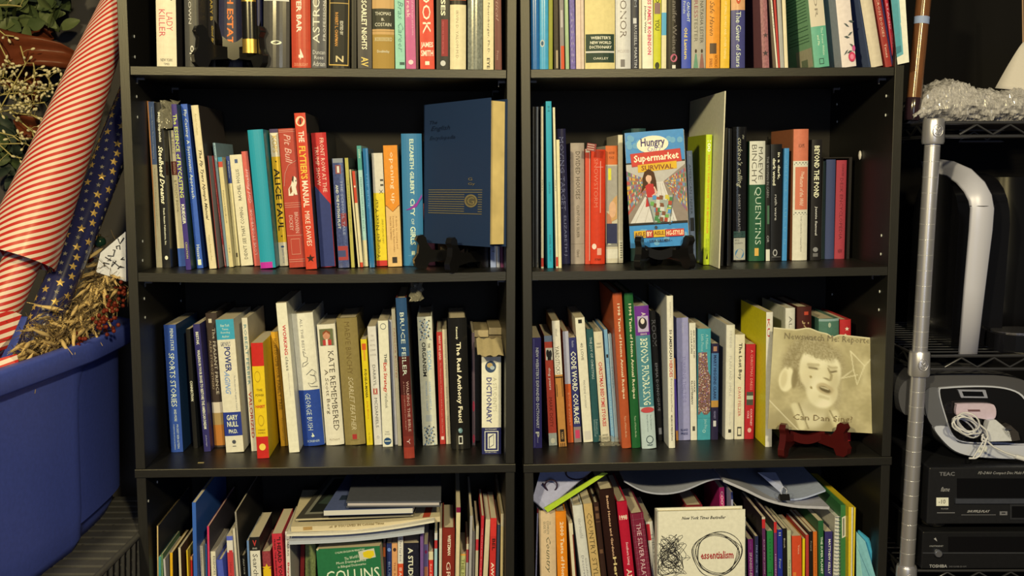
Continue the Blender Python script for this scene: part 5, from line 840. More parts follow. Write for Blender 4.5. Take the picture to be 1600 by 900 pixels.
# ---------------------------------------------------------------- black slipcase around three books
a, b = hy('R', 1282.3, 400, .15).x-.0022, hy('R', 1320, 399, .15).x+.0012; hh = hy('R', 1300, 246, .15).z
root = thing('slipcase', 'black slipcase around green, blue and red spines, right case second shelf', 'slipcase', U['R'] @ TR(a, .147, .0003)); wd = b-a; sm_ = M('#211c18', .5)
for nm, A, B in (('side_panel', (0, 0, 0), (.0012, .138, hh)), ('side_panel', (wd+.001, 0, 0), (wd+.006, .138, hh)), ('top_panel', (0.0012, 0, hh-.002), (wd+.001, .138, hh)), ('back_panel', (.0012, .147, 0), (wd+.001, .15, hh-.002))):
    g = G(); g.box(A, B, sm_); g.obj(nm, root)
# ---------------------------------------------------------------- right case, top shelf: teal sheet leaning past the panel
def leaf_sheet(u, name, label, cat, quad, sbs, th, col, prints=None, g_=.4):
    P = [U[u] @ hy(u, x, y, s) for (x, y), s in zip(quad, sbs)]; n = (P[1]-P[0]).cross(P[3]-P[0]).normalized()
    if n.y < 0: n = -n
    root = thing(name, label, cat, TR(*P[3])); g = G(); Q = [p-P[3] for p in P]; R2 = [q_+n*th for q_ in Q]; mt = M(col, g_)
    g.add(Q+R2, [(0, 1, 2, 3), (7, 6, 5, 4), (0, 4, 5, 1), (1, 5, 6, 2), (2, 6, 7, 3), (3, 7, 4, 0)], mt); g.obj('sheets', root)
    if prints:
        g = G(); k_ = 0
        for pts, c in prints:
            k_ += 1; V = []
            for (s, t) in pts: V.append((Q[0]*(1-s)+Q[1]*s)*(1-t)+(Q[3]*(1-s)+Q[2]*s)*t-n*(.0004+.0002*k_))
            g.add(V, [list(range(len(V)))], M(c, g_))
        g.obj('cover_print', root)
    return root
leaf_sheet('R', 'magazine', 'teal cover magazine with wide white border leaning past the right case panel', 'magazine', [(1386, -60), (1411, -60), (1420.5, 97), (1402.5, 101)], (-.004, -.012, -.012, -.004), .004, '#ded6bc',
  [([(0, -.01), (.58, -.01), (.56, .91), (0, .93)], '#5a9a94'), ([(0, 0), (.46, 0), (.44, .88), (0, .9)], '#3f8a86'), ([(0, .83), (.42, .82), (.42, .88), (0, .9)], '#2c6f70')])
# printed text on the green back cover
for b in BOOKS:
    if 'printed back cover' in b['label']:
        root = [o for o in COL.objects if o.get('label', '').startswith(b['label'])][0]; q = G(); mt = M('#557a52', .6, kind='plain'); h_ = b['h']; rr = random.Random(2)
        for i in range(24):
            z = .045+i*.0052+(.004 if i > 2 else 0)+(.004 if i > 4 else 0); l = rr.uniform(.9, 1)*.108
            q.add([(-.0003, .014, z), (-.0003, .014+l, z), (-.0003, .014+l, z+.0011), (-.0003, .014, z+.0011)], [(0, 1, 2, 3)], mt)
        q.add([(-.0003, .006, .003), (-.0003, .088, .003), (-.0003, .088, .034), (-.0003, .006, .034)], [(0, 1, 2, 3)], M('#dccb98'))
        for i in range(14): y = .03+i*.0023; q.add([(-.0006, y, .004), (-.0006, y+.0012, .004), (-.0006, y+.0012, .017), (-.0006, y, .017)], [(0, 1, 2, 3)], mt)
        q.obj('back_cover_print', root)
# ---------------------------------------------------------------- left case, bottom shelf: the pile lying on the upright books
def lying(u, L_, R_, th, s, d, name, label, cat, col, pg='#dcd2b4', hard=1, sl=0., prints=None, bend=None, g_=.4, sh=0.):
    A = U[u] @ hy(u, L_[0], L_[1], s); B = U[u] @ hy(u, R_[0], R_[1], s+sl); X = B-A; W = X.length; X.normalize()
    Y = Vector((0, 0, 1)).cross(X).normalized(); Z = X.cross(Y)
    m = Matrix(((X.x, Y.x, Z.x, A.x), (X.y, Y.y, Z.y, A.y), (X.z, Y.z, Z.z, A.z), (0, 0, 0, 1)))
    root = thing(name, label, cat, m, 'printed matter piled on the left case bottom shelf'); n = 24
    f = bend or (lambda t: 0.)
    def slab(nm, x0, x1, y0, y1, z0, z1, mt):
        g = G(); rows = []
        for i in range(n+1):
            t = x0+(x1-x0)*i/n; dz = f(t/W); rows.append([(t, y0, z0+dz), (t, y0, z1+dz), (t+sh*(y1-y0), y1, z1+dz), (t+sh*(y1-y0), y1, z0+dz), (t, y0, z0+dz)])
        g.strip(rows, mt, smooth=False); g.add(rows[0][:4], [(0, 1, 2, 3)], mt); g.add(rows[-1][:4], [(3, 2, 1, 0)], mt); return g.obj(nm, root)
    c = .0022 if hard else .0005; cm = M(col, g_)
    slab('cover', 0, W, 0, d, th-c, th, cm); slab('cover', 0, W, 0, d, 0, c, cm); slab('pages', .002 if hard else 0, W-(.003 if hard else .0002), .003 if hard else 0.0002, d-.003, c, th-c, M(pg, .8, kind='pagesh'))
    if prints:
        p = G()
        for k_, (pts, cc) in enumerate(prints): p.add([(x*W+sh*y*d, y*d, th+.0003+.0002*k_+f(x)) for x, y in pts], [list(range(len(pts)))], M(cc, .5))
        p.obj('cover_print', root)
    return root, W
lying('L', (452, 851), (663, 833), .006, .012, .2, 'notebook', 'ruled notebook with bent pages at the bottom of the lying pile', 'notebook', '#c4c2bc', '#b8bac0', 0, bend=lambda t: -.004*math.sin(math.pi*t))
lying('L', (448, 839.5), (679, 818), .0035, .008, .2, 'magazine', 'limp white magazine sagging in the lying pile', 'magazine', '#e2d6b4', '#e6dab8', 0, bend=lambda t: -.007*math.sin(math.pi*t)+.002)
root, W_l = lying('L', (455, 831), (688, 815), .009, .014, .2, 'paperback_book', 'cream paperback titled Colonial Times lying upside down in the pile', 'book', '#dcc78e', '#d4bf88', 0, sl=.01, bend=lambda t: -.004*math.sin(math.pi*t), prints=[([(.88, .02), (.93, .02), (.98, .5), (.93, .5)], '#b8482c')])
pr = Print(W_l, .009, -.0004); pr.text('.oI  IF YOU LIVED IN Colonial Times', .25, .28, .62, .75, '#7a6434', 'b'); pr.rect(.08, .2, .14, .85, '#a88448'); o = pr.done(root, 'spine_print')
lying('L', (462, 814), (646, 807), .004, .03, .25, 'picture_frame', 'dark framed picture lying under the blue grey book in the pile', 'frame', '#4e4838', '#bfae7c', 0, sh=.12, prints=[([(.05, .08), (.95, .08), (.95, .92), (.05, .92)], '#8a8468'), ([(.08, .12), (.92, .12), (.92, .88), (.08, .88)], '#262820'), ([(.1, .3), (.5, .2), (.9, .5), (.6, .8), (.2, .8)], '#3c4636')])
lying('L', (506, 806), (645, 802), .0095, .012, .26, 'hardcover_book', 'blue grey book with white pages under the dark album in the pile', 'book', '#5a627a', '#d6cdb8', 0, sh=.1, prints=[([(.1, .2), (.5, .2), (.5, .3), (.1, .3)], '#28323c')])
lying('L', (541, 793), (689, 792), .0105, .008, .27, 'photo_album', 'dark grey album with embossed oval on top of the pile', 'album', '#55544f', '#c2b49c', 1, g_=.35, prints=[([(.5+.26*math.cos(i*.4), .5+.17*math.sin(i*.4)) for i in range(16)], '#3f3c36'), ([(.5+.25*math.cos(i*.4), .5+.155*math.sin(i*.4)) for i in range(16)], '#55544f'), ([(.3, .46), (.7, .46), (.7, .54), (.3, .54)], '#45423b')])
# ---------------------------------------------------------------- right case, bottom shelf specials
def spiral_book():
    A = hy('R', 1303.5, 899, .05); T_ = hy('R', 1303, 808, .05); z0 = ZS['4']+.0003; h = T_.z-z0; w_ = .011
    root = thing('spiral_notebook', 'white wire-bound notebook between purple and green spines, right case bottom shelf', 'notebook', U['R'] @ TR(A.x, .05, z0))
    g = G(); g.box((0, .004, 0), (w_, .19, h), M('#d8cfb0', .6, kind='pages')); g.obj('pages', root)
    g = G(); g.box((-.0006, .003, 0), (0, .19, h), M('#cfc4a0', .4)); g.box((w_, .003, 0), (w_+.0006, .19, h), M('#d8ceb0', .4)); g.obj('cover', root)
    g = G(); n = 30; wm = M('#cfc8b4', .3, metal=.5)
    for i in range(n):
        z = h*(i+.5)/n; g.tube([(w_/2+(w_/2+.001)*math.cos(a), .004+.006*math.sin(a), z+.0009*a) for a in [math.pi*1.15+k_*math.pi*.7/5 for k_ in range(6)]], .0007, wm, 5)
    g.obj('wire_coil', root)
spiral_book()
leaf_sheet('R', 'book', 'green back cover with barcode leaning against yellow, right case bottom shelf', 'book', [(1313.5, 789), (1324.5, 789), (1325, 950), (1314, 950)], (.045, .045, .045, .045), .19, '#3b7038', [([(.15, .12), (.7, .1), (.7, .3), (.15, .32)], '#cfc8a4'), ([(.3, .13), (.5, .12), (.5, .29), (.3, .3)], '#6a6a54')])
leaf_sheet('R', 'book', 'tall bright yellow spine at the right of bottom shelf, cream stripe inside', 'book', [(1326, 792), (1337, 793), (1333.5, 950), (1322.5+3, 950)], (.03, .03, .03, .03), .2, '#dcb924', [([(.4, .0), (.62, .0), (.62, 1), (.4, 1)], '#d8cc9c'), ([(.62, .0), (.7, .0), (.7, 1), (.62, 1)], '#5a5a30')])
leaf_sheet('R', 'workbook', 'pale teal workbook slumped against the right panel, front cover showing', 'book', [(1338, 831), (1352, 846), (1385, 960), (1338, 960)], (.03, .025, -.01, .02), .006, '#7cb0a6', [([(.0, .1), (.35, .12), (.35, 1), (.0, 1)], '#8fbda4'), ([(.0, .16), (.02, .16), (.97, .98), (.95, .98)], '#3a6a70')])
leaf_sheet('R', 'workbook', 'bright blue booklet behind the pale teal workbook, bottom shelf', 'book', [(1340, 829), (1356, 842), (1392, 950), (1342, 960)], (.05, .036, .0, .04), .005, '#4aa3bc')
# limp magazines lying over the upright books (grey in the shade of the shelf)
def limp(pix, s, d, th, label, col, ex=0., name='magazine', dz=0.):
    P = [hy('R', x, y, s) for x, y in pix]; n = len(P); A = P[0]
    root = thing(name, label, 'magazine', U['R'] @ TR(A.x, A.y, A.z), 'limp magazines lying on the right case bottom shelf books'); g = G(); rows = []
    # smooth the line through the points
    Q = []
    for i in range(n-1):
        for t in (0, .25, .5, .75):
            p0, p1, p2, p3 = P[max(i-1, 0)], P[i], P[i+1], P[min(i+2, n-1)]
            Q.append(.5*((2*p1)+(p2-p0)*t+(2*p0-5*p1+4*p2-p3)*t*t+(3*p1-p0-3*p2+p3)*t*t*t))
    Q.append(P[-1]); Q = [q-A for q in Q]
    for q in Q: rows.append([(q.x, 0, q.z), (q.x, 0, q.z+th), (q.x+ex, d, q.z+th+dz), (q.x+ex, d, q.z+dz), (q.x, 0, q.z)])
    g.strip(rows, M(col, .45), smooth=False); g.add(rows[0][:4], [(0, 1, 2, 3)], M(col, .45)); g.add(rows[-1][:4], [(3, 2, 1, 0)], M(col, .45)); g.obj('pages', root)
    g = G(); g.strip([[(r[1][0], 0.0002, r[1][2]+.0003), (r[2][0], d, r[2][2]+.0003)] for r in rows], M(col, .35), smooth=True); g.obj('cover', root)
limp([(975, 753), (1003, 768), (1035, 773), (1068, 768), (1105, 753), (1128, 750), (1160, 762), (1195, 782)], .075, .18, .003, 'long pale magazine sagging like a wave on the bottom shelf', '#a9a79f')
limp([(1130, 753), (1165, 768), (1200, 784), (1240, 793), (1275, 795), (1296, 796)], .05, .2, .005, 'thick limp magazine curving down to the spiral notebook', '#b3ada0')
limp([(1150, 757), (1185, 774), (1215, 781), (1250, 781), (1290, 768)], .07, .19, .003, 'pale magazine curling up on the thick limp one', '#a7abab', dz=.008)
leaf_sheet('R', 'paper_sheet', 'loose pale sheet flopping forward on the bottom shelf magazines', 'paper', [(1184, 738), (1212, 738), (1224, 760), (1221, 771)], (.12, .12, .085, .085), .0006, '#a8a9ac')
g = G(); root = thing('binder_clip', 'small black binder clip on the limp magazine', 'clip', U['R'] @ TR(*hy('R', 1225, 780, .045))); 
g.prism([(-.008, 0), (.008, 0), (.0015, .009), (-.0015, .009)], 'x', -.009, .009, bk); g.obj('body', root)
g = G(); g.tube([(-.004, 0, .008), (-.006, .004, .016), (0, .005, .021), (.006, .004, .016), (.004, 0, .008)], .0006, M('#a8a498', .3, metal=.9)); g.obj('handle', root)
# sign board with letters and lime edge
leaf_sheet('R', 'sign_board', 'grey lilac board with dark letters and a lime green edge', 'sign', [(846, 730), (930, 730), (852, 797), (832, 780)], (.09, .09, .022, .03), .003, '#a9a6ae')
leaf_sheet('R', 'sign_board', 'lime green board edge lying across the tan and orange books', 'sign', [(941, 738.5), (950, 739.5), (856, 800.5), (850, 794)], (.03, .03, .018, .018), .006, '#a9bf2c')
def ring_letter(c, r, w_, sb_, ang, stem):
    P = hy('R', c[0], c[1], sb_)
    return P
root = thing('letter_cutout', 'dark letter P on the grey lilac sign board', 'letter', U['R'] @ TR(*hy('R', 861, 759, .052)) @ Matrix.Rotation(-.55, 4, 'Y')); g = G(); lm = M('#2c1c28', .4)
g.tube([(.011*math.cos(a), 0, .0105*math.sin(a)) for a in [i*.42 for i in range(16)]], .0014, lm, 6); g.tube([(-.010, 0, .012), (-.009, -.004, -.03)], .0016, lm, 6); g.obj('letter', root)
root = thing('letter_cutout', 'dark letter C on the grey lilac sign board', 'letter', U['R'] @ TR(*hy('R', 902, 739, .07))); g = G()
g.tube([(.02*math.cos(a), 0, .012*math.sin(a)) for a in [2.2+i*.3 for i in range(13)]], .0014, lm, 6); g.obj('letter', root)
# small loose things of the shelves
def wrap_bag(label, c, sc_, name='plastic_bag'):
    root = thing(name, label, 'bag', TR(*c)); g = G(); rr = random.Random(8); rows = []
    for i in range(9): rows.append([(sc_[0]*(j/8-.5)+rr.uniform(-.004, .004), rr.uniform(-.006, .006)*(i+1)/4+sc_[2]*i/8, sc_[1]*i/8+rr.uniform(-.002, .002)) for j in range(9)])
    m_ = bpy.data.materials.new('m_film'); m_.use_nodes = True; b_ = m_.node_tree.nodes['Principled BSDF']; b_.inputs['Base Color'].default_value = (.5, .5, .48, 1); b_.inputs['Roughness'].default_value = .12; b_.inputs['Alpha'].default_value = .28
    g.strip(rows, m_); g.obj('film', root)
wrap_bag('clear plastic wrap standing behind the black tall paperback', U['L'] @ hy('L', 262, 200, .06), (.03, .045, .01))
wrap_bag('crumpled plastic wrap on top of the tall red brown book', U['L'] @ hy('L', 650, 470, .05), (.02, .03, .02))
wrap_bag('crumpled clear wrap at the foot of the orange annual', U['R'] @ hz('R', 953, 697, ZS['3']), (.035, .012, .02))
root = thing('bookmark', 'striped red and white bookmark sticking out of the vermilion jacket', 'bookmark', U['R'] @ TR(*hy('R', 916, 235, .08)) @ Matrix.Rotation(.15, 4, 'Y')); g = G(); g.box((0, 0, 0), (.016, .0006, .013), M('#8a3a34')); 
for i in range(3): g.box((.001, -.0002, .002+i*.004), (.013, 0, .0035+i*.004), M('#c4a888'))
g.obj('card', root)
# torn cardboard flap on top of the dictionary box, and the brown boxes behind it
A = hy('L', 746, 556, .025); B = hy('L', 787, 556, .025)
root = thing('cardboard_flap', 'torn tan cardboard flap on top of the white dictionary box', 'cardboard', U['L'] @ TR(A.x, .02, A.z)); g = G(); rr = random.Random(3)
rows = [[((B.x-A.x)*j/10, .001+.002*math.sin(j)+i*.018, .0005+i*.0045+(.002*math.sin(j*1.7)+(-.008+.01*abs(j-5)/5 if i == 0 and j in (0, 1, 9, 10) else 0))) for j in range(11)] for i in range(5)]
g.strip(rows, M('#c4ad72', .7)); g.obj('flap', root)
for x0, x1, y0, y1, c, l in ((738, 764, 541, 516, '#6a6048', 'small grey brown box behind the dictionary box, left one'), (764, 789, 543, 512, '#8c7850', 'small tan box behind the dictionary box, right one')):
    a, b = hy('L', x0, y0, .15), hy('L', x1, y1, .15); root = thing('small_box', l, 'box', U['L'] @ TR(a.x, .15, ZS['3']+.0003)); g = G(); hh = b.z-ZS['3']
    g.box((0, 0, 0), (b.x-a.x-.001, .1, hh*.93), M(c, .7)); g.obj('carton', root); g = G(); g.box((0, -.001, hh*.94), (b.x-a.x-.001, .1, hh), M('#b09a68', .7)); g.obj('lid', root)
root = thing('paper_scrap', 'tiny cream paper scrap on the left case third shelf', 'scrap', U['L'] @ TR(*hz('L', 314, 723, ZS['3']+.0004))); g = G(); g.box((-.005, -.002, 0), (.005, .002, .0004), M('#b8a060')); g.obj('scrap', root)
# ---------------------------------------------------------------- left of the bookcases: tub, crate, paper rolls, garland, wreath
def rrect(x0, x1, y0, y1, r, n=6):
    P = []
    for cx, cy, a0 in ((x1-r, y1-r, 0), (x0+r, y1-r, 90), (x0+r, y0+r, 180), (x1-r, y0+r, 270)):
        for i in range(n+1): a = math.radians(a0+90*i/n); P.append((cx+r*math.cos(a), cy+r*math.sin(a)))
    return P
root = thing('storage_tub', 'large blue plastic storage tub holding paper rolls and straw garland', 'tub', TR(-.92, 1.4, CH-.6)); bm = M('#4c5895', .42, kind='')
zt = .327; g = G()
def ring(P, z): return [(x, y, z) for x, y in P]
def closed(R): return [r+[r[0]] for r in R]
SIDE = [(.10, -.44), (.165, -.42), (.19, -.33), (.21, -.2), (.228, -.06), (.243, .08), (.250, .17), (.253, .21), (.253, .25), (.251, .31), (.246, .38), (.234, .43), (.205, .465), (.15, .48)]
def tubring(ins, z, rec=0., cor=0.):
    P = []
    for x, y in SIDE:
        r = rec*sm((y-.205)/.03); P.append((x-ins-r-cor*sm((y-.1)/.1)*0, y-ins*.6*(1 if y > 0 else -1)))
    P += [(-.18, .48-ins*.6), (-.23, .44), (-.24, 0), (-.23, -.42), (-.17, -.44+ins*.6)]
    Q = smooth2(P); return [(x, y, z) for x, y in Q]
def smooth2(P, k=3):
    out = []; n = len(P)
    for i in range(n):
        p0, p1, p2, p3 = P[i-1], P[i], P[(i+1) % n], P[(i+2) % n]
        for j in range(k):
            t = j/k; out.append(tuple(.5*((2*p1[c])+(p2[c]-p0[c])*t+(2*p0[c]-5*p1[c]+4*p2[c]-p3[c])*t*t+(3*p1[c]-p0[c]-3*p2[c]+p3[c])*t*t*t) for c in (0, 1)))
    return out
R = [tubring(*q) for q in ((.062, -.016, .01), (.040, -.012, .012), (.030, .006, .014), (.026, .05, .016), (.023, .2, .016), (.021, .25, .014), (.020, .272, .006), (.019, zt-.036, .0))]
g.strip(closed(R), bm); g.add(R[0], [list(range(len(R[0])))[::-1]], bm); g.obj('body', root)
g = G(); g.strip(closed([tubring(.019, zt-.036), tubring(.001, zt-.034), tubring(-.002, zt-.030), tubring(-.001, zt-.004), tubring(.002, zt), tubring(.018, zt), tubring(.021, zt-.005), tubring(.03, .03)]), bm); g.obj('rim', root)
root = thing('slatted_crate', 'dark grey slatted plastic crate under the blue tub', 'crate', TR(-.9, 1.5, CH-.80)); sm2 = M('#4e493b', .45)
g = G(); g.box((-.27, 0, 0), (.27, .022, .004), sm2); me = g.data('slat')
for i in range(15): inst(me, 'slat', root, TR(0, -.1+i*.031, .185))
g = G(); g.tube([(.272, -.12, .187), (.272, .36, .187)], .005, sm2, 8); g.tube([(.16, -.12, .184), (.235, .36, .184)], .004, sm2, 6); g.tube([(-.27, -.12, .187), (-.27, .36, .187)], .005, sm2, 8); g.obj('rail', root)
g = G(); g.tube([(.272, 0, .185), (.268, 0, .1), (.25, 0, .01)], .0035, sm2, 6); me = g.data('side_rib')
for i in range(20): inst(me, 'side_rib', root, TR(0, -.11+i*.0245, 0))
g = G(); g.box((-.25, -.12, 0), (.25, .36, .006), sm2); g.obj('floor_panel', root)
# striped gift-wrap roll
def striped(name_, period, shift, red='#bc2c20', cream='#dcc094'):
    m = bpy.data.materials.new(name_); m.use_nodes = True; nt = m.node_tree; b = nt.nodes['Principled BSDF']; b.inputs['Roughness'].default_value = .4; b.inputs['Specular IOR Level'].default_value = .3; b.inputs['Coat Weight'].default_value = .12; b.inputs['Coat Roughness'].default_value = .2
    uv = nt.nodes.new('ShaderNodeUVMap'); uv.uv_map = 'UVMap'; sp = nt.nodes.new('ShaderNodeSeparateXYZ'); nt.links.new(uv.outputs[0], sp.inputs[0])
    a = nt.nodes.new('ShaderNodeMath'); a.operation = 'MULTIPLY_ADD'; nt.links.new(sp.outputs[0], a.inputs[0]); a.inputs[1].default_value = shift; nt.links.new(sp.outputs[1], a.inputs[2])
    d = nt.nodes.new('ShaderNodeMath'); d.operation = 'DIVIDE'; nt.links.new(a.outputs[0], d.inputs[0]); d.inputs[1].default_value = period
    f = nt.nodes.new('ShaderNodeMath'); f.operation = 'FRACT'; nt.links.new(d.outputs[0], f.inputs[0])
    c = nt.nodes.new('ShaderNodeMath'); c.operation = 'GREATER_THAN'; nt.links.new(f.outputs[0], c.inputs[0]); c.inputs[1].default_value = .5
    mx = nt.nodes.new('ShaderNodeMixRGB'); nt.links.new(c.outputs[0], mx.inputs[0]); mx.inputs[1].default_value = alb(red)+(1,); mx.inputs[2].default_value = alb(cream)+(1,); nt.links.new(mx.outputs[0], b.inputs['Base Color']); return m
def rolled(name, parent, A, B, r0, r1, mat, n=48, m=30, edge=0., lip=0., open_end=True, wob=0.):
    """paper tube with UV = (angle in turns, metres along)"""
    ax = (B-A); L = ax.length; ax.normalize(); u = ax.cross(Vector((0, -1, 0))).normalized(); v = ax.cross(u)
    me = bpy.data.meshes.new(name); vs = []; uv = []; fs = []
    for j in range(m+1):
        for i in range(n+1):
            t = j/m; a = 2*math.pi*i/n; r = r0+(r1-r0)*t+wob*math.sin(3*a+5*t)*math.sin(4*t+1)
            s = t*L*(1+edge*math.sin(a+.6))
            vs.append(tuple(A+ax*s+(u*math.cos(a)+v*math.sin(a))*(r+lip*i/n))); uv.append((i/n, s))
    for j in range(m):
        for i in range(n): fs.append((j*(n+1)+i, j*(n+1)+i+1, (j+1)*(n+1)+i+1, (j+1)*(n+1)+i))
    me.from_pydata(vs, [], fs); me.materials.append(mat); l = me.uv_layers.new(name='UVMap')
    for p in me.polygons:
        for li in p.loop_indices: l.data[li].uv = uv[me.loops[li].vertex_index]
        p.use_smooth = True
    o = bpy.data.objects.new(name, me); COL.objects.link(o)
    if parent: o.parent = parent; o.matrix_parent_inverse = parent.matrix_world.inverted()
    return o
A, B = at(214, -70, 1.80), at(30, 405, 1.62)
root = thing('gift_wrap_roll', 'red and cream diagonally striped gift wrap roll leaning in the blue tub', 'gift wrap', TR(*at(-30, 575, 1.60)))
bpy.context.view_layer.update()
st = striped('m_stripe', .0126, -.0126*20)
rolled('loose_outer_sheet', root, A, B, .018, .056, st, edge=.0, lip=.003, wob=.0016)
rolled('inner_roll', root, at(70, 330, 1.66), at(-40, 575, 1.60), .028, .030, striped('m_stripe2', .0135, -.0135*11), wob=.001)
q = G(); sm3 = [m for m in bpy.data.materials if m.name == 'm_stripe'][0]
# two torn flaps of the same paper by the rim
for k_, P in enumerate([[(-6, 488, 1.5), (20, 486, 1.52), (34, 492, 1.53), (22, 520, 1.51), (10, 545, 1.5), (-6, 550, 1.48)], [(-8, 562, 1.42), (14, 556, 1.43), (26, 553, 1.44), (31, 574, 1.43), (12, 584, 1.42), (-8, 588, 1.41)]]):
    V = [at(*p) for p in P]; me = bpy.data.meshes.new('torn_flap'); c0 = V[0]; me.from_pydata([tuple(v_) for v_ in V]+[tuple(v_+Vector((0, .0006, 0))) for v_ in V], [], [tuple(range(6)), tuple(range(11, 5, -1))]+[(i, (i+1) % 6, 6+(i+1) % 6, 6+i) for i in range(6)]); me.materials.append(sm3); l = me.uv_layers.new(name='UVMap')
    for p in me.polygons:
        for li in p.loop_indices:
            v_ = me.vertices[me.loops[li].vertex_index].co; l.data[li].uv = (0, v_.z-.35*v_.x)
    o = bpy.data.objects.new('torn_flap', me); COL.objects.link(o); o.parent = root; o.matrix_parent_inverse = root.matrix_world.inverted()
# navy star roll
A, B = at(213, 140, 1.84), at(28, 612, 1.60)
root = thing('gift_wrap_roll', 'navy gift wrap roll printed with gold stars, leaning behind the striped one', 'gift wrap', TR(*B)); bpy.context.view_layer.update()
nv = M('#26263f', .2, kind='plain', coat=.6)
rolled('paper_tube', root, A, B, .027, .027, nv)
g = G(); ax = (B-A); L = ax.length; ax.normalize(); u = ax.cross(Vector((0, -1, 0))).normalized(); v = ax.cross(u); go = M('#c29a48', .35, metal=.3); sv = M('#8c7f5c', .4)
for j in range(34):
    for i in range(9):
        a = 2*math.pi*(i+.5*(j % 2))/9+.2*math.sin(j*2.1); s = .02+j*L/34.5; big = (i+j) % 2 == 0; rs = .0072 if big else .0042; V = []
        for k_ in range(10):
            rr_ = rs*(1 if k_ % 2 == 0 else .42); b_ = .6283*k_+.4; da, ds = rr_*math.sin(b_)/.027, rr_*math.cos(b_)
            V.append(A+ax*(s+ds)+(u*math.cos(a+da)+v*math.sin(a+da))*.0275)
        c_ = A+ax*s+(u*math.cos(a)+v*math.sin(a))*.0279
        g.add([tuple(x) for x in V]+[tuple(c_)], [(k_, (k_+1) % 10, 10) for k_ in range(10)], go if big else sv)
o = g.obj('star_print'); o.parent = root; o.matrix_parent_inverse = root.matrix_world.inverted()
# white gift bag with black doodled letters
P = [at(150, 425, 1.73), at(157, 395, 1.73), at(196, 362, 1.73), at(197, 440, 1.73)]
root = thing('gift_bag', 'white gift bag corner with black doodled letters behind the garland', 'bag', TR(*P[0])); g = G(); n_ = Vector((0, 1, 0)); Q = [p_-P[0] for p_ in P]
g.add(Q+[q_+n_*.02 for q_ in Q], [(0, 1, 2, 3), (7, 6, 5, 4), (0, 4, 5, 1), (1, 5, 6, 2), (2, 6, 7, 3), (3, 7, 4, 0)], M('#cdc6b0', .5)); g.obj('paper', root); g = G(); rr = random.Random(5)
for cx, cy in ((170, 402), (182, 388), (190, 376), (180, 412), (192, 400), (166, 415), (190, 418), (174, 396)):
    pts = [at(cx+rr.uniform(-6, 6), cy+rr.uniform(-6, 6), 1.7285)-P[0] for _ in range(4)]; g.tube(pts, .0009, M('#2a2824', .5), 5)
g.obj('letter_print', root)
# straw garland with red berries
root = thing('straw_garland', 'straw garland of dry oats, moss and red berries on the blue tub', 'garland', TR(*at(130, 520, 1.68))); R0 = root.matrix_world.translation.copy(); rr = random.Random(21)
g = G(); om = M('#cda85e', .6, kind='cloth')
g.v = []; pr_ = [(0, .0004), (.006, .0022), (.013, .0028), (.021, .0018), (.032, .0003)]
g.tube([(0, 0, z) for z, r in pr_], [r for z, r in pr_], om, 6); g.tube([(.001, .001, .018), (.003, .002, .04)], .0004, om, 4); me = g.data('oat_spikelet')
path = [at(58, 568, 1.50), at(90, 550, 1.56), at(125, 525, 1.62), at(150, 492, 1.68), at(172, 458, 1.73), at(196, 415, 1.78)]
def along(P, t): t *= len(P)-1; i = min(int(t), len(P)-2); return P[i].lerp(P[i+1], t-i)
for k_ in range(290):
    t = rr.random(); c = along(path, t); d = (along(path, max(0, t-.15))-along(path, min(1, t+.15))).normalized()
    off = Vector((max(-.045, min(.010, rr.gauss(-.014, .016))), max(-.012, rr.gauss(.004, .018)), max(-.012, rr.gauss(.006, .018)))); dr = (d+Vector((rr.gauss(0, .35), rr.gauss(-.1, .3), rr.gauss(0, .4)))).normalized()
    inst(me, 'oat_spikelet', root, TR(*(c+off-R0)) @ dr.to_track_quat('Z', 'Y').to_matrix().to_4x4() @ Matrix.Scale(rr.uniform(.85, 1.4), 4))
g = G(); mm = M('#6b5634', .9, kind='cloth')
for k_ in range(1100):
    t = rr.uniform(.0, 1); c = along(path, t)+Vector((max(-.045, min(.012, rr.gauss(-.014, .02))), max(.0, rr.gauss(.02, .02)), max(-.012, rr.gauss(.010, .022))))-R0; d = Vector((rr.uniform(-1, 1), rr.uniform(-1, 1), rr.uniform(-1, 1)))*.014
    g.tube([c-d, c+Vector((rr.uniform(-.004, .004), 0, rr.uniform(-.004, .004))), c+d], .0005, mm, 3, cap=False)
o = g.obj('moss', root); o['kind'] = 'stuff'
g = G(); g.ball((0, 0, 0), .0034, M('#64200f', .45), 10); me = g.data('berry')
for cx, cy, n_, Y in ((176, 478, 14, 1.67), (190, 455, 10, 1.72), (165, 510, 8, 1.64), (120, 536, 12, 1.57), (150, 505, 8, 1.62), (170, 495, 10, 1.63)):
    for _ in range(n_): inst(me, 'berry', root, TR(*(at(cx+rr.gauss(0, 8), cy+rr.gauss(0, 7), Y+rr.uniform(-.01, .02))-R0)))
g = G(); 
for P in path[:-1]: pass
g.tube([p_+Vector((-.045, .03, -.02)) for p_ in path], .026, M('#3a2f1e', .9, kind='cloth'), 10); o = g.obj('core'); o.parent = root; bpy.context.view_layer.update(); o.matrix_parent_inverse = root.matrix_world.inverted()
# baubles deep in the tub
for cx, cy, c, l in ((141, 383, '#6a1f1c', 'dark red bauble behind the star roll'), (156, 378, '#1f3a26', 'dark green bauble behind the star roll'), (148, 395, '#7a6e66', 'pale grey bauble behind the star roll'), (138, 402, '#5a1a1a', 'maroon bauble lowest behind the star roll')):
    g = G(); g.ball((0, 0, 0), .011, M(c, .25, kind='plain', coat=.5), 14); root = thing('bauble', l, 'ornament', TR(*at(cx, cy, 1.87)), 'baubles behind the star roll'); g.obj('ball', root); g = G(); g.tube([(0, 0, .010), (0, 0, .014)], .003, M('#a8883c', .3, metal=1), 8); g.obj('cap', root)
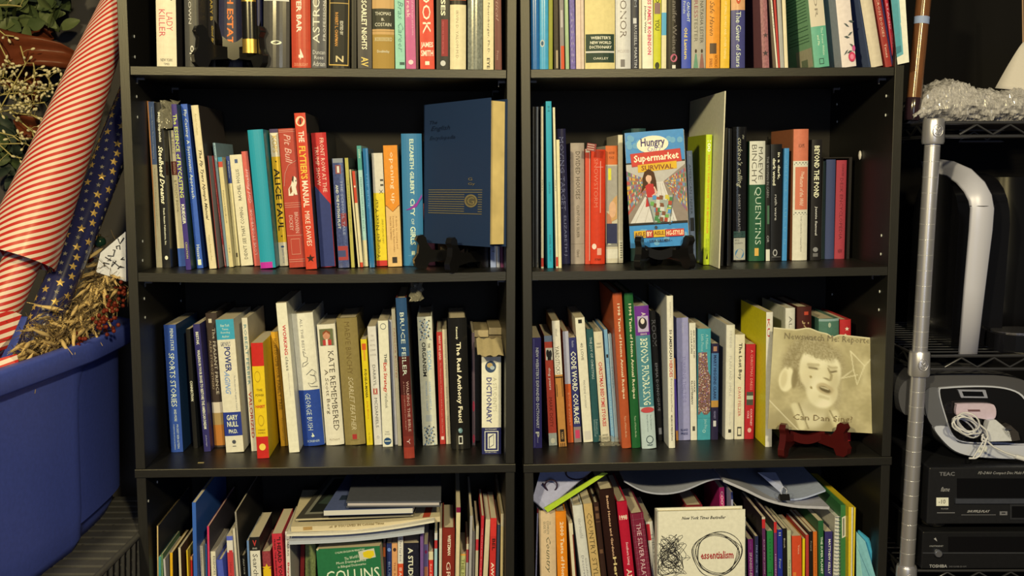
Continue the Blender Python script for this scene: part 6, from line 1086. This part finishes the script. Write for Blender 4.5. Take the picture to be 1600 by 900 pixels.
# wreath on the wall
root = thing('wreath', 'wall wreath of green leaves, copper ribbon and cream berry twigs', 'wreath', TR(*at(10, 130, 1.99))); R0 = root.matrix_world.translation.copy(); rr = random.Random(9)
def leaf_mesh(nm, L, W, mat, fold=.25):
    g = G(); rows = []
    for i in range(7): t = i/6; wd = W*math.sin(math.pi*min(1, t*.94+.03))**.8; rows.append([(-wd, L*t, .12*L*math.sin(3*t)), (-wd*.5, L*t, .12*L*math.sin(3*t)-fold*wd*.6), (0, L*t, .12*L*math.sin(3*t)-fold*wd), (wd*.5, L*t, .12*L*math.sin(3*t)-fold*wd*.6), (wd, L*t, .12*L*math.sin(3*t))])
    g.strip(rows, mat); return g.data(nm)
l1 = leaf_mesh('leaf', .042, .0105, M('#4b5026', .5)); l2 = leaf_mesh('leaf', .036, .0125, M('#3d4520', .5)); l3 = leaf_mesh('leaf', .04, .009, M('#2c3322', .55))
def leaves(n, x0, x1, y0, y1, Y, ms):
    for _ in range(n):
        p_ = at(rr.uniform(x0, x1), rr.uniform(y0, y1), Y+rr.uniform(-.02, .03)); M3 = Matrix.Rotation(rr.uniform(0, 6.28), 4, 'Y') @ Matrix.Rotation(rr.gauss(1.57, .5), 4, 'X') @ Matrix.Rotation(rr.gauss(0, .5), 4, 'Y')
        inst(rr.choice(ms), 'leaf', root, TR(*(p_-R0)) @ Matrix.Rotation(rr.uniform(0, 6.28), 4, 'Y') @ Matrix.Rotation(rr.gauss(0, .35), 4, 'X') @ Matrix.Rotation(rr.gauss(0, .4), 4, 'Z') @ Matrix.Rotation(math.pi/2, 4, 'X') @ Matrix.Rotation(rr.uniform(-.4, .4), 4, 'Y'))
leaves(70, -20, 96, -20, 46, 1.93, [l1, l1, l2]); leaves(26, 40, 110, -15, 30, 1.95, [l2, l3]); leaves(34, -20, 40, 195, 275, 1.96, [l3, l3, l2]); leaves(14, -15, 60, 60, 180, 1.98, [l3])
cop = M('#5e2b13', .36, kind='')
def ribbon(rows, nm='ribbon'):
    g = G(); n = len(rows); out = []
    for (a, b) in rows: P0, P1 = at(*a)-R0, at(*b)-R0; out.append([tuple(P0.lerp(P1, t)+Vector((0, -.010*math.sin(2.5*math.pi*t+a[0]*.02)-.002*math.sin(math.pi*t), 0))) for t in [k_/12 for k_ in range(13)]])
    g.strip(out, cop); o = g.obj(nm, root); s_ = o.modifiers.new('s', 'SOLIDIFY'); s_.thickness = .0008
ribbon([((-25, 36, 1.90), (-25, 118, 1.90)), ((10, 47, 1.885), (2, 112, 1.875)), ((40, 54, 1.875), (34, 104, 1.865)), ((70, 60, 1.875), (66, 104, 1.865)), ((98, 68, 1.885), (96, 108, 1.875)), ((122, 82, 1.90), (122, 109, 1.89)), ((134, 93, 1.93), (133, 106, 1.93))])
ribbon([((-20, 60, 1.93), (-30, 125, 1.93)), ((12, 82, 1.92), (-2, 128, 1.92)), ((36, 98, 1.92), (20, 142, 1.92)), ((56, 118, 1.92), (42, 160, 1.92)), ((66, 142, 1.94), (58, 176, 1.94))])
ribbon([((40, 100, 1.93), (30, 118, 1.93)), ((62, 108, 1.92), (56, 140, 1.92)), ((66, 126, 1.93), (64, 144, 1.93))])
ribbon([((25, 190, 1.90), (25, 180, 1.90)), ((35, 215, 1.89), (36, 176, 1.88)), ((50, 218, 1.885), (55, 180, 1.87)), ((62, 208, 1.90), (66, 186, 1.89))])
ribbon([((78, 190, 1.90), (90, 155, 1.90)), ((82, 180, 1.89), (98, 168, 1.88)), ((78, 196, 1.90), (92, 182, 1.90))])
ribbon([((48, 60, 1.95), (50, 20, 1.95)), ((65, 62, 1.95), (68, 35, 1.95)), ((80, 66, 1.95), (84, 50, 1.95))])
g = G(); g.ball((0, 0, 0), (.0025, .0025, .0044), M('#c6b274', .5), 8); bd = g.data('bud'); g = G(); tw = M('#a08c48', .6)
def twig(P, n, sp_):
    V = [at(*p_)-R0 for p_ in P]; Q = [along(V, i/10) for i in range(11)]; g.tube(Q, .0013, tw, 5)
    for k_ in range(n):
        t = rr.uniform(.2, 1); b = along(V, t); e_ = b+Vector((rr.gauss(.004, sp_), rr.uniform(-.02, .006), rr.gauss(.004, sp_))); g.tube([b, b.lerp(e_, .5)+Vector((0, 0, .002)), e_], .0005, tw, 4)
        d = (e_-b).normalized() if (e_-b).length > 1e-5 else Vector((0, 0, 1)); inst(bd, 'bud', root, TR(*(e_+d*.002)) @ d.to_track_quat('Z', 'Y').to_matrix().to_4x4())
twig([(0, 170, 1.86), (40, 100, 1.85), (32, 72, 1.85)], 3, .012); twig([(-10, 40, 1.86), (8, 55, 1.86), (22, 57, 1.86)], 3, .008); twig([(-8, 8, 1.86), (15, 8, 1.86), (33, 10, 1.85)], 2, .006); twig([(-10, 50, 1.87), (10, 90, 1.86), (18, 100, 1.86), (24, 105, 1.86)], 3, .01)
for P, n in (([(-20, 110, 1.88), (15, 125, 1.87), (40, 138, 1.86)], 22), ([(-20, 125, 1.88), (20, 140, 1.86), (60, 150, 1.85)], 26), ([(-15, 150, 1.88), (30, 145, 1.85), (80, 140, 1.84)], 26), ([(-15, 165, 1.88), (30, 165, 1.86), (70, 160, 1.85)], 22), ([(0, 150, 1.88), (50, 120, 1.85), (78, 115, 1.85)], 5), ([(50, 150, 1.86), (55, 115, 1.85), (52, 98, 1.85)], 4), ([(60, 145, 1.86), (90, 132, 1.85), (104, 128, 1.85)], 14), ([(10, 175, 1.87), (50, 180, 1.86), (72, 192, 1.85)], 12), ([(20, 180, 1.87), (50, 205, 1.86), (56, 222, 1.85)], 8), ([(-10, 205, 1.87), (20, 212, 1.86), (30, 220, 1.86)], 4), ([(0, 225, 1.87), (40, 224, 1.86), (52, 232, 1.85)], 5), ([(-10, 218, 1.87), (20, 245, 1.86), (34, 247, 1.86)], 3), ([(-15, 130, 1.87), (5, 120, 1.86), (8, 100, 1.86)], 14), ([(70, 150, 1.86), (80, 130, 1.85), (72, 118, 1.85)], 5), ([(-15, 178, 1.87), (15, 172, 1.86), (28, 178, 1.86)], 12)): twig(P, n, .009)
g.obj('twig', root)
root['category'] = 'wreath'
# ---------------------------------------------------------------- right of the bookcases: chrome wire rack and what stands on it
YR = 1.68
ch = M('#c4baa2', .34, kind='plain', metal=.75); chd = M('#6f6a5c', .3, kind='plain', metal=.9)
px0, px1 = at(1454, 186, YR), at(1405, 960, YR); base = Vector((px1.x, YR, .001))
root = thing('wire_rack', 'chrome wire shelving rack at the right, beside the bookcase', 'rack', TR(*base)); R0 = base.copy()
def post(x, y, top, lean=Vector((0, 0, 0))):
    P0 = Vector((x, y, 0)); P1 = Vector((x, y, top))+lean; L = (P1-P0); n = int(L.length/.0254); d = L.normalized()
    g = G(); g.tube([P0, P1], .0124, ch, 28); o = g.obj('post', root)
    g = G(); g.tube([Vector((0, 0, 0)), Vector((0, 0, .0002)), Vector((0, 0, .0008)), Vector((0, 0, .001))], [.0124, .01265, .01265, .0124], M('#d6ccb0', .2, kind='plain', metal=.6), 24); me = g.data('groove_ring')
    for i in range(1, n): inst(me, 'groove_ring', o, TR(*(P0+d*(i*.0254))))
    return o
lean = Vector((at(1454, 186, YR).x-px1.x, 0, 0))*1.35
zt = at(1454, 186, YR).z
post(0, 0, zt-.004, lean); post(0, .36, zt-.004, lean)
def xat(z): return lean.x*(z/zt)
zs = [at(1500, 193, YR-.0).z, at(1500, 556, YR).z, at(1500, 890, YR).z]
for z in zs:
    x0 = xat(z)
    for y in (0, .36):
        g = G(); g.tube([(x0, y, z-.034), (x0, y, z-.030), (x0, y, z+.004), (x0, y, z+.007)], [.0165, .0178, .0168, .0155], ch, 24); o = g.obj('collar', root)
        g = G(); c_ = []
        g.tube([(x0+.008*math.cos(a), y-.0175, z-.013+.010*math.sin(a)) for a in [i*.4488 for i in range(15)]], .0007, ch, 5); g.tube([(x0+.004*math.sin(2*a), y-.0175, z-.013+.006*math.sin(a)) for a in [i*.6 for i in range(11)]], .0006, ch, 5); g.obj('collar_emblem', root)
    W_ = .75
    g = G()
    for y in (-.006, .366):
        g.tube([(x0+.016, y, z), (x0+W_, y, z)], .0029, chd, 8); g.tube([(x0+.016, y, z-.022), (x0+W_, y, z-.022)], .0029, chd, 8)
        zz = []; k_ = 0; x = x0+.04
        while x < x0+W_: zz.append((x, y, z-.003 if k_ % 2 else z-.019)); x += .027; k_ += 1
        g.tube(zz, .0022, chd, 6)
    for xs in (x0-.004,): 
        g.tube([(xs, .016, z), (xs, .35, z)], .0029, chd, 8); g.tube([(xs, .016, z-.022), (xs, .35, z-.022)], .0029, chd, 8); zz = [(xs, .03+i*.027, z-.003 if i % 2 else z-.019) for i in range(12)]; g.tube(zz, .0022, chd, 6)
    g.obj('truss', root)
    g = G(); g.tube([(0, 0, 0), (W_-.02, 0, 0)], .0015, chd, 6); me = g.data('wire')
    for i in range(14): inst(me, 'wire', root, TR(x0+.0, .02+i*.025, z+.002))
def pbox(p0, p1, Y, dep): a = at(p0[0], p0[1], Y); b = at(p1[0], p1[1], Y); return (a.x, b.z), (b.x, a.z)
# wooden pole standing on the top shelf
A, B = at(1424.5, 188, 1.745), at(1447, -40, 1.755)
root = thing('wooden_pole', 'brown lacquered wooden pole with blue tag leaning by the chrome post', 'pole', TR(*A)); d = (B-A)
g = G(); g.tube([d*.15, d*.5, d*1.0], .0122, M('#6e4424', .25, kind='wood', coat=.5), 20); g.obj('shaft', root)
g = G(); g.tube([(0, 0, 0), d*.02, d*.145, d*.155, d*.156], [.011, .0132, .0132, .0124, .010], M('#2a1a1c', .15, kind='plain', coat=.8), 20); g.obj('end_cap', root)
g = G(); p_ = d*.66; g.tube([p_, p_+d*.05], .0126, M('#8f9aa6', .5), 20, cap=False); g.obj('tape_tag', root)
# bubble wrap bundle
import mathutils
C0 = at(1500, 192, 1.79); root = thing('bubble_wrap_bundle', 'crumpled bundle of clear bubble wrap on the top wire shelf', 'packaging', TR(C0.x, C0.y, zs[0]+.004)); g = G(); NU, NV = 150, 44; rows = []
bw = bpy.data.materials.new('m_bubble'); bw.use_nodes = True; b_ = bw.node_tree.nodes['Principled BSDF']; b_.inputs['Base Color'].default_value = alb('#b3a68a')+(1,); b_.inputs['Roughness'].default_value = .16; b_.inputs['Coat Weight'].default_value = .7; b_.inputs['Transmission Weight'].default_value = .0; b_.inputs['IOR'].default_value = 1.3
for i in range(NU+1):
    t = i/NU; x = -.105+.27*t; hgt = .068*(math.sin(math.pi*min(1, t*1.5+.02))**.5 if t < .34 else 1-.35*(t-.34)/.66) ; hgt = max(.004, hgt*(.98 if t < .97 else (1-t)/.03)); hgt *= (1+.08*math.sin(9*t)); row = []
    for j in range(NV+1):
        a = math.pi*2*j/NV; y = .06*math.cos(a); z = max(0, .5*hgt+.5*hgt*math.sin(a))
        p_ = Vector((x, y, z)); nz_ = mathutils.noise.noise(p_*38)*.008+mathutils.noise.noise(p_*120)*.006; nb = abs(mathutils.noise.noise(p_*260))*.006
        nr = Vector((0, math.cos(a), math.sin(a))); q_ = p_+nr*(nz_+nb); q_.z = max(0., q_.z); row.append(tuple(q_))
    rows.append(row)
bw = M('#a89e86', .12, kind='mottle', coat=1., spec=.7); g.strip(rows, bw, smooth=False); g.obj('wrap', root)  # strong mottling paints glints into the colour of the wrap
# model sailboat at the frame's edge
S0 = at(1612, 160, 1.80); root = thing('model_sailboat', 'model sailboat with cream sail and navy hull at the frame\'s right edge', 'model boat', TR(S0.x, S0.y, S0.z)); R1 = root.matrix_world.translation.copy(); g = G(); rows = []
for i in range(10):
    t = i/9; l = at(1598-43*t**.9, 66+72*t, 1.80)-R1; r = at(1680+10*t, 66+84*t, 1.80)-R1; rows.append([tuple(l.lerp(r, s)+Vector((0, -.035*math.sin(math.pi*s)*t, -.004*math.sin(math.pi*s)))) for s in [k_/10 for k_ in range(11)]])
g.strip(rows, M('#cbbd9c', .6, kind='cloth')); o = g.obj('sail', root); s_ = o.modifiers.new('s', 'SOLIDIFY'); s_.thickness = .0015
for nm, y0, y1, w0, c in (('gunwale', 139, 150, .0, '#1d2440'), ('hull', 150, 166, .004, '#c49a5c')):
    g = G(); rows = []
    for i in range(9):
        t = i/8; xx = 1577+w0*800+150*t; hw = .03*math.sin(math.pi*(.08+.84*t)); a = at(xx, y0, 1.80)-R1; b = at(xx+2, y1, 1.80)-R1; rows.append([(a.x, -hw, a.z), (b.x, -hw*.7, b.z), (b.x, hw*.7, b.z), (a.x, hw, a.z), (a.x, -hw, a.z)])
    g.strip(rows, M(c, .35)); g.add(rows[0][:4], [(0, 1, 2, 3)], M(c, .35)); g.add(rows[-1][:4], [(3, 2, 1, 0)], M(c, .35)); g.obj(nm, root)
g = G(); g.tube([at(1599.5, 160, 1.81)-R1, at(1597.5, -40, 1.81)-R1], .0014, M('#a8845a', .5), 8); g.obj('mast', root)
# coffee maker
zb_ = zs[1]+.004; C0 = at(1535, 552, 1.74); root = thing('coffee_maker', 'glossy black coffee maker with curved silver band on the middle wire shelf', 'coffee maker', TR(C0.x, 1.72, zb_)); R1 = Vector((C0.x, 1.72, zb_)); bl_ = M('#100f0f', .18, kind='plain', coat=.6)
a, b = at(1500, 250, 1.74), at(1580, 250, 1.74); g = G(); hgt = at(1500, 272, 1.74).z-zb_; prof = []
for i in range(13):
    q_ = math.pi*i/12; prof.append((.11-.10*math.cos(q_)*1.0, hgt-.085+.085*math.sin(q_)))
prof = [(.02, 0), (.02, .06)]+[(.012+(y-.01)*1.0, z) for y, z in prof]+[(.22, 0)]
g.prism(prof, 'x', a.x-R1.x, b.x-R1.x, bl_, None, True); o = g.obj('body', root); bv = o.modifiers.new('b', 'BEVEL'); bv.width = .006; bv.segments = 3; bv.limit_method = 'ANGLE'
g = G(); sv_ = M('#c2bbae', .4, kind='plain', metal=.15); Ws = []
for (xl, yl, xr, yr, Y) in ((1440, 276, 1438, 252, 1.88), (1462, 271, 1464, 248, 1.84), (1478, 275, 1490, 252, 1.78), (1494, 286, 1518, 264, 1.72), (1506, 300, 1539, 284, 1.69), (1513, 314, 1550, 304, 1.682), (1515.5, 326, 1554, 326, 1.68), (1513.5, 360, 1551.5, 360, 1.68), (1505.5, 450, 1540, 450, 1.69), (1497, 553, 1527.5, 553, 1.70)):
    l, r = at(xl, yl, Y)-R1, at(xr, yr, Y)-R1; Ws.append([tuple(l), tuple(l.lerp(r, .08)+Vector((0, -.004, 0))), tuple(l.lerp(r, .5)+Vector((0, -.007, 0))), tuple(l.lerp(r, .92)+Vector((0, -.004, 0))), tuple(r)])
g.strip(Ws, sv_); o = g.obj('silver_band', root); s_ = o.modifiers.new('s', 'SOLIDIFY'); s_.thickness = .004; s_.offset = 1
g = G(); x_, y_ = at(1515, 322, 1.679)-R1, at(1554, 322, 1.679)-R1; g.tube([x_, x_.lerp(y_, .5)+Vector((0, -.006, 0)), y_], .0007, M('#3a3630', .5), 5); g.obj('band_seam', root)
g = G(); c_ = at(1585, 540, 1.74)-R1; 
P = [(c_.x+.055*math.cos(t_*.3491), c_.y-.02+.045*math.sin(t_*.3491)) for t_ in range(18)]; g.prism(P, 'z', .0, .030, bl_); g.obj('drip_tray', root); g = G()
P = [(c_.x+.049*math.cos(t_*.3491), c_.y-.02+.039*math.sin(t_*.3491)) for t_ in range(18)]; g.prism(P, 'z', .0305, .033, M('#6a645a', .3, kind='mottle', metal=.8)); g.obj('drip_grille', root)
root = thing('glass_jug', 'dark glass jug outline behind the coffee maker\'s silver band', 'jug', TR(at(1583, 545, 1.80).x, 1.87, zb_)); g = G(); g.tube([(0, 0, z) for z in (0, .004, .05, .15, .25, .29)], [.03, .05, .058, .058, .046, .038], M('#121110', .35, kind='plain'), 24); g.obj('jug_body', root)
# stacked players
def dev(name, label, x0, y0, y1, Y, dep, col):
    a = at(x0, y0, Y); b = at(x0, y1, Y); z1, z0 = a.z, b.z; X0 = a.x; Wd = .43
    root = thing(name, label, 'audio player' if 'disc' in label else 'video player', TR(X0, Y, z0)); g = G(); g.box((0, 0, 0), (Wd, dep, z1-z0), M(col, .3, kind='')); o = g.obj('case', root); bv = o.modifiers.new('b', 'BEVEL'); bv.width = .002; bv.segments = 2
    def W(px, py, off=-.0004): v_ = at(px, py, Y+off); return (v_.x-X0, off, v_.z-z0)
    return root, W, z1-z0
def prect(g, W, x0, y0, x1, y1, mat, off=-.0006, th=None):
    v_ = [W(x0, y0, off), W(x0, y1, off), W(x1, y1, off), W(x1, y0, off)]
    if th: g.add([(a, off, c) for a, _, c in v_]+[(a, off+th, c) for a, _, c in v_], [(0, 1, 2, 3), (0, 4, 5, 1), (1, 5, 6, 2), (2, 6, 7, 3), (3, 7, 4, 0)], mat)
    else: g.add(v_, [(0, 1, 2, 3)], mat)
def ptext(g, W, s, x0, y0, x1, y1, mat, st='', off=-.001):
    gv, gf = glyphs(s, st); a = W(x0, y1, off); b = W(x1, y0, off); g.add([(a[0]+x*(b[0]-a[0]), off, a[2]+y*(b[2]-a[2])) for x, y in gv], gf, mat)
gy = M('#a09a88', .5, kind='plain'); gd_ = M('#6f6b62', .5, kind='plain'); pb = M('#0d0d0d', .2, kind='plain', coat=.4)
root, W, H3 = dev('disc_player', 'black multi disc player with minus ten sticker on the lower rack', 1452, 731, 819, 1.665, .30, '#1f1e1c')
g = G(); prect(g, W, 1496, 748, 1640, 779, pb, -.002, .002); g.obj('disc_tray', root); g = G(); prect(g, W, 1493, 779.5, 1640, 787, M('#3a3a3a', .3), -.005, .005); g.obj('tray_lip', root)
g = G(); prect(g, W, 1578, 788, 1640, 812, M('#2a2927', .4), -.002, .002); prect(g, W, 1581, 791, 1640, 809, pb, -.0024); g.obj('display_window', root)
g = G(); prect(g, W, 1463, 777.5, 1482, 790.5, M('#ddd6c4', .5), -.0012); ptext(g, W, '-10', 1466.5, 780.5, 1477.5, 787, M('#3a3630', .5, kind='plain'), '', -.0016); g.obj('price_sticker', root)
g = G(); ptext(g, W, 'TEAC', 1467.5, 737.5, 1492, 743.5, gd_, 'b'); ptext(g, W, 'PD-D860 Compact Disc Multi Player', 1528, 736.5, 1612, 742.5, gy, 'i'); ptext(g, W, 'flame', 1470, 761, 1484, 768, gy, 'i'); ptext(g, W, 'SHUFFLE-PLAY', 1511, 797, 1547, 801, gy, 'bi'); ptext(g, W, '________________', 1502, 804, 1556, 805, gd_); ptext(g, W, 'POWER', 1470.5, 794, 1482, 796, gy); ptext(g, W, '__________', 1464, 800.5, 1492, 802, gd_); prect(g, W, 1562, 799, 1574, 805, gd_, -.001); prect(g, W, 1565, 801, 1571, 802.5, pb, -.0014); g.obj('front_print', root)
g = G(); c_ = W(1472, 822, 0)
for x in (c_[0], c_[0]+.36): g.tube([(x, .035, -.011), (x, .035, -.009), (x, .035, -.0005)], [.017, .02, .02], M('#8c8064', .25, kind='plain', metal=.9), 20)
g.obj('foot', root)
root, W, H4 = dev('video_player', 'black flat video player with silver knob, lowest on the rack', 1442, 831, 889, 1.665, .30, '#1a1917')
g = G(); prect(g, W, 1482, 839, 1640, 862, pb, -.0012, .0012); prect(g, W, 1442, 863.5, 1640, 865, M('#3a3936', .4), -.0016, .0016); g.obj('front_panel', root)
g = G(); c_ = W(1464.8, 863.5, 0); g.tube([(c_[0], 0, c_[2]), (c_[0], -.006, c_[2]), (c_[0], -.007, c_[2])], [.0062, .0062, .0052], M('#c4c0b4', .25, kind='plain', metal=.9), 24); g.obj('power_knob', root)
g = G(); ptext(g, W, 'TOSHIBA', 1452, 882, 1480, 887, gy, 'b'); ptext(g, W, 'DVD PLAYER SD-3109', 1483, 884, 1510, 886.5, gd_); ptext(g, W, 'ON/STANDBY', 1452, 852, 1474, 854.5, gy); g.add([W(1459, 842, -.001), W(1462, 840, -.001), W(1464.5, 846, -.001)], [(0, 2, 1)], gy); g.obj('front_print', root)
# docking clock radio on the players
Yd = 1.70; zc = at(1500, 731, 1.665).z+.001
root = thing('dock_radio', 'silver docking clock radio with oval front on the disc player', 'radio', TR(at(1530, 716, Yd).x, Yd, zc+.001)); R1 = root.matrix_world.translation.copy()
def smooth_poly(P, k=4):
    out = []; n = len(P)
    for i in range(n):
        p0, p1, p2, p3 = P[i-1], P[i], P[(i+1) % n], P[(i+2) % n]
        for j in range(k):
            t = j/k; out.append(tuple(.5*((2*p1[c])+(p2[c]-p0[c])*t+(2*p0[c]-5*p1[c]+4*p2[c]-p3[c])*t*t+(3*p1[c]-p0[c]-3*p2[c]+p3[c])*t*t*t) for c in (0, 1)))
    return out
def plate(nm, P, Y, th, mat, bev=.0, tilt=.25, k=4, y0=716):
    g = G(); Q = smooth_poly(P, k) if k else P; V = []
    for x, y in Q: v_ = at(x, y, Y)-R1; V.append((v_.x, v_.z))
    g.prism(V, 'y', 0, th, mat, TR(0, Y-Yd, 0)); o = g.obj(nm, root)
    if bev: bv = o.modifiers.new('b', 'BEVEL'); bv.width = bev; bv.segments = 4; bv.limit_method = 'ANGLE'; bv.angle_limit = .9
    return o
silver = M('#bdbab2', .3, kind='plain', metal=.0, spec=.6)
plate('housing', [(1410, 600), (1430, 590), (1500, 585), (1570, 588), (1615, 602), (1645, 640), (1650, 690), (1620, 717), (1540, 716), (1498, 709), (1474, 692), (1458, 665), (1440, 645), (1414, 648), (1404, 622)], Yd, .11, M('#47443e', .5, kind='cloth'), .012)
plate('silver_bezel', [(1460, 668), (1484, 668), (1492, 686), (1510, 694), (1580, 696), (1640, 694), (1650, 700), (1620, 716), (1540, 715), (1500, 708), (1477, 692)], Yd-.006, .01, silver, .003)
plate('speaker_grille', [(1447, 610), (1468, 608), (1474, 640), (1480, 666), (1460, 668), (1447, 645)], Yd-.004, .006, M('#5a5852', .5, kind='cloth'), .001)
plate('bezel_ring', [(1467, 612), (1480, 605), (1540, 603), (1580, 608), (1602, 622), (1614, 655), (1612, 692), (1560, 693.5), (1510, 692), (1489, 683), (1478, 655)], Yd-.008, .006, silver, .001)
plate('glossy_bowl', [(1469, 613), (1481, 607), (1540, 605), (1579, 610), (1600, 624), (1611, 655), (1610, 690), (1560, 691), (1511, 690), (1491, 681), (1480, 655)], Yd-.0095, .004, M('#1c1a17', .08, kind='plain', metal=.4, coat=.8))
plate('display_frame', [(1497, 609), (1540, 609.5), (1543.5, 622), (1502, 621.5)], Yd-.014, .004, M('#8c8a86', .4), .0005, k=0); plate('display_glass', [(1503, 611.5), (1535, 612), (1538, 619.5), (1506, 619)], Yd-.0146, .001, pb, k=0)
plate('dock_cradle', [(1495, 634), (1500, 631), (1545, 631), (1555, 636), (1556, 650), (1548, 656), (1520, 652), (1496, 650)], Yd-.02, .008, M('#c4aca4', .4), .001); plate('dock_slot', [(1512, 640), (1531, 640), (1532, 643), (1513, 643)], Yd-.0206, .001, M('#6a4a44', .4), k=0)
# white cables and adapters lying in its bowl
root2 = thing('cable_bundle', 'tangled white cable bundle hanging over the dock radio', 'cable', TR(*at(1520, 670, Yd-.04))); R2 = root2.matrix_world.translation.copy(); g = G(); wh = M('#cfc7ae', .4); rr = random.Random(12)
for k_ in range(9):
    cx, cy = 1511+rr.uniform(-4, 4), 664+rr.uniform(-5, 5); a1, b1, ph, an = rr.uniform(17, 27), rr.uniform(8, 15), rr.uniform(0, 6), rr.uniform(.2, .75); pts = []
    for i in range(17):
        t = 6.2832*i/16; u_, v_ = a1*math.cos(t), b1*math.sin(t); pts.append(at(cx+u_*math.cos(an)-v_*math.sin(an), cy+u_*math.sin(an)+v_*math.cos(an), Yd-.034-.010*math.sin(t+ph)-.001*k_)-R2)
    g.tube(pts, .0014, wh, 7)
def cab(P, r=.0016):
    V = [Vector(at(x, y, Yd-.045))-R2 for x, y in P]; g.tube([along(V, i/24) for i in range(25)], r, wh, 7)
cab([(1534, 680), (1541, 688), (1537, 700), (1531, 712), (1524, 716), (1514, 716)]); cab([(1529, 662), (1541, 672), (1544, 682), (1540, 690), (1534, 688), (1536, 678)]); cab([(1543, 690), (1552, 698), (1570, 707), (1588, 713), (1610, 718)]); cab([(1536, 690), (1530, 700), (1520, 716)], .0012)
g.tube([at(1586, 713, Yd-.046)-R2, at(1604, 718, Yd-.046)-R2], .004, wh, 10); g.obj('cord', root2)
root3 = thing('power_adapter', 'white wedge adapter lying in the dock radio bowl', 'adapter', TR(*at(1560, 675, Yd-.03))); R3 = root3.matrix_world.translation.copy(); g = G()
V = [at(x, y, Yd-.030)-R3 for x, y in ((1546, 657), (1556, 656), (1577, 674), (1581, 689), (1545, 690), (1540, 678))]; g.prism([(v_.x, v_.z) for v_ in V], 'y', 0, .016, M('#c9c4b8', .4)); o = g.obj('casing', root3); bv = o.modifiers.new('b', 'BEVEL'); bv.width = .001; bv.segments = 2
root3 = thing('power_adapter', 'dark square adapter at the right of the dock radio bowl', 'adapter', TR(*at(1585, 680, Yd-.03))); R3 = root3.matrix_world.translation.copy(); g = G(); 
V = [at(x, y, Yd-.032)-R3 for x, y in ((1566, 670), (1580, 665), (1592, 676), (1595, 688), (1583, 690), (1572, 680))]; g.prism([(v_.x, v_.z) for v_ in V], 'y', 0, .018, M('#3a342c', .4)); o = g.obj('casing', root3); g = G(); v_ = at(1575, 671, Yd-.034)-R3; g.box((v_.x-.004, v_.y, v_.z-.001), (v_.x+.006, v_.y+.003, v_.z+.001), M('#8c8878', .3, metal=.9)); g.obj('prong', root3)
root3 = thing('small_sticker', 'small white sticker on the dock radio front lip', 'sticker', TR(*at(1536, 702, Yd-.0075))); g = G(); g.box((-.009, 0, -.006), (.007, .0006, .005), M('#d4cebc', .5)); g.obj('label', root3)
